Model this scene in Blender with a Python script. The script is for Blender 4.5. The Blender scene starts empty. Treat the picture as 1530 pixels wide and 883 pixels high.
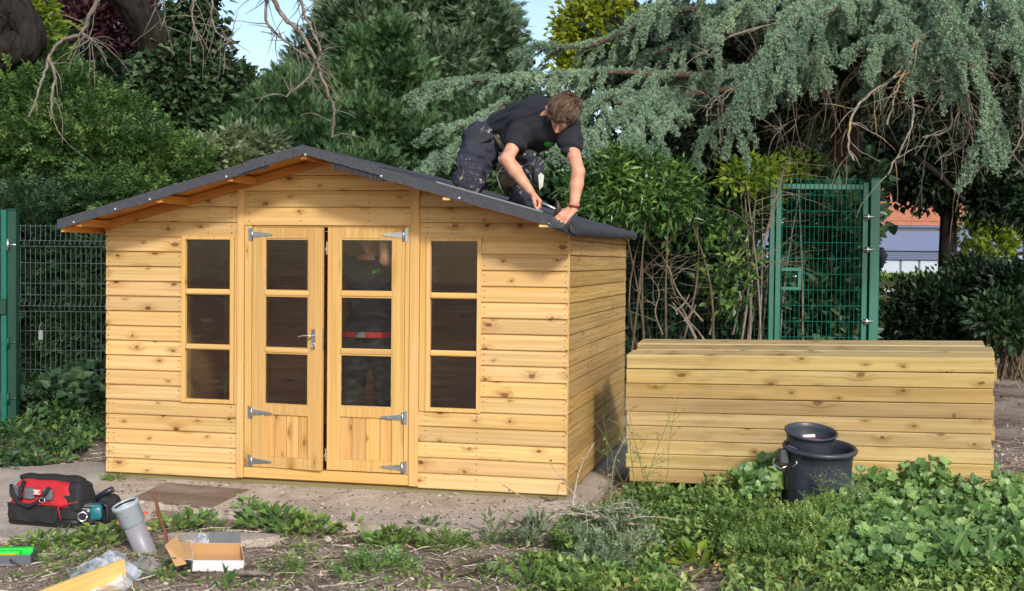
import bpy, math, random, time
import numpy as np
from math import sin, cos, pi, radians as RAD

T0 = time.time()
sc = bpy.context.scene
COL = sc.collection
rng = np.random.default_rng(7)
random.seed(7)

# ------------------------------------------------------------------ camera
F_PX, PITCH, ROLL, CAM_H = 1885.0, 0.02812, 0.009955, 1.6286
cam_data = bpy.data.cameras.new("camera")
cam = bpy.data.objects.new("camera", cam_data)
COL.objects.link(cam)
cam.location = (0, 0, CAM_H)
from mathutils import Matrix, Vector
_R = (Matrix.Rotation(pi / 2 - PITCH, 3, 'X') @ Matrix.Rotation(ROLL, 3, 'Z'))
cam.rotation_euler = _R.to_euler()
cam_data.sensor_width = 36.0
cam_data.lens = 36.0 * F_PX / 1530.0
cam_data.clip_start = 0.05
cam_data.clip_end = 2000
sc.camera = cam

# ------------------------------------------------------------------ world, sun, exposure
SUN_EL, SUN_AZ = RAD(29), RAD(18)      # azimuth: angle towards +X of the direction straight behind the camera
world = bpy.data.worlds.new("World")
sc.world = world
world.use_nodes = True
wn = world.node_tree
bg = wn.nodes['Background']
sky = wn.nodes.new('ShaderNodeTexSky')
sky.sky_type = 'NISHITA'
sky.sun_disc = False
sky.sun_elevation = SUN_EL
sky.sun_rotation = pi - SUN_AZ
sky.air_density = 1.0
sky.dust_density = 1.6
sky.ozone_density = 1.0
wn.links.new(sky.outputs[0], bg.inputs[0])
bg.inputs[1].default_value = 0.15
sun_data = bpy.data.lights.new("sun", 'SUN')
sun_data.energy = 2.5
sun_data.angle = RAD(6)
sun_data.color = (1.0, 0.95, 0.87)
sun = bpy.data.objects.new("sun", sun_data)
COL.objects.link(sun)
_sd = Vector((sin(SUN_AZ) * cos(SUN_EL), -cos(SUN_AZ) * cos(SUN_EL), sin(SUN_EL)))   # towards the sun
sun.rotation_euler = _sd.to_track_quat('Z', 'Y').to_euler()
sun.location = (4, -10, 12)
sc.view_settings.view_transform = 'Standard'
sc.view_settings.look = 'None'
sc.view_settings.exposure = 0.42
sc.view_settings.gamma = 1.0
sc.cycles.max_bounces = 8
sc.cycles.diffuse_bounces = 5
sc.cycles.glossy_bounces = 3
sc.cycles.transmission_bounces = 4
sc.cycles.transparent_max_bounces = 12
sc.cycles.use_denoising = True

# ------------------------------------------------------------------ geometry of the place
TH = 0.2238                              # the summerhouse is turned by this much
X0, Y0 = 0.375, 8.390                    # its near right corner
DR = np.array([cos(TH), -sin(TH), 0.0])
NB = np.array([sin(TH), cos(TH), 0.0])

def ray(px, py):
    a, b = px - 765, py - 441.5
    c, s = cos(ROLL), sin(ROLL)
    x = (a * c + b * s) / F_PX
    u = -(-a * s + b * c) / F_PX
    c, s = cos(PITCH), sin(PITCH)
    return np.array([x, c + u * s, -s + u * c])

def at(px, py, Y):
    r = ray(px, py)
    return r * (Y / r[1]) + np.array([0, 0, CAM_H])

def sp(px, py, v):
    """point on the plane parallel to the summerhouse front, v metres behind it"""
    r = ray(px, py)
    P0 = np.array([X0, Y0, 0.0]) + NB * v
    t = (P0 @ NB) / (r @ NB)
    return r * t + np.array([0, 0, CAM_H])

def onz(px, py, z=0.0):
    r = ray(px, py)
    return r * ((z - CAM_H) / r[2]) + np.array([0, 0, CAM_H])

def sh(u, v, z):
    return np.array([X0, Y0, 0.0]) + DR * u + NB * v + np.array([0, 0, z])

# ------------------------------------------------------------------ object helpers
def tag(o, label=None, cat=None, group=None, kind=None):
    if label: o["label"] = label
    if cat: o["category"] = cat
    if group: o["group"] = group
    if kind: o["kind"] = kind
    return o

def empty(name, loc, rz=0.0, label=None, cat=None, group=None):
    o = bpy.data.objects.new(name, None)
    o.empty_display_size = 0.1
    COL.objects.link(o)
    o.location = tuple(float(c) for c in loc)
    o.rotation_euler = (0, 0, rz)
    return tag(o, label, cat, group)

def link(name, me, parent=None, loc=None, rot=None):
    o = bpy.data.objects.new(name, me)
    COL.objects.link(o)
    if parent is not None:
        o.parent = parent
    if loc is not None: o.location = tuple(float(c) for c in loc)
    if rot is not None: o.rotation_euler = rot
    return o

def np_mesh(name, V, Fa, mats=None, smooth=False, mi=None):
    """mesh from arrays; Fa is one (m,k) array or a list of them"""
    me = bpy.data.meshes.new(name)
    V = np.asarray(V, np.float32)
    if not isinstance(Fa, list) or isinstance(Fa[0], tuple): Fa = [Fa]
    Fa = [np.asarray(f, np.int32) for f in Fa if len(f)]
    nl = sum(f.size for f in Fa)
    npoly = sum(len(f) for f in Fa)
    me.vertices.add(len(V)); me.vertices.foreach_set('co', V.ravel())
    me.loops.add(nl); me.loops.foreach_set('vertex_index', np.concatenate([f.ravel() for f in Fa]))
    me.polygons.add(npoly)
    tot = np.concatenate([np.full(len(f), f.shape[1], np.int32) for f in Fa])
    start = np.concatenate([[0], np.cumsum(tot)[:-1]]).astype(np.int32)
    me.polygons.foreach_set('loop_start', start)
    if mi is not None: me.polygons.foreach_set('material_index', np.asarray(mi, np.int32))
    me.polygons.foreach_set('use_smooth', np.full(npoly, smooth, bool))
    me.update(calc_edges=True)
    for m in (mats if isinstance(mats, (list, tuple)) else [mats]):
        if m: me.materials.append(m)
    return me

class MB:
    """collects simple shapes for one part"""
    def __init__(s): s.v = []; s.f = []; s.sm = []
    def add(s, vs, fs, smooth=False):
        n = len(s.v)
        s.v += [tuple(float(c) for c in p) for p in vs]
        s.f += [tuple(i + n for i in f) for f in fs]
        s.sm += [smooth] * len(fs)
        return s
    def box(s, x0, x1, y0, y1, z0, z1, b=0.0):
        if b <= 0:
            vs = [(x, y, z) for z in (z0, z1) for y in (y0, y1) for x in (x0, x1)]
            return s.add(vs, [(0, 2, 3, 1), (4, 5, 7, 6), (0, 1, 5, 4), (2, 6, 7, 3), (0, 4, 6, 2), (1, 3, 7, 5)])
        # chamfered box: three nested rectangles per axis -> 24 vertices
        X = (x0, x1); Y = (y0, y1); Z = (z0, z1)
        sg = (1, -1)
        vs = []; idx = {}
        for i in (0, 1):
            for j in (0, 1):
                for k in (0, 1):
                    idx[i, j, k, 0] = len(vs); vs.append((X[i], Y[j] + sg[j] * b, Z[k] + sg[k] * b))
                    idx[i, j, k, 1] = len(vs); vs.append((X[i] + sg[i] * b, Y[j], Z[k] + sg[k] * b))
                    idx[i, j, k, 2] = len(vs); vs.append((X[i] + sg[i] * b, Y[j] + sg[j] * b, Z[k]))
        fs = []
        def q(a, flip): fs.append(tuple(a[::-1]) if flip else tuple(a))
        for i in (0, 1): q([idx[i, 0, 0, 0], idx[i, 1, 0, 0], idx[i, 1, 1, 0], idx[i, 0, 1, 0]], i == 0)
        for j in (0, 1): q([idx[0, j, 0, 1], idx[0, j, 1, 1], idx[1, j, 1, 1], idx[1, j, 0, 1]], j == 0)
        for k in (0, 1): q([idx[0, 0, k, 2], idx[1, 0, k, 2], idx[1, 1, k, 2], idx[0, 1, k, 2]], k == 0)
        for j in (0, 1):
            for k in (0, 1): q([idx[0, j, k, 1], idx[1, j, k, 1], idx[1, j, k, 2], idx[0, j, k, 2]], (j + k) % 2 == 1)
        for i in (0, 1):
            for k in (0, 1): q([idx[i, 0, k, 0], idx[i, 1, k, 0], idx[i, 1, k, 2], idx[i, 0, k, 2]], (i + k) % 2 == 0)
        for i in (0, 1):
            for j in (0, 1): q([idx[i, j, 0, 0], idx[i, j, 1, 0], idx[i, j, 1, 1], idx[i, j, 0, 1]], (i + j) % 2 == 1)
        for i in (0, 1):
            for j in (0, 1):
                for k in (0, 1): q([idx[i, j, k, 0], idx[i, j, k, 1], idx[i, j, k, 2]], (i + j + k) % 2 == 0)
        return s.add(vs, fs)
    def prism(s, poly, axis, a0, a1):
        """extrude a 2D polygon along an axis. axis 'x': poly is (y,z); 'y': (x,z); 'z': (x,y)"""
        n = len(poly)
        def P(p, a): return {'x': (a, p[0], p[1]), 'y': (p[0], a, p[1]), 'z': (p[0], p[1], a)}[axis]
        vs = [P(p, a0) for p in poly] + [P(p, a1) for p in poly]
        fs = [tuple(range(n))[::-1], tuple(range(n, 2 * n))] + [(i, (i + 1) % n, n + (i + 1) % n, n + i) for i in range(n)]
        return s.add(vs, fs)
    def tube(s, pts, r, n=8, cap=True, smooth=True):
        pts = [np.asarray(p, float) for p in pts]
        rs = r if isinstance(r, (list, tuple, np.ndarray)) else [r] * len(pts)
        vs = []; prev = None
        for i, p in enumerate(pts):
            d = pts[min(i + 1, len(pts) - 1)] - pts[max(i - 1, 0)]
            d = d / (np.linalg.norm(d) + 1e-9)
            a = prev if prev is not None else (np.array([0, 0, 1.0]) if abs(d[2]) < .9 else np.array([1.0, 0, 0]))
            e = a - d * (a @ d); e /= np.linalg.norm(e) + 1e-9; prev = e
            g = np.cross(d, e)
            for k in range(n):
                t = 2 * pi * k / n
                vs.append(p + rs[i] * (cos(t) * e + sin(t) * g))
        fs = [(i * n + k, i * n + (k + 1) % n, (i + 1) * n + (k + 1) % n, (i + 1) * n + k) for i in range(len(pts) - 1) for k in range(n)]
        s.add(vs, fs, smooth)
        if cap:
            m = len(s.v) - len(vs)
            s.f += [tuple(m + k for k in range(n))[::-1], tuple(m + (len(pts) - 1) * n + k for k in range(n))]
            s.sm += [False, False]
        return s
    def lathe(s, prof, c=(0, 0, 0), n=24, M=None, smooth=True):
        """prof: list of (r,z)"""
        vs = []
        for r, z in prof:
            for k in range(n):
                t = 2 * pi * k / n
                p = np.array([r * cos(t), r * sin(t), z])
                if M is not None: p = M @ p
                vs.append(p + np.asarray(c))
        fs = [(i * n + k, i * n + (k + 1) % n, (i + 1) * n + (k + 1) % n, (i + 1) * n + k) for i in range(len(prof) - 1) for k in range(n)]
        return s.add(vs, fs, smooth)
    def build(s, name, mat, parent=None, loc=None, rot=None, origin=None):
        me = bpy.data.meshes.new(name)
        vs = s.v
        if origin is not None:
            vs = [(a - origin[0], b - origin[1], c - origin[2]) for a, b, c in vs]
        me.from_pydata(vs, [], s.f)
        me.polygons.foreach_set('use_smooth', s.sm)
        for m in (mat if isinstance(mat, (list, tuple)) else [mat]): me.materials.append(m)
        me.update()
        return link(name, me, parent, loc, rot)

def tube_np(polys, radii, n=5):
    """many polylines (list of (k,3)) -> V,F arrays; radii list of arrays"""
    Vs = []; Fs = []; off = 0
    ang = np.arange(n) * 2 * pi / n
    ca, sa = np.cos(ang), np.sin(ang)
    for P, R in zip(polys, radii):
        P = np.asarray(P, float); k = len(P)
        D = np.gradient(P, axis=0); D /= np.linalg.norm(D, axis=1, keepdims=True) + 1e-9
        ref = np.where(np.abs(D[:, 2:3]) < .92, np.array([[0, 0, 1.0]]), np.array([[1.0, 0, 0]]))
        if k > 2: ref[:] = ref[k // 2]
        E_ = ref - D * (ref * D).sum(1, keepdims=True); E_ /= np.linalg.norm(E_, axis=1, keepdims=True) + 1e-9
        G = np.cross(D, E_)
        R = np.broadcast_to(np.asarray(R, float).reshape(-1), (k,))
        V = P[:, None, :] + R[:, None, None] * (ca[None, :, None] * E_[:, None, :] + sa[None, :, None] * G[:, None, :])
        Vs.append(V.reshape(-1, 3))
        i = np.arange(k - 1)[:, None] * n; j = np.arange(n)[None, :]
        a = i + j; b = i + (j + 1) % n
        Fs.append(np.stack([a, b, b + n, a + n], -1).reshape(-1, 4) + off)
        off += k * n
    return np.concatenate(Vs), np.concatenate(Fs)

def frames(d, roll=None):
    """orthonormal frames for direction array d (n,3): returns x(side), y(along d), z(normal)"""
    d = d / (np.linalg.norm(d, axis=1, keepdims=True) + 1e-9)
    up = np.tile(np.array([[0, 0, 1.0]]), (len(d), 1))
    par = np.abs(d[:, 2]) > .95
    up[par] = (1, 0, 0)
    x = np.cross(d, up); x /= np.linalg.norm(x, axis=1, keepdims=True) + 1e-9
    z = np.cross(x, d)
    if roll is not None:
        c, s_ = np.cos(roll)[:, None], np.sin(roll)[:, None]
        x, z = x * c + z * s_, z * c - x * s_
    return x, d, z

def scatter(tv, tf, P, d, size, roll=None):
    """copy a template leaf (tv verts, tf faces) to every point"""
    tv = np.asarray(tv, float); tf = np.asarray(tf, np.int32)
    x, y, z = frames(d, roll)
    size = np.broadcast_to(np.asarray(size, float), (len(P),))
    V = P[:, None, :] + size[:, None, None] * (tv[None, :, 0:1] * x[:, None, :] + tv[None, :, 1:2] * y[:, None, :] + tv[None, :, 2:3] * z[:, None, :])
    Fo = tf[None] + (np.arange(len(P), dtype=np.int32) * len(tv))[:, None, None]
    return V.reshape(-1, 3).astype(np.float32), Fo.reshape(-1, tf.shape[1])

def merge(parts):
    Vs = []; Fs = {}; off = 0
    for V, Fa in parts:
        Vs.append(V)
        Fs.setdefault(Fa.shape[1], []).append(Fa + off)
        off += len(V)
    return np.concatenate(Vs), [np.concatenate(v) for v in Fs.values()]

# leaf templates ------------------------------------------------------------
LEAF = ([(0, 0, 0), (.28, .45, .07), (0, 1, -.04), (-.28, .45, .07)], [(0, 1, 2), (0, 2, 3)])
NARROW = ([(0, 0, 0), (.15, .4, .04), (0, 1, -.08), (-.15, .4, .04)], [(0, 1, 2), (0, 2, 3)])
IVY = ([(0, 0, 0), (.42, .1, .05), (.33, .45, .04), (0, 1, -.06), (-.33, .45, .04), (-.42, .1, .05)], [(0, 1, 2), (0, 2, 3), (0, 3, 4), (0, 4, 5)])
def _rot2(vs, a, o, s=1.0, lift=0.0):
    c, k = cos(a), sin(a)
    return [(o[0] + s * (v[0] * c + v[1] * k), o[1] + s * (-v[0] * k + v[1] * c), o[2] + s * v[2] + lift) for v in vs]
def _compound(items, base):
    V = []; Fc = []
    for it in items:
        n = len(V); V += _rot2(base[0], *it); Fc += [tuple(i + n for i in f) for f in base[1]]
    return (V, Fc)
PINNATE = _compound([(0, (0, .72, 0), .34)] + [(sgn * 1.05, (0, y, -.04 * y), .33 * k) for y, k in ((.25, .9), (.45, 1.0), (.65, .9)) for sgn in (1, -1)], LEAF)
FROND = _compound([(0, (0, .1, 0), 1.0)] + [(sgn * .62, (0, y, .0), l) for y, l in ((.1, .42), (.27, .5), (.44, .44), (.6, .32)) for sgn in (1, -1)], ([(0, 0, 0), (.10, .35, .03), (0, 1, -.03), (-.10, .35, .03)], [(0, 1, 2), (0, 2, 3)]))
SPRIG = _compound([(sgn * a, (0, y, 0), l) for y, l, a in ((.0, .5, 1.0), (.25, .5, .8), (.5, .42, .6)) for sgn in (1, -1)] + [(0, (0, .6, 0), .5)], LEAF)
_t = []; _tf = []
for i in range(7):
    a = i * 2.4; e = -.55 + 1.35 * i / 6
    d = np.array([cos(a) * cos(e), sin(e) * .9 + .25, sin(a) * cos(e)])
    s_ = np.cross(d, [.3, .5, .8]); s_ = s_ / np.linalg.norm(s_) * .22
    n0 = len(_t); _t += [tuple(-s_), tuple(s_), tuple(d)]; _tf.append((n0, n0 + 1, n0 + 2))
TUFT = (_t, _tf)
_m = [(0, 0, 0.0)]
for i in range(11):
    a = -pi * .86 + i * (pi * 1.72 / 10)
    r = .55 + (.07 if i % 2 else -.05)
    _m.append((sin(a) * r, .22 + cos(a) * r, .12 + (.05 if i % 2 else -.02)))
MALLOW = (_m, [(0, i + 1, i + 2) for i in range(10)])

def rdir(n, zb=0.0, zs=1.0):
    d = rng.normal(size=(n, 3)); d[:, 2] = d[:, 2] * zs + zb
    return d / (np.linalg.norm(d, axis=1, keepdims=True) + 1e-9)

def clump_points(blobs, n_clump, per, r_clump, shell=.55):
    """blobs: (cx,cy,cz,rx,ry,rz,weight). returns points and outward directions"""
    B = np.array([b[:6] for b in blobs], float); w = np.array([b[6] if len(b) > 6 else b[3] * b[5] for b in blobs], float)
    w /= w.sum()
    bi = rng.choice(len(B), n_clump, p=w)
    d = rdir(n_clump)
    rad = (shell + (1 - shell) * rng.random(n_clump)) ** .8
    C = B[bi, :3] + d * B[bi, 3:6] * rad[:, None]
    rc = r_clump * rng.uniform(.6, 1.4, n_clump)
    ci = np.repeat(np.arange(n_clump), per)
    dd = rdir(len(ci))
    P = C[ci] + dd * (rc[ci] * rng.random(len(ci)) ** .4)[:, None]
    out = d[ci] * .55 + dd * .8
    return P, out

def grow(p, d, L, droop, wander=.15, step=.05, r=None):
    n = max(3, int(L / step)); st = L / n
    pts = [np.array(p, float)]; d = np.array(d, float); d /= np.linalg.norm(d)
    g = rng if r is None else r
    for i in range(n):
        d = d + np.array([0, 0, -droop * st * 2.0]) + g.normal(size=3) * wander * math.sqrt(st)
        d /= np.linalg.norm(d)
        pts.append(pts[-1] + d * st)
    return np.array(pts)

def spline(pts, n=8):
    P = np.array(pts, float)
    Q = np.vstack([2 * P[0] - P[1], P, 2 * P[-1] - P[-2]])
    out = []
    for i in range(1, len(Q) - 2):
        for k in range(n):
            t = k / n
            a, b, c, d = Q[i - 1], Q[i], Q[i + 1], Q[i + 2]
            out.append(.5 * ((2 * b) + (-a + c) * t + (2 * a - 5 * b + 4 * c - d) * t * t + (-a + 3 * b - 3 * c + d) * t ** 3))
    out.append(P[-1])
    return np.array(out)
# ------------------------------------------------------------------ materials
class NT:
    def __init__(s, name):
        s.m = bpy.data.materials.new(name); s.m.use_nodes = True
        s.t = s.m.node_tree; s.b = s.t.nodes['Principled BSDF']; s.out = s.t.nodes['Material Output']
    def n(s, typ, **kw):
        nd = s.t.nodes.new(typ)
        for k, v in kw.items():
            if k.startswith('i_'):
                key = k[2:]
                key = int(key) if key.isdigit() else key.replace('_', ' ')
                s.put(nd.inputs[key], v)
            else: setattr(nd, k, v)
        return nd
    def put(s, sock, v):
        if isinstance(v, bpy.types.NodeSocket): s.t.links.new(v, sock)
        elif hasattr(v, 'outputs'): s.t.links.new(v.outputs[0], sock)
        else: sock.default_value = v
    def math(s, op, a, b=0.0, c=0.0, clamp=False):
        nd = s.n('ShaderNodeMath', operation=op, use_clamp=clamp)
        s.put(nd.inputs[0], a); s.put(nd.inputs[1], b); s.put(nd.inputs[2], c)
        return nd.outputs[0]
    def ramp(s, fac, stops):
        nd = s.n('ShaderNodeValToRGB'); s.put(nd.inputs[0], fac)
        el = nd.color_ramp.elements
        while len(el) < len(stops): el.new(.5)
        for e, (p, c) in zip(el, stops):
            e.position = p; e.color = (*c, 1) if len(c) == 3 else c
        return nd.outputs[0]
    def mix(s, fac, a, b, blend='MIX'):
        nd = s.n('ShaderNodeMix', data_type='RGBA', blend_type=blend)
        s.put(nd.inputs[0], fac)
        for sock, v in ((nd.inputs[6], a), (nd.inputs[7], b)):
            if isinstance(v, tuple) and len(v) == 3: v = (*v, 1)
            s.put(sock, v)
        return nd.outputs[2]
    def maprange(s, v, a, b, c=0.0, d=1.0):
        nd = s.n('ShaderNodeMapRange'); s.put(nd.inputs[0], v)
        for i, x in enumerate((a, b, c, d)): nd.inputs[i + 1].default_value = x
        return nd.outputs[0]
    def noise(s, vec, scale, detail=3.0, rough=.5, out=0):
        nd = s.n('ShaderNodeTexNoise'); 
        if vec is not None: s.put(nd.inputs['Vector'], vec)
        nd.inputs['Scale'].default_value = scale; nd.inputs['Detail'].default_value = detail; nd.inputs['Roughness'].default_value = rough
        return nd.outputs[out]
    def obj(s): return s.n('ShaderNodeTexCoord').outputs['Object']
    def geo(s): return s.n('ShaderNodeNewGeometry')
    def bump(s, h, strength=.3, dist=.01):
        nd = s.n('ShaderNodeBump'); s.put(nd.inputs['Height'], h)
        nd.inputs['Strength'].default_value = strength; nd.inputs['Distance'].default_value = dist
        s.t.links.new(nd.outputs[0], s.b.inputs['Normal']); return nd
    def col(s, c):
        if isinstance(c, tuple) and len(c) == 3: c = (*c, 1)
        s.put(s.b.inputs['Base Color'], c)
    def rough(s, r, spec=None):
        s.put(s.b.inputs['Roughness'], r)
        if spec is not None: s.b.inputs['Specular IOR Level'].default_value = spec

def mat_plain(name, c, r=.6, metal=0.0, spec=.5, var=.12, scale=20, bump=0.0):
    k = NT(name)
    nz = k.noise(k.obj(), scale, 4)
    k.col(k.mix(nz, tuple(x * (1 - var) for x in c), tuple(min(1, x * (1 + var)) for x in c)))
    k.rough(k.maprange(nz, .3, .7, max(0, r - .08), min(1, r + .08)), spec)
    k.b.inputs['Metallic'].default_value = metal
    if bump: k.bump(nz, bump, .005)
    return k.m

def mat_wood(name, light, dark, knotc, axis='x', knot=1.0, rough_sawn=0.0, grain=1.0, kx=3.9, kz=6.5, gz=52):
    k = NT(name)
    info = k.n('ShaderNodeObjectInfo').outputs['Random']
    co = k.n('ShaderNodeSeparateXYZ', i_0=k.obj())
    X, Y, Z = co.outputs
    if axis == 'z': X, Z = Z, X
    if axis == 'y': X, Y = Y, X
    Xo = k.math('MULTIPLY_ADD', info, 71.3, X)
    Zr = k.math('MULTIPLY_ADD', info, 3.71, k.math('ADD', Z, k.math('MULTIPLY', Y, .8)))
    vv = k.n('ShaderNodeCombineXYZ'); k.put(vv.inputs[0], k.math('MULTIPLY', Xo, kx)); k.put(vv.inputs[1], k.math('MULTIPLY', Zr, kz))
    # wobble the knot cells a little
    wob = k.noise(vv.outputs[0], 2.3, 3, out=1)
    vv2 = k.n('ShaderNodeVectorMath', operation='MULTIPLY_ADD', i_0=wob, i_1=(.22, .22, 0), i_2=vv.outputs[0])
    vor = k.n('ShaderNodeTexVoronoi', voronoi_dimensions='2D'); k.put(vor.inputs['Vector'], vv2.outputs[0]); vor.inputs['Scale'].default_value = 1
    d = vor.outputs['Distance']
    cr = k.n('ShaderNodeSeparateColor', i_0=vor.outputs['Color']).outputs
    present = k.math('GREATER_THAN', cr[0], 1 - .40 * knot)
    size = k.math('MULTIPLY_ADD', k.math('MULTIPLY', cr[1], cr[1]), .065, .030)
    dn = k.math('DIVIDE', d, size)                             # 1 at the rim of the knot
    near = k.math('MULTIPLY', k.maprange(dn, 5.5, .8), present)
    # grain lines, pushed aside by the knots
    gv = k.n('ShaderNodeCombineXYZ')
    k.put(gv.inputs[0], k.math('MULTIPLY', Xo, .9))
    k.put(gv.inputs[1], k.math('MULTIPLY', k.math('MULTIPLY_ADD', k.math('MULTIPLY', near, near), .035, Zr), gz))
    k.put(gv.inputs[2], k.math('MULTIPLY', info, 19.0))
    g1 = k.noise(gv.outputs[0], 1.0, 4, .55)
    gv3 = k.n('ShaderNodeVectorMath', operation='MULTIPLY', i_0=gv.outputs[0], i_1=(2.2, 3.5, 1))
    g2 = k.noise(gv3.outputs[0], 1.0, 2, .5)
    gf = k.math('MULTIPLY_ADD', k.math('SUBTRACT', g2, .5), .5, g1)
    base = k.mix(k.maprange(gf, .38, .64), light, dark)
    # broad tone along and between boards
    tone = k.noise(k.n('ShaderNodeVectorMath', operation='MULTIPLY', i_0=gv.outputs[0], i_1=(1.5, .05, 1)).outputs[0], 1.0, 2)
    base = k.mix(k.maprange(tone, .3, .75, 0, .55), base, tuple(a * b for a, b in zip(light, (1.02, .86, .62))))
    val = k.math('MULTIPLY_ADD', k.math('FRACT', k.math('MULTIPLY', info, 17.7)), .28, .84)
    base = k.mix(1.0, base, k.n('ShaderNodeCombineColor', i_0=val, i_1=val, i_2=k.math('MULTIPLY', val, k.math('MULTIPLY_ADD', k.math('FRACT', k.math('MULTIPLY', info, 43.3)), .20, .86))).outputs[0], 'MULTIPLY')
    halo = k.math('MULTIPLY', near, k.maprange(g1, .35, .6, .25, .9))
    base = k.mix(k.math('MULTIPLY', halo, .9), base, tuple(a * b for a, b in zip(dark, (.62, .48, .3))))
    kn = k.math('MULTIPLY', k.maprange(dn, 1.15, .75), present)
    base = k.mix(k.math('MULTIPLY', kn, k.math('MULTIPLY_ADD', cr[2], .35, .6)), base, knotc)
    rim = k.math('MULTIPLY', k.maprange(k.math('ABSOLUTE', k.math('SUBTRACT', dn, 1.0)), .35, .0), present)
    base = k.mix(k.math('MULTIPLY', rim, .45), base, tuple(a * .45 for a in knotc))
    if name.startswith('timber'):
        st = k.noise(k.n('ShaderNodeVectorMath', operation='MULTIPLY', i_0=k.obj(), i_1=(3, 3, 9)).outputs[0], 1.0, 5, .7)
        base = k.mix(k.math('MULTIPLY', k.maprange(st, .52, .72), k.maprange(info, .1, .9, .25, .8)), base, (.16, .125, .085))
    k.col(base); k.rough(.55 + .25 * rough_sawn, .35)
    h = k.math('MULTIPLY_ADD', kn, -.4, gf)
    if rough_sawn:
        rs = k.noise(k.n('ShaderNodeVectorMath', operation='MULTIPLY', i_0=gv.outputs[0], i_1=(14, .9, 1)).outputs[0], 1.0, 5, .65)
        h = k.math('ADD', h, k.math('MULTIPLY', rs, 2.5 * rough_sawn))
    k.bump(h, .25 + .5 * rough_sawn, .003 + .004 * rough_sawn)
    return k.m

def mat_leaf(name, cols, trans=.3, r=.5, noise_scale=1.2, spec=.35, back=1.25):
    """cols: three colours dark -> light; random per leaf and per clump"""
    k = NT(name)
    tint = 1.0 if ('cedar' in name or 'yellow' in name or 'beech' in name) else 1.15
    cols = [(a * tint, b, c) for a, b, c in cols]
    g = k.geo()
    nz = k.noise(k.obj(), noise_scale, 2)
    f = k.math('ADD', k.math('MULTIPLY', g.outputs['Random Per Island'], .62), k.math('MULTIPLY', k.maprange(nz, .3, .7), .42), clamp=True)
    c = k.ramp(f, [(0, cols[0]), (.55, cols[1]), (1, cols[2])])
    k.col(c); k.rough(r, spec)
    tr = k.n('ShaderNodeBsdfTranslucent')
    k.put(tr.inputs[0], k.mix(1.0, c, (1.15 * back, 1.2 * back, .5 * back), 'MULTIPLY'))
    mx = k.n('ShaderNodeMixShader', i_0=trans, i_1=k.b.outputs[0], i_2=tr.outputs[0])
    k.t.links.new(mx.outputs[0], k.out.inputs[0])
    return k.m

def mat_bark(name, c1, c2, scale=9, bump=.8):
    k = NT(name)
    v = k.n('ShaderNodeVectorMath', operation='MULTIPLY', i_0=k.obj(), i_1=(1, 1, .25)).outputs[0]
    nz = k.noise(v, scale, 6, .65)
    k.col(k.ramp(nz, [(.3, c1), (.7, c2)])); k.rough(.9, .2); k.bump(nz, bump, .03)
    return k.m

W = {}
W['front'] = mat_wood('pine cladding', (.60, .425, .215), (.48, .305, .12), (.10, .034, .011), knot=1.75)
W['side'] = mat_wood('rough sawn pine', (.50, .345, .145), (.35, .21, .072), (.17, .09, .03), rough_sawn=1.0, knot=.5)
W['inner'] = mat_wood('inner pine', (.60, .36, .20), (.48, .26, .13), (.12, .05, .02), knot=.8)
W['vert'] = mat_wood('pine trim', (.59, .395, .175), (.49, .29, .10), (.24, .10, .03), axis='z', knot=.55, kx=2.6, kz=9)
W['horiz'] = mat_wood('pine rail', (.62, .41, .17), (.53, .31, .105), (.24, .10, .03), axis='x', knot=.35, kx=2.6, kz=9)
W['panel'] = mat_wood('pine panel', (.62, .385, .155), (.51, .27, .09), (.22, .08, .02), axis='z', knot=1.1, kx=4.0, kz=9)
W['soffit'] = mat_wood('varnished pine', (.60, .27, .07), (.50, .20, .045), (.20, .07, .02), axis='x', knot=.7)
W['soffit_y'] = mat_wood('varnished pine beam', (.62, .30, .08), (.52, .22, .05), (.20, .07, .02), axis='y', knot=.5)
W['bearer'] = mat_wood('treated bearer', (.24, .21, .11), (.17, .145, .07), (.14, .10, .04), knot=.4)
W['sleeper'] = mat_wood('timber sleeper', (.50, .385, .195), (.37, .26, .11), (.13, .055, .018), knot=1.8, kx=3.3, kz=5.6, gz=30, rough_sawn=.25)
W['sleeper2'] = mat_wood('timber sleeper tan', (.43, .31, .145), (.31, .205, .082), (.12, .05, .016), knot=1.7, kx=3.3, kz=5.6, gz=26, rough_sawn=.3)
W['offcut'] = mat_wood('planed offcut', (.72, .51, .22), (.64, .41, .15), (.30, .14, .05), knot=.4, gz=35)

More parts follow.
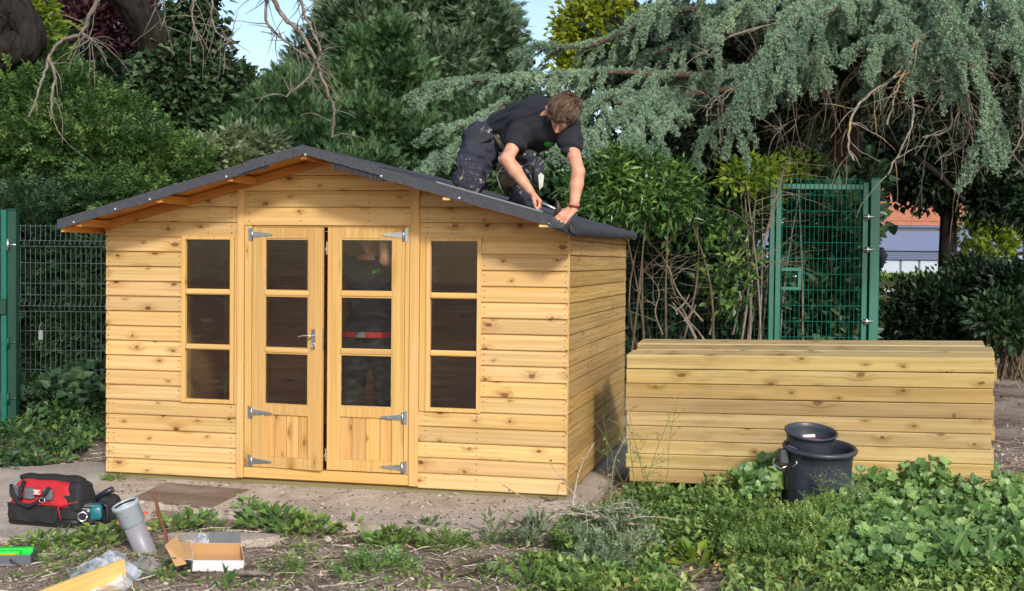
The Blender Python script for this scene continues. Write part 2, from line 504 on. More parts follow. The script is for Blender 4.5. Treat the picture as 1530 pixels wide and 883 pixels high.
def _felt():
    k = NT('mineral felt'); o = k.obj()
    a = k.noise(o, 420, 2, .7); b = k.noise(o, 9, 3)
    k.col(k.mix(k.maprange(b, .3, .7, 0, .5), k.ramp(a, [(.42, (.022, .024, .030)), (.56, (.058, .062, .076)), (.72, (.24, .25, .29))]), (.046, .050, .062)))
    k.rough(.85, .3); k.bump(a, .6, .003); return k.m
M_felt = _felt()
M_felt_under = mat_plain('felt underside', (.012, .012, .014), .6)
def _glass():
    k = NT('window glass')
    tr = k.n('ShaderNodeBsdfTransparent', i_0=(.92, .93, .91, 1))
    gl = k.n('ShaderNodeBsdfGlossy'); gl.inputs['Roughness'].default_value = .03
    fr = k.n('ShaderNodeFresnel'); fr.inputs[0].default_value = 1.5
    # dusty smears catch a little light
    sm = k.noise(k.n('ShaderNodeVectorMath', operation='MULTIPLY', i_0=k.obj(), i_1=(9, 3, 26)).outputs[0], 1, 6, .7)
    df = k.n('ShaderNodeBsdfDiffuse', i_0=(.5, .5, .48, 1))
    m1 = k.n('ShaderNodeMixShader', i_0=fr.outputs[0], i_1=tr.outputs[0], i_2=gl.outputs[0])
    m2 = k.n('ShaderNodeMixShader', i_0=k.maprange(sm, .52, .85, .006, .06), i_1=m1.outputs[0], i_2=df.outputs[0])
    k.t.links.new(m2.outputs[0], k.out.inputs[0]); return k.m
M_glass = _glass()
M_galv = mat_plain('galvanised steel', (.42, .45, .48), .38, .9, var=.35, scale=60)
M_chrome = mat_plain('chrome', (.75, .75, .76), .15, 1.0, var=.05)
M_nail = mat_plain('nail heads', (.10, .06, .03), .5, .3)
M_clout = mat_plain('bright clout nail', (.7, .7, .7), .4, .5)
M_green = mat_plain('green powder coat', (.004, .115, .082), .38, var=.1, scale=6)
M_green_dk = mat_plain('dark green powder coat', (.006, .045, .028), .42, var=.15, scale=6)
M_wire = mat_plain('green wire', (.012, .05, .04), .5)
M_wire_l = mat_plain('weathered wire', (.07, .10, .09), .5)
M_steel = mat_plain('bolt steel', (.6, .62, .64), .3, .9)

def _soil():
    k = NT('soil'); o = k.obj()
    a = k.noise(o, 2.2, 5, .6); b = k.noise(o, 38, 5, .7); c = k.noise(o, 130, 3, .6)
    base = k.ramp(k.math('MULTIPLY_ADD', k.math('SUBTRACT', b, .5), .7, a), [(.3, (.13, .095, .075)), (.5, (.31, .235, .185)), (.7, (.50, .41, .335))])
    v = k.n('ShaderNodeTexVoronoi'); k.put(v.inputs['Vector'], o); v.inputs['Scale'].default_value = 75
    pale = k.math('MULTIPLY', k.maprange(v.outputs['Distance'], .28, .12), k.math('GREATER_THAN', k.n('ShaderNodeSeparateColor', i_0=v.outputs['Color']).outputs[0], .72))
    base = k.mix(k.math('MULTIPLY', pale, .8), base, (.45, .39, .31))
    moss = k.maprange(k.noise(o, 1.1, 4, .7), .56, .7, 0, .5)
    base = k.mix(k.math('MULTIPLY', moss, .6), base, (.12, .13, .06))
    k.col(base); k.rough(.95, .15)
    k.bump(k.math('ADD', k.math('MULTIPLY', b, 1.0), k.math('MULTIPLY', c, .5)), .9, .03); return k.m
M_soil = _soil()
def _conc():
    k = NT('gravelly concrete'); o = k.obj()
    a = k.noise(o, 1.7, 4, .6); b = k.noise(o, 55, 4, .7)
    v = k.n('ShaderNodeTexVoronoi'); k.put(v.inputs['Vector'], o); v.inputs['Scale'].default_value = 110
    r = k.n('ShaderNodeSeparateColor', i_0=v.outputs['Color']).outputs[0]
    base = k.ramp(k.math('MULTIPLY_ADD', k.math('SUBTRACT', b, .5), .8, a), [(.3, (.28, .22, .18)), (.5, (.47, .395, .33)), (.7, (.62, .54, .455))])
    base = k.mix(k.maprange(r, .1, .9, 0, .45), base, (.52, .46, .37))
    base = k.mix(k.maprange(k.noise(o, 3.1, 5, .75), .55, .72, 0, .6), base, (.17, .125, .09))
    k.col(base); k.rough(.9, .2); k.bump(k.math('ADD', b, k.math('MULTIPLY', v.outputs['Distance'], 1.0)), .8, .008); return k.m
M_conc = _conc()
L = {}
L['conifer'] = mat_leaf('cypress foliage', [(.006, .026, .012), (.044, .122, .050), (.18, .31, .12)], .15, .55, 2.6)  # bright tips and shaded inner gaps put into the colour ramp
L['conifer2'] = mat_leaf('grey cypress foliage', [(.010, .034, .020), (.072, .150, .088), (.26, .37, .21)], .15, .55, 2.0)
L['cedar'] = mat_leaf('blue cedar needles', [(.08, .145, .105), (.21, .325, .225), (.43, .55, .36)], .12, .6, 1.6)
L['cedar_dk'] = mat_leaf('shade toned cedar needles', [(.02, .034, .024), (.045, .07, .045), (.09, .12, .07)], .12, .6, 1.6)
L['ash'] = mat_leaf('ash leaves', [(.007, .030, .013), (.046, .120, .038), (.20, .33, .095)], .28, .42, 2.2)  # sunlit highlights put into the light end of the ramp
L['ash_dk'] = mat_leaf('shade toned shrub leaves', [(.006, .022, .012), (.024, .066, .030), (.085, .165, .065)], .25, .5, .8)  # darkened ash green; the thicket's shade is put into the colour
L['ivy'] = mat_leaf('ivy leaves', [(.011, .034, .017), (.034, .082, .036), (.13, .20, .10)], .10, .35, 1.5, .5)
L['beech'] = mat_leaf('copper beech leaves', [(.020, .010, .016), (.050, .018, .028), (.12, .035, .045)], .25, .5, .8, back=.8)
L['yellow'] = mat_leaf('yellowing leaves', [(.08, .13, .02), (.22, .27, .03), (.42, .42, .05)], .35, .5, .8)
L['laurel'] = mat_leaf('glossy shrub leaves', [(.010, .038, .014), (.045, .125, .030), (.20, .36, .07)], .28, .36, 2.2, .5)
L['lime'] = mat_leaf('lime green leaves', [(.05, .11, .02), (.14, .25, .03), (.34, .42, .05)], .35, .45, 1.2)
L['dark'] = mat_leaf('dark foliage', [(.004, .012, .007), (.010, .028, .012), (.024, .055, .020)], .15, .5, .8)  # leaf colour darkened to carry the shade of the deep wood
L['mallow'] = mat_leaf('mallow leaves', [(.020, .062, .018), (.105, .235, .060), (.27, .44, .14)], .22, .42, 3.4, .45)
L['weed'] = mat_leaf('weed leaves', [(.028, .075, .020), (.125, .24, .058), (.34, .47, .15)], .25, .48, 3.2)
L['weedgrey'] = mat_leaf('grey weed leaves', [(.06, .105, .06), (.13, .20, .11), (.26, .33, .20)], .2, .55, 2.5)
M_bark = mat_bark('dark bark', (.006, .005, .0045), (.034, .028, .024), 14, 1.0)
M_bark_red = mat_bark('red brown bark', (.04, .025, .020), (.12, .075, .058))
M_twig = mat_bark('pale dead wood', (.085, .07, .058), (.27, .235, .195), 30, .3)
M_twig_dk = mat_bark('brown twigs', (.05, .035, .025), (.16, .12, .08), 30, .3)
def _lich():
    k = NT('lichen covered twigs'); o = k.obj(); a = k.noise(o, 4, 2); b = k.noise(o, 30, 4)
    k.col(k.mix(k.maprange(a, .60, .72, 0, .7), k.ramp(b, [(.3, (.10, .085, .065)), (.7, (.32, .28, .22))]), (.50, .30, .04))); k.rough(.9); return k.m
M_lichen = _lich()
M_twig_mid = mat_bark('grey brown stems', (.10, .075, .055), (.27, .22, .17), 30, .3)
# ------------------------------------------------------------------ the ground
def hnoise(x, y):
    return (np.sin(x * 2.1 + 1.3 * np.sin(y * 1.7)) * np.cos(y * 2.6 + .8 * np.sin(x * 1.1)) * .5
            + np.sin(x * 6.3 + 2 * np.sin(y * 4.1)) * np.sin(y * 7.7 + x) * .3 + np.sin(x * 17 + 3 * np.sin(y * 9)) * np.sin(y * 19 - x * 3) * .15)
def ground_z(x, y):
    x = np.asarray(x, float); y = np.asarray(y, float)
    u = (x - X0) * DR[0] + (y - Y0) * DR[1]; v = (x - X0) * NB[0] + (y - Y0) * NB[1]
    near = np.clip((10 - y) / 2, 0, 1)
    z = -.022 + .022 * hnoise(x, y) * (.35 + .65 * near)
    z = z + np.clip((y - 10.2) / 4, 0, 1) * .2 + .035 * np.clip((x - 1.2) / 2, 0, 1)
    z = z + .03 * np.clip((7.2 - y) / 1.0, 0, 1) * near
    slab = (u > -3.5) & (u < .3) & (v > -1.15) & (v < 3.1)
    return np.where(slab, np.minimum(z, -.02), z)
gx = np.unique(np.concatenate([np.linspace(-220, -8, 26), np.linspace(-8, -4, 41), np.linspace(-4, 4.6, 250), np.linspace(4.6, 9, 41), np.linspace(9, 220, 26)]))
gy = np.unique(np.concatenate([np.linspace(-60, 4.5, 14), np.linspace(4.5, 10, 190), np.linspace(10, 18, 70), np.linspace(18, 400, 30)]))
GX, GY = np.meshgrid(gx, gy)
GV = np.stack([GX.ravel(), GY.ravel(), ground_z(GX, GY).ravel()], 1)
i = np.arange(len(gy) - 1)[:, None] * len(gx); j = np.arange(len(gx) - 1)[None]
a = (i + j).ravel()
ground = link('ground', np_mesh('ground', GV, np.stack([a, a + 1, a + 1 + len(gx), a + len(gx)], 1), M_soil, True))
tag(ground, kind='structure')

# concrete slab with a broken front edge
edge = []
for t in np.linspace(0, 1, 60):
    u = -3.05 + t * 3.15
    v = -.98 + .16 * math.sin(t * 7) * .5 + .10 * max(0, .35 - t) * 6 - .25 * max(0, t - .55) * (1.2 - t) + rng.normal() * .015
    edge.append((u, v))
poly = edge + [(.16, -.3), (.20, 3.0), (-3.55, 3.0), (-3.52, .15), (-3.2, -.05)]
mb = MB(); mb.prism([tuple(p) for p in poly], 'z', -.16, .026)
slab = mb.build('concrete_slab', M_conc, None, (X0, Y0, 0), (0, 0, -TH)); tag(slab, kind='structure')
mb = MB()
c = onz(330, 808, 0.0)
pts = [(c[0] + .30 * cos(t) * (1 + .2 * sin(3 * t)), c[1] + .13 * sin(t) * (1 + .2 * cos(2 * t))) for t in np.linspace(0, 2 * pi, 22)[:-1]]
mb.prism(pts, 'z', -.1, .026)
o = mb.build('broken_slab_piece', M_conc, origin=(c[0], c[1], 0)); o.location = (c[0], c[1], 0)
tag(o, 'low flat piece of broken concrete behind the open cardboard box', 'concrete')

edge2 = [onz(x, y, .0)[:2] for x, y in ((-60, 702), (60, 697), (150, 692), (205, 712), (232, 742), (222, 772), (180, 780), (150, 795), (90, 798), (40, 806), (-60, 800))]
edge2 = spline([(p[0], p[1], 0) for p in edge2], 5)[:, :2]; edge2 = edge2 + rng.normal(size=edge2.shape) * .012
mb = MB(); mb.prism([tuple(p) for p in edge2], 'z', -.12, .008)
tag(mb.build('gravel_path', M_conc, None), kind='structure')
# path on the far right, trodden earth, road and grass far behind
def sheet(name, x0, x1, y0, y1, z, mat):
    me = np_mesh(name, [(x0, y0, z), (x1, y0, z), (x1, y1, z), (x0, y1, z)], [(0, 1, 2, 3)], mat)
    return tag(link(name, me), kind='structure')
M_grass = mat_plain('mown grass', (.10, .16, .04), .9, var=.4, scale=3)
M_road = mat_plain('asphalt', (.055, .055, .055), .9, var=.2, scale=8)
sheet('grass', -60, 60, 27.2, 34, .172, M_grass)
sheet('road', -60, 60, 34.2, 43, .176, M_road)

# ------------------------------------------------------------------ summerhouse
HS = empty('summerhouse', (X0, Y0, 0), -TH,
           'new pine timber summerhouse with glazed double doors and a half felted roof', 'summerhouse')
B = .107; ZB = .06; UL = -3.4; DEPTH = 2.81
RX, RZ, SL = -1.71, 2.365, .2717                       # ridge, its top and the slope
def roof_top(u): return RZ - SL * abs(u - RX)
def roof_under(u): return roof_top(u) - .022

board_cache = {}
def board_mesh(length, h, mat, clip=None, reverse=False):
    """shiplap board along x, 0..length, face at y=0 towards -y; clip=(uL) cuts the top to the roof slope"""
    key = (round(length, 3), round(h, 3), mat.name, clip)
    if key in board_cache: return board_cache[key]
    if not reverse:
        prof = [(0.016, .0), (.009, .0), (-.004, .0012), (-.006, .006), (-.001, h - .027), (.009, h - .011), (.0125, h - .0002), (.016, h - .0002)]
    else:
        prof = [(0.016, .0), (.010, .0), (-.004, .001), (-.006, .008), (-.002, h - .012), (.007, h - .006), (.011, h - .0002), (.016, h - .0002)]
    n = len(prof); xs = np.linspace(0, length, max(2, int(length / .5) + 1))
    vs = [(x, p[0], p[1]) for x in xs for p in prof]
    fs = [(i * n + k, (i + 1) * n + k, (i + 1) * n + (k + 1) % n, i * n + (k + 1) % n) for i in range(len(xs) - 1) for k in range(n)]
    fs += [tuple(range(n)), tuple(range((len(xs) - 1) * n, len(xs) * n))[::-1]]
    me = np_mesh('board', vs, [np.array([f for f in fs if len(f) == 4]), np.array([f for f in fs if len(f) == n])], mat)
    board_cache[key] = me
    return me
nails = []
def board(u0, u1, z, h=B, v=0.0, mat=None, rz=0.0, side=None):
    mat = mat or W['front']
    if side is None: loc = (u0, v, z)
    else: loc = side(u0, z)
    return link('board', board_mesh(u1 - u0, h, mat, reverse=(side is not None)), HS, loc, (0, 0, rz))
def gable_board(u0, u1, z, h, v=0.0, mat=None, flip=False):
    """board cut to the slope of the roof"""
    mat = mat or W['front']
    sgn = -1 if flip else 1
    us = np.unique(np.clip(np.concatenate([np.linspace(u0, u1, 14), [RX]]), u0, u1))
    def cap(u): return min(z + h - .004, roof_under(u) - .002)
    us = [u for u in us if cap(u) > z + .004]
    # exact ends where the slope meets the bottom edge
    lim = (RZ - .024 - z - .004) / SL
    a, b = max(u0, RX - lim), min(u1, RX + lim)
    if b - a < .03: return
    us = sorted(set([round(a, 4), round(b, 4)] + [round(u, 4) for u in us if a < u < b]))
    vs = []; fs = []
    for u in us:
        c = cap(u)
        full = c >= z + h - .0045
        vs += [(u - a, v + .016, z), (u - a, v - .002, z), (u - a, v - .001, max(z + .001, c - .022) if full else c), (u - a, v + (.008 if full else -.001), c), (u - a, v + .016, c)]
    n = 5
    for i in range(len(us) - 1):
        fs += [(i * n + k, (i + 1) * n + k, (i + 1) * n + (k + 1) % n, i * n + (k + 1) % n) for k in range(n)]
    vs = [(p[0], p[1], p[2] - z) for p in vs]
    me = np_mesh('board', vs, [np.array(fs)], mat)
    e = np.array([(0, 1, 2, 3, 4)]); 
    return link('board', np_mesh('board', vs, [np.array(fs), np.array([(0, 1, 2, 3, 4), tuple((len(us) - 1) * n + k for k in (4, 3, 2, 1, 0))])], mat), HS, (a, 0, z))

WL0, WL1, WR0, WR1 = -2.805, -2.400, -.985, -.596       # window openings
SL0, SL1, SR0, SR1 = -2.373, -2.322, -1.098, -1.033     # upright cover strips
WZ0, WZ1 = .587, 1.776
for k in range(16):
    z = ZB + k * B
    if k < 5:
        board(UL, SL0, z); board(SR1, 0, z)
        nails += [(u, z + dz) for u in (UL + .02, UL + .06, -2.42, -.98, -.62, -.02) for dz in (.03, .075)]
    else:
        board(UL, WL0, z); board(WR1, 0, z)
        nails += [(u, z + dz) for u in (UL + .02, WL0 - .02, WR1 + .02, -.02) for dz in (.03, .075)]
for k in range(16, 22):
    z = ZB + k * B
    gable_board(UL, SL0, z, B); gable_board(SR1, 0, z, B)
    nails += [(u, z + dz) for u in (-2.42, -2.6, -.98, -.8) for dz in (.03, .075) if z + dz < roof_under(u) - .05]
for z, h in ((1.857, .128), (1.985, .113), (2.098, .107), (2.205, .107), (2.312, .05)):
    gable_board(SL1, SR0, z, h)
    nails += [(u, z + dz) for u in (-2.29, -1.9, -1.4, -1.13) for dz in (.03, .08) if z + dz < roof_under(u) - .05]

# right hand side (seen), left and back walls
sideloc = lambda v0, z: (0.0, v0, z)
for k in range(17):
    z = ZB + k * B
    h = B if k < 16 else .07
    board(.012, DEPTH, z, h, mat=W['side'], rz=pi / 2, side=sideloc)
    if k < 17: board(0, DEPTH, z, h, mat=W['inner'], rz=-pi / 2, side=lambda v0, z: (UL, DEPTH, z))
for k in range(16): board(UL, 0, ZB + k * B, mat=W['inner'], v=DEPTH - .02)
for k in range(16, 22): gable_board(UL, 0, ZB + k * B, B, v=DEPTH - .02, mat=W['inner'])
mb = MB()
for (u, z) in nails:
    mb.lathe([(0.0, 0), (.0042, 0), (.0042, .004)], (0, 0, 0), 6, smooth=False)
    n = 18
    base = len(mb.v) - n
    for q in range(n):
        x, y, zz = mb.v[base + q]
        mb.v[base + q] = (u + x, -.0052 + zz * 1.2, z + y)
for k in range(16):
    for vv in (.03, .95, 1.85, 2.75):
        for dz in (.03, .075):
            b0 = len(mb.v); mb.lathe([(0.0, 0), (.0032, 0), (.0032, .004)], (0, 0, 0), 6, smooth=False)
            for q in range(18):
                x, y, zz = mb.v[b0 + q]; mb.v[b0 + q] = (.0062 - zz, vv + x, ZB + k * B + dz + y)
tag(mb.build('nail_head', M_nail, HS), kind='stuff')

# studs inside the walls, floor and bearers
for u in (-3.36, -2.83, -2.36, -1.06, -.57, -.03):
    MB().box(u - .022, u + .022, .018, .062, ZB, 1.80).build('stud', W['vert'], HS)
for v in (.5, 1.2, 1.9, 2.75):
    MB().box(-.062, -.020, v - .02, v + .02, ZB, 1.80).build('stud', W['vert'], HS)
    MB().box(UL + .020, UL + .062, v - .02, v + .02, ZB, 1.80).build('stud', W['vert'], HS)
for u in (-2.9, -2.1, -1.3, -.5):
    MB().box(u - .02, u + .02, DEPTH - .066, DEPTH - .022, ZB, 1.80).build('stud', W['vert'], HS)
MB().box(UL + .02, -.02, .02, DEPTH - .03, .062, .080).build('floor', W['soffit'], HS)
for v in (.02, .7, 1.4, 2.1, 2.72):
    MB().box(UL + .01, -.012, v, v + .06, .0, .058, .003).build('bearer', W['bearer'], HS)

# upright strips, door posts, lintel strip, sill, corner batten
def piece(name, mat, x0, x1, y0, y1, z0, z1, b=.003, parent=None):
    o = MB().box(0, x1 - x0, 0, y1 - y0, 0, z1 - z0, b).build(name, mat, parent or HS, (x0, y0, z0)); return o
piece('cover_strip', W['vert'], SL0, SL1 , -.020, .016, .07, 2.128)
piece('cover_strip', W['vert'], SR0, SR1, -.020, .016, .07, 2.128)
piece('door_post', W['vert'], SL1 + .004, -2.268, -.006, .045, .148, 1.853)
piece('door_post', W['vert'], -1.137, SR0 - .004, -.006, .045, .148, 1.853)
piece('door_head', W['horiz'], -2.268, -1.137, .012, .045, 1.843, 1.856)
piece('door_sill', W['horiz'], SL1 + .004, SR0 - .004, -.016, .05, .074, .146)
piece('corner_batten', W['vert'], -.012, .0075, -.0005, .010, ZB, 1.86)

# windows ------------------------------------------------------------------
def window(u0, u1, wide_right):
    mb = MB(); t = .030
    mb.box(u0, u0 + t, -.013, .03, WZ0, WZ1, .003); mb.box(u1 - t, u1, -.013, .03, WZ0, WZ1, .003)
    mb.box(u0 + t, u1 - t, -.011, .03, WZ0 + .0015, WZ0 + .028, .003); mb.box(u0 + t, u1 - t, -.011, .03, WZ1 - .024, WZ1 - .0015, .003)
    w = mb.build('window', W['vert'], HS)
    for z0, z1 in ((1.362, 1.402), (.970, 1.008)):
        b = MB().box(u0 + t, u1 - t, -.012, .028, z0, z1, .008).build('glazing_bar', W['horiz'], w)
    for z0, z1 in ((WZ0 + .028, .970), (1.008, 1.362), (1.402, WZ1 - .024)):
        MB().box(u0 + t, u1 - t, .018, .0215, z0, z1).build('pane', M_glass, w)
    return w
window(WL0, WL1, True); window(WR0, WR1, False)
piece('window_trim', W['vert'], WL1 + .002, SL0 - .002, -.004, .02, WZ0, WZ1)
piece('window_trim', W['vert'], SR1 + .002, WR0 - .002, -.004, .02, WZ0, WZ1)

# doors ----------------------------------------------------------------------
def hinge(parent, u0, z, length, sgn, v, mat=M_galv):
    mb = MB()
    a, b = .021, .006
    poly = [(u0 + sgn * .012, z - a), (u0 + sgn * length, z - b), (u0 + sgn * (length + .006), z), (u0 + sgn * length, z + b), (u0 + sgn * .012, z + a)]
    mb.prism(poly, 'y', v - .004, v)
    mb.box(min(u0 - sgn * .030, u0 - sgn * .006), max(u0 - sgn * .030, u0 - sgn * .006), v - .005, v - .001, z - .045, z + .045, .001)
    mb.tube([(u0 + sgn * .002, v - .006, z - .04), (u0 + sgn * .002, v - .006, z + .04)], .007, 8)
    for q in (.035, .08, .12): mb.tube([(u0 + sgn * q, v - .007, z), (u0 + sgn * q, v - .003, z)], .0045, 6)
    for q in (-.03, .03): mb.tube([(u0 - sgn * .018, v - .008, z + q), (u0 - sgn * .018, v - .004, z + q)], .004, 6)
    return mb.build('hinge', mat, parent)

def door(w, hinge_left, glass_x, name='door'):
    """door leaf in its own frame: x 0..w, z from its bottom edge"""
    H = 1.69; mb = MB(); g0, g1 = glass_x
    v0, v1 = -.004, .036
    mb.box(0, g0, v0, v1, 0, H, .003); mb.box(g1, w, v0, v1, 0, H, .003)
    mb.box(g0, g1, v0 + .0015, v1, 1.612, H, .003); mb.box(g0, g1, v0 + .0015, v1, .375, .447, .003); mb.box(g0, g1, v0 + .0015, v1, 0, .078, .003)
    d = mb.build(name, W['vert'], HS)
    for z0, z1 in ((.448, .812), (.846, 1.212), (1.248, 1.611)):
        MB().box(g0, g1, .014, .018, z0 - .0, z1 + .0).build('pane', M_glass, d)
    for z0, z1 in ((.812, .846), (1.212, 1.248)):
        MB().box(g0, g1, v0 - .002, v1 - .004, z0, z1, .007).build('glazing_bar', W['horiz'], d)
    # beading round the glass
    mb = MB()
    for z0, z1 in ((.448, .812), (.846, 1.212), (1.248, 1.611)):
        mb.box(g0, g0 + .007, .001, .013, z0, z1); mb.box(g1 - .007, g1, .001, .013, z0, z1)
        mb.box(g0 + .007, g1 - .007, .0005, .013, z0, z0 + .007); mb.box(g0 + .007, g1 - .007, .0015, .013, z1 - .007, z1)
    mb.build('glazing_bead', W['horiz'], d)
    n = 4; ww = (g1 - g0 + .03) / n
    for i in range(n):
        MB().box(0, ww - .0035, 0, .014, 0, .30, .0025).build('panel_board', W['panel'], d, (g0 - .015 + i * ww + .0015, .010, .077))
    return d
dl = door(.545, True, (.100, .442)); A = RAD(5.2)
dl.location = (-2.265, .0, .150); dl.rotation_euler = (0, 0, -A)
dr_ = door(.560, False, (.094, .474)); dr_.location = (-1.700, .0, .152)
for z in (1.640, .385, .040):
    h = hinge(dl, .004, z, .155, 1, -.0055)
    h = hinge(dr_, .556, z, .155, -1, -.0055, M_galv if z < 1 else M_steel)  # top right hinge: its sunlit look put in as brighter steel
mb = MB()                                              # lever handle on its plate
mb.box(.470, .500, -.009, -.004, .845, .985, .001)
mb.tube([(.485, -.008, .94), (.485, -.040, .94), (.472, -.048, .941), (.43, -.05, .943), (.405, -.049, .934), (.385, -.048, .936)], [.009, .008, .008, .007, .006, .005], 10)
mb.tube([(.485, -.014, .885), (.485, -.008, .885)], .008, 10)
mb.build('handle', M_chrome, dl)
MB().tube([(.485, -.03, .885), (.485, -.008, .885)], .003, 6).tube([(.485, -.028, .884), (.487, -.03, .862), (.490, -.026, .845)], .0022, 6).build('key', M_steel, dl)
MB().box(.5448, .548, .004, .024, .84, .99).build('lock_plate', M_steel, dl)
for z in (.06, 1.50): MB().box(-.012, -.0015, -.002, .006, z, z + .09, .001).box(-.016, -.004, -.008, -.002, z + .03, z + .05, .001).build('bolt', M_steel, dr_)

# roof ----------------------------------------------------------------------
RV0, RV1, RU0, RU1 = -.43, 2.93, -3.505, .072
def slope_strip(name, mat, u0, u1, v0, v1, dz0, dz1, parent=HS, nu=10, wob=0.0):
    """slab following the roof slope, between dz0 and dz1 above the roof top line"""
    us = np.unique(np.append(np.linspace(u0, u1, nu + 1), [RX] if u0 < RX < u1 else []))
    V = []
    for u in us:
        w1, w2 = (rng.normal() * wob, rng.normal() * wob) if wob else (0, 0)
        z = roof_top(u)
        V += [(u, v0, z + dz0 + w1), (u, v1, z + dz0 + w2), (u, v1, z + dz1), (u, v0, z + dz1 + w1 * .3)]
    n = 4
    fs = [(i * n + k, i * n + (k + 1) % n, (i + 1) * n + (k + 1) % n, (i + 1) * n + k) for i in range(len(us) - 1) for k in range(n)]
    fs += [(3, 2, 1, 0), tuple((len(us) - 1) * n + k for k in range(4))]
    return link(name, np_mesh(name, V, [np.array(fs)], mat), parent)
slope_strip('roof_panel', W['soffit'], RU0, RX, RV0, RV1, -.022, -.004)
slope_strip('roof_panel', W['soffit'], RX, RU1, RV0, RV1, -.022, -.004)
for u in (-3.37, -2.76, -2.24, -1.71, -1.18, -.66, -.06):
    z = roof_under(u) - .003; hw = .021
    o = MB().box(u - hw, u + hw, RV0 + .012, RV1 - .05, z - .058, z - .006).build('purlin', W['soffit_y'], HS)
# rafters lying on the front boards, following the slope
for s in (-1, 1):
    us = [(UL, RX), (RX, -.001)][s > 0]
    zt = lambda u: roof_under(u) - .002
    poly = [(us[0], zt(us[0]) - .064), (us[1], zt(us[1]) - .064), (us[1], zt(us[1]) - .004), (us[0], zt(us[0]) - .004)]
    MB().prism(poly, 'y', -.030, -.0045).build('rafter', W['soffit'], HS)
# left eave fascia + right eave
MB().box(RU0 + .004, RU0 + .02, RV0 + .012, RV1, roof_top(RU0) - .085, roof_top(RU0) - .024).build('eave_batten', W['soffit_y'], HS)
MB().box(RU1 - .02, RU1 - .004, RV0 + .012, RV1, roof_top(RU1) - .060, roof_top(RU1) - .024).build('eave_batten', W['soffit_y'], HS)
# felt sheets
slope_strip('felt_sheet', M_felt, RU0 - .006, RX - .001, RV0 - .004, RV1 + .01, -.003, .003, wob=.0012, nu=24)
slope_strip('felt_sheet', M_felt, RX + .001, RU1 + .006, RV0 - .004, RV1 + .01, -.003, .003, wob=.0012, nu=24)
def fold(u0, u1, v, t, top, bot, wob=.0013, n=30, slant=0.0, mat=M_felt, name='felt_edge'):
    us = np.linspace(u0, u1, n + 1); V = []
    for i, u in enumerate(us):
        z = roof_top(u); w = rng.normal() * wob; q = rng.normal() * wob
        f = slant * (i / n)
        V += [(u, v, z + top), (u, v - t, z + top), (u, v - t - .006 + q, z + bot + w - f), (u, v + .002 + q, z + bot + w - f)]
    fs = [(i * 4 + k, i * 4 + (k + 1) % 4, (i + 1) * 4 + (k + 1) % 4, (i + 1) * 4 + k) for i in range(n) for k in range(4)]
    fs += [(3, 2, 1, 0), tuple(n * 4 + k for k in range(4))]
    return link(name, np_mesh(name, V, [np.array(fs)], mat, False), HS)
fold(RU0 - .006, -2.13, RV0 - .004, .005, .004, -.064, .002)
fold(-2.13, RX, RV0 - .010, .005, .010, -.058)
fold(-2.20, -1.95, RV0 - .0036, .0025, .0, -.072, wob=.001, mat=M_felt_under)
fold(RX, -1.17, RV0 - .012, .005, .010, -.050)
fold(RX + .2, -1.15, RV0 - .0036, .004, .0, -.088, wob=.001, mat=M_felt_under)
fold(-1.17, -.02, RV0 - .004, .006, .003, -.068, .002)
slope_strip('ridge_felt', M_felt, -2.13, -1.17, RV0 - .010, RV1 + .012, .0035, .0085, wob=.001)
# left end returns down the eave, right eave hangs a little
V = []
for i, v in enumerate(np.linspace(RV0 - .012, RV1, 20)):
    z = roof_top(RU0); V += [(RU0 - .006, v, z + .003), (RU0 - .012, v, z + .002), (RU0 - .014, v, z - .062 + rng.normal() * .002), (RU0 - .008, v, z - .062)]
fs = [(i * 4 + k, i * 4 + (k + 1) % 4, (i + 1) * 4 + (k + 1) % 4, (i + 1) * 4 + k) for i in range(19) for k in range(4)]
link('felt_edge', np_mesh('felt_edge', V, [np.array(fs + [(3, 2, 1, 0), (76, 77, 78, 79)])], M_felt), HS)
V = []
vs_ = np.linspace(RV0 - .01, RV1 + .02, 34)
for i, v in enumerate(vs_):
    z = roof_top(RU1); s_ = (v - RV0) / (RV1 - RV0)
    drop = .050 * (1 - s_) ** .6 * (1 if v > RV0 + .05 else .75) + .042
    o_ = .03 * sin(min(1, s_ * 9) * pi) * (1 - s_) + .012
    V += [(RU1 + .004, v, z + .003), (RU1 + .012, v, z + .004), (RU1 + .012 + o_, v, z - drop + .004 * sin(v * 9)), (RU1 + .005 + o_, v, z - drop + .004 * sin(v * 9))]
n = len(vs_)
fs = [(i * 4 + k, i * 4 + (k + 1) % 4, (i + 1) * 4 + (k + 1) % 4, (i + 1) * 4 + k) for i in range(n - 1) for k in range(4)]
link('felt_edge', np_mesh('felt_edge', V, [np.array(fs + [(3, 2, 1, 0), tuple((n - 1) * 4 + k for k in range(4))])], M_felt, True), HS)
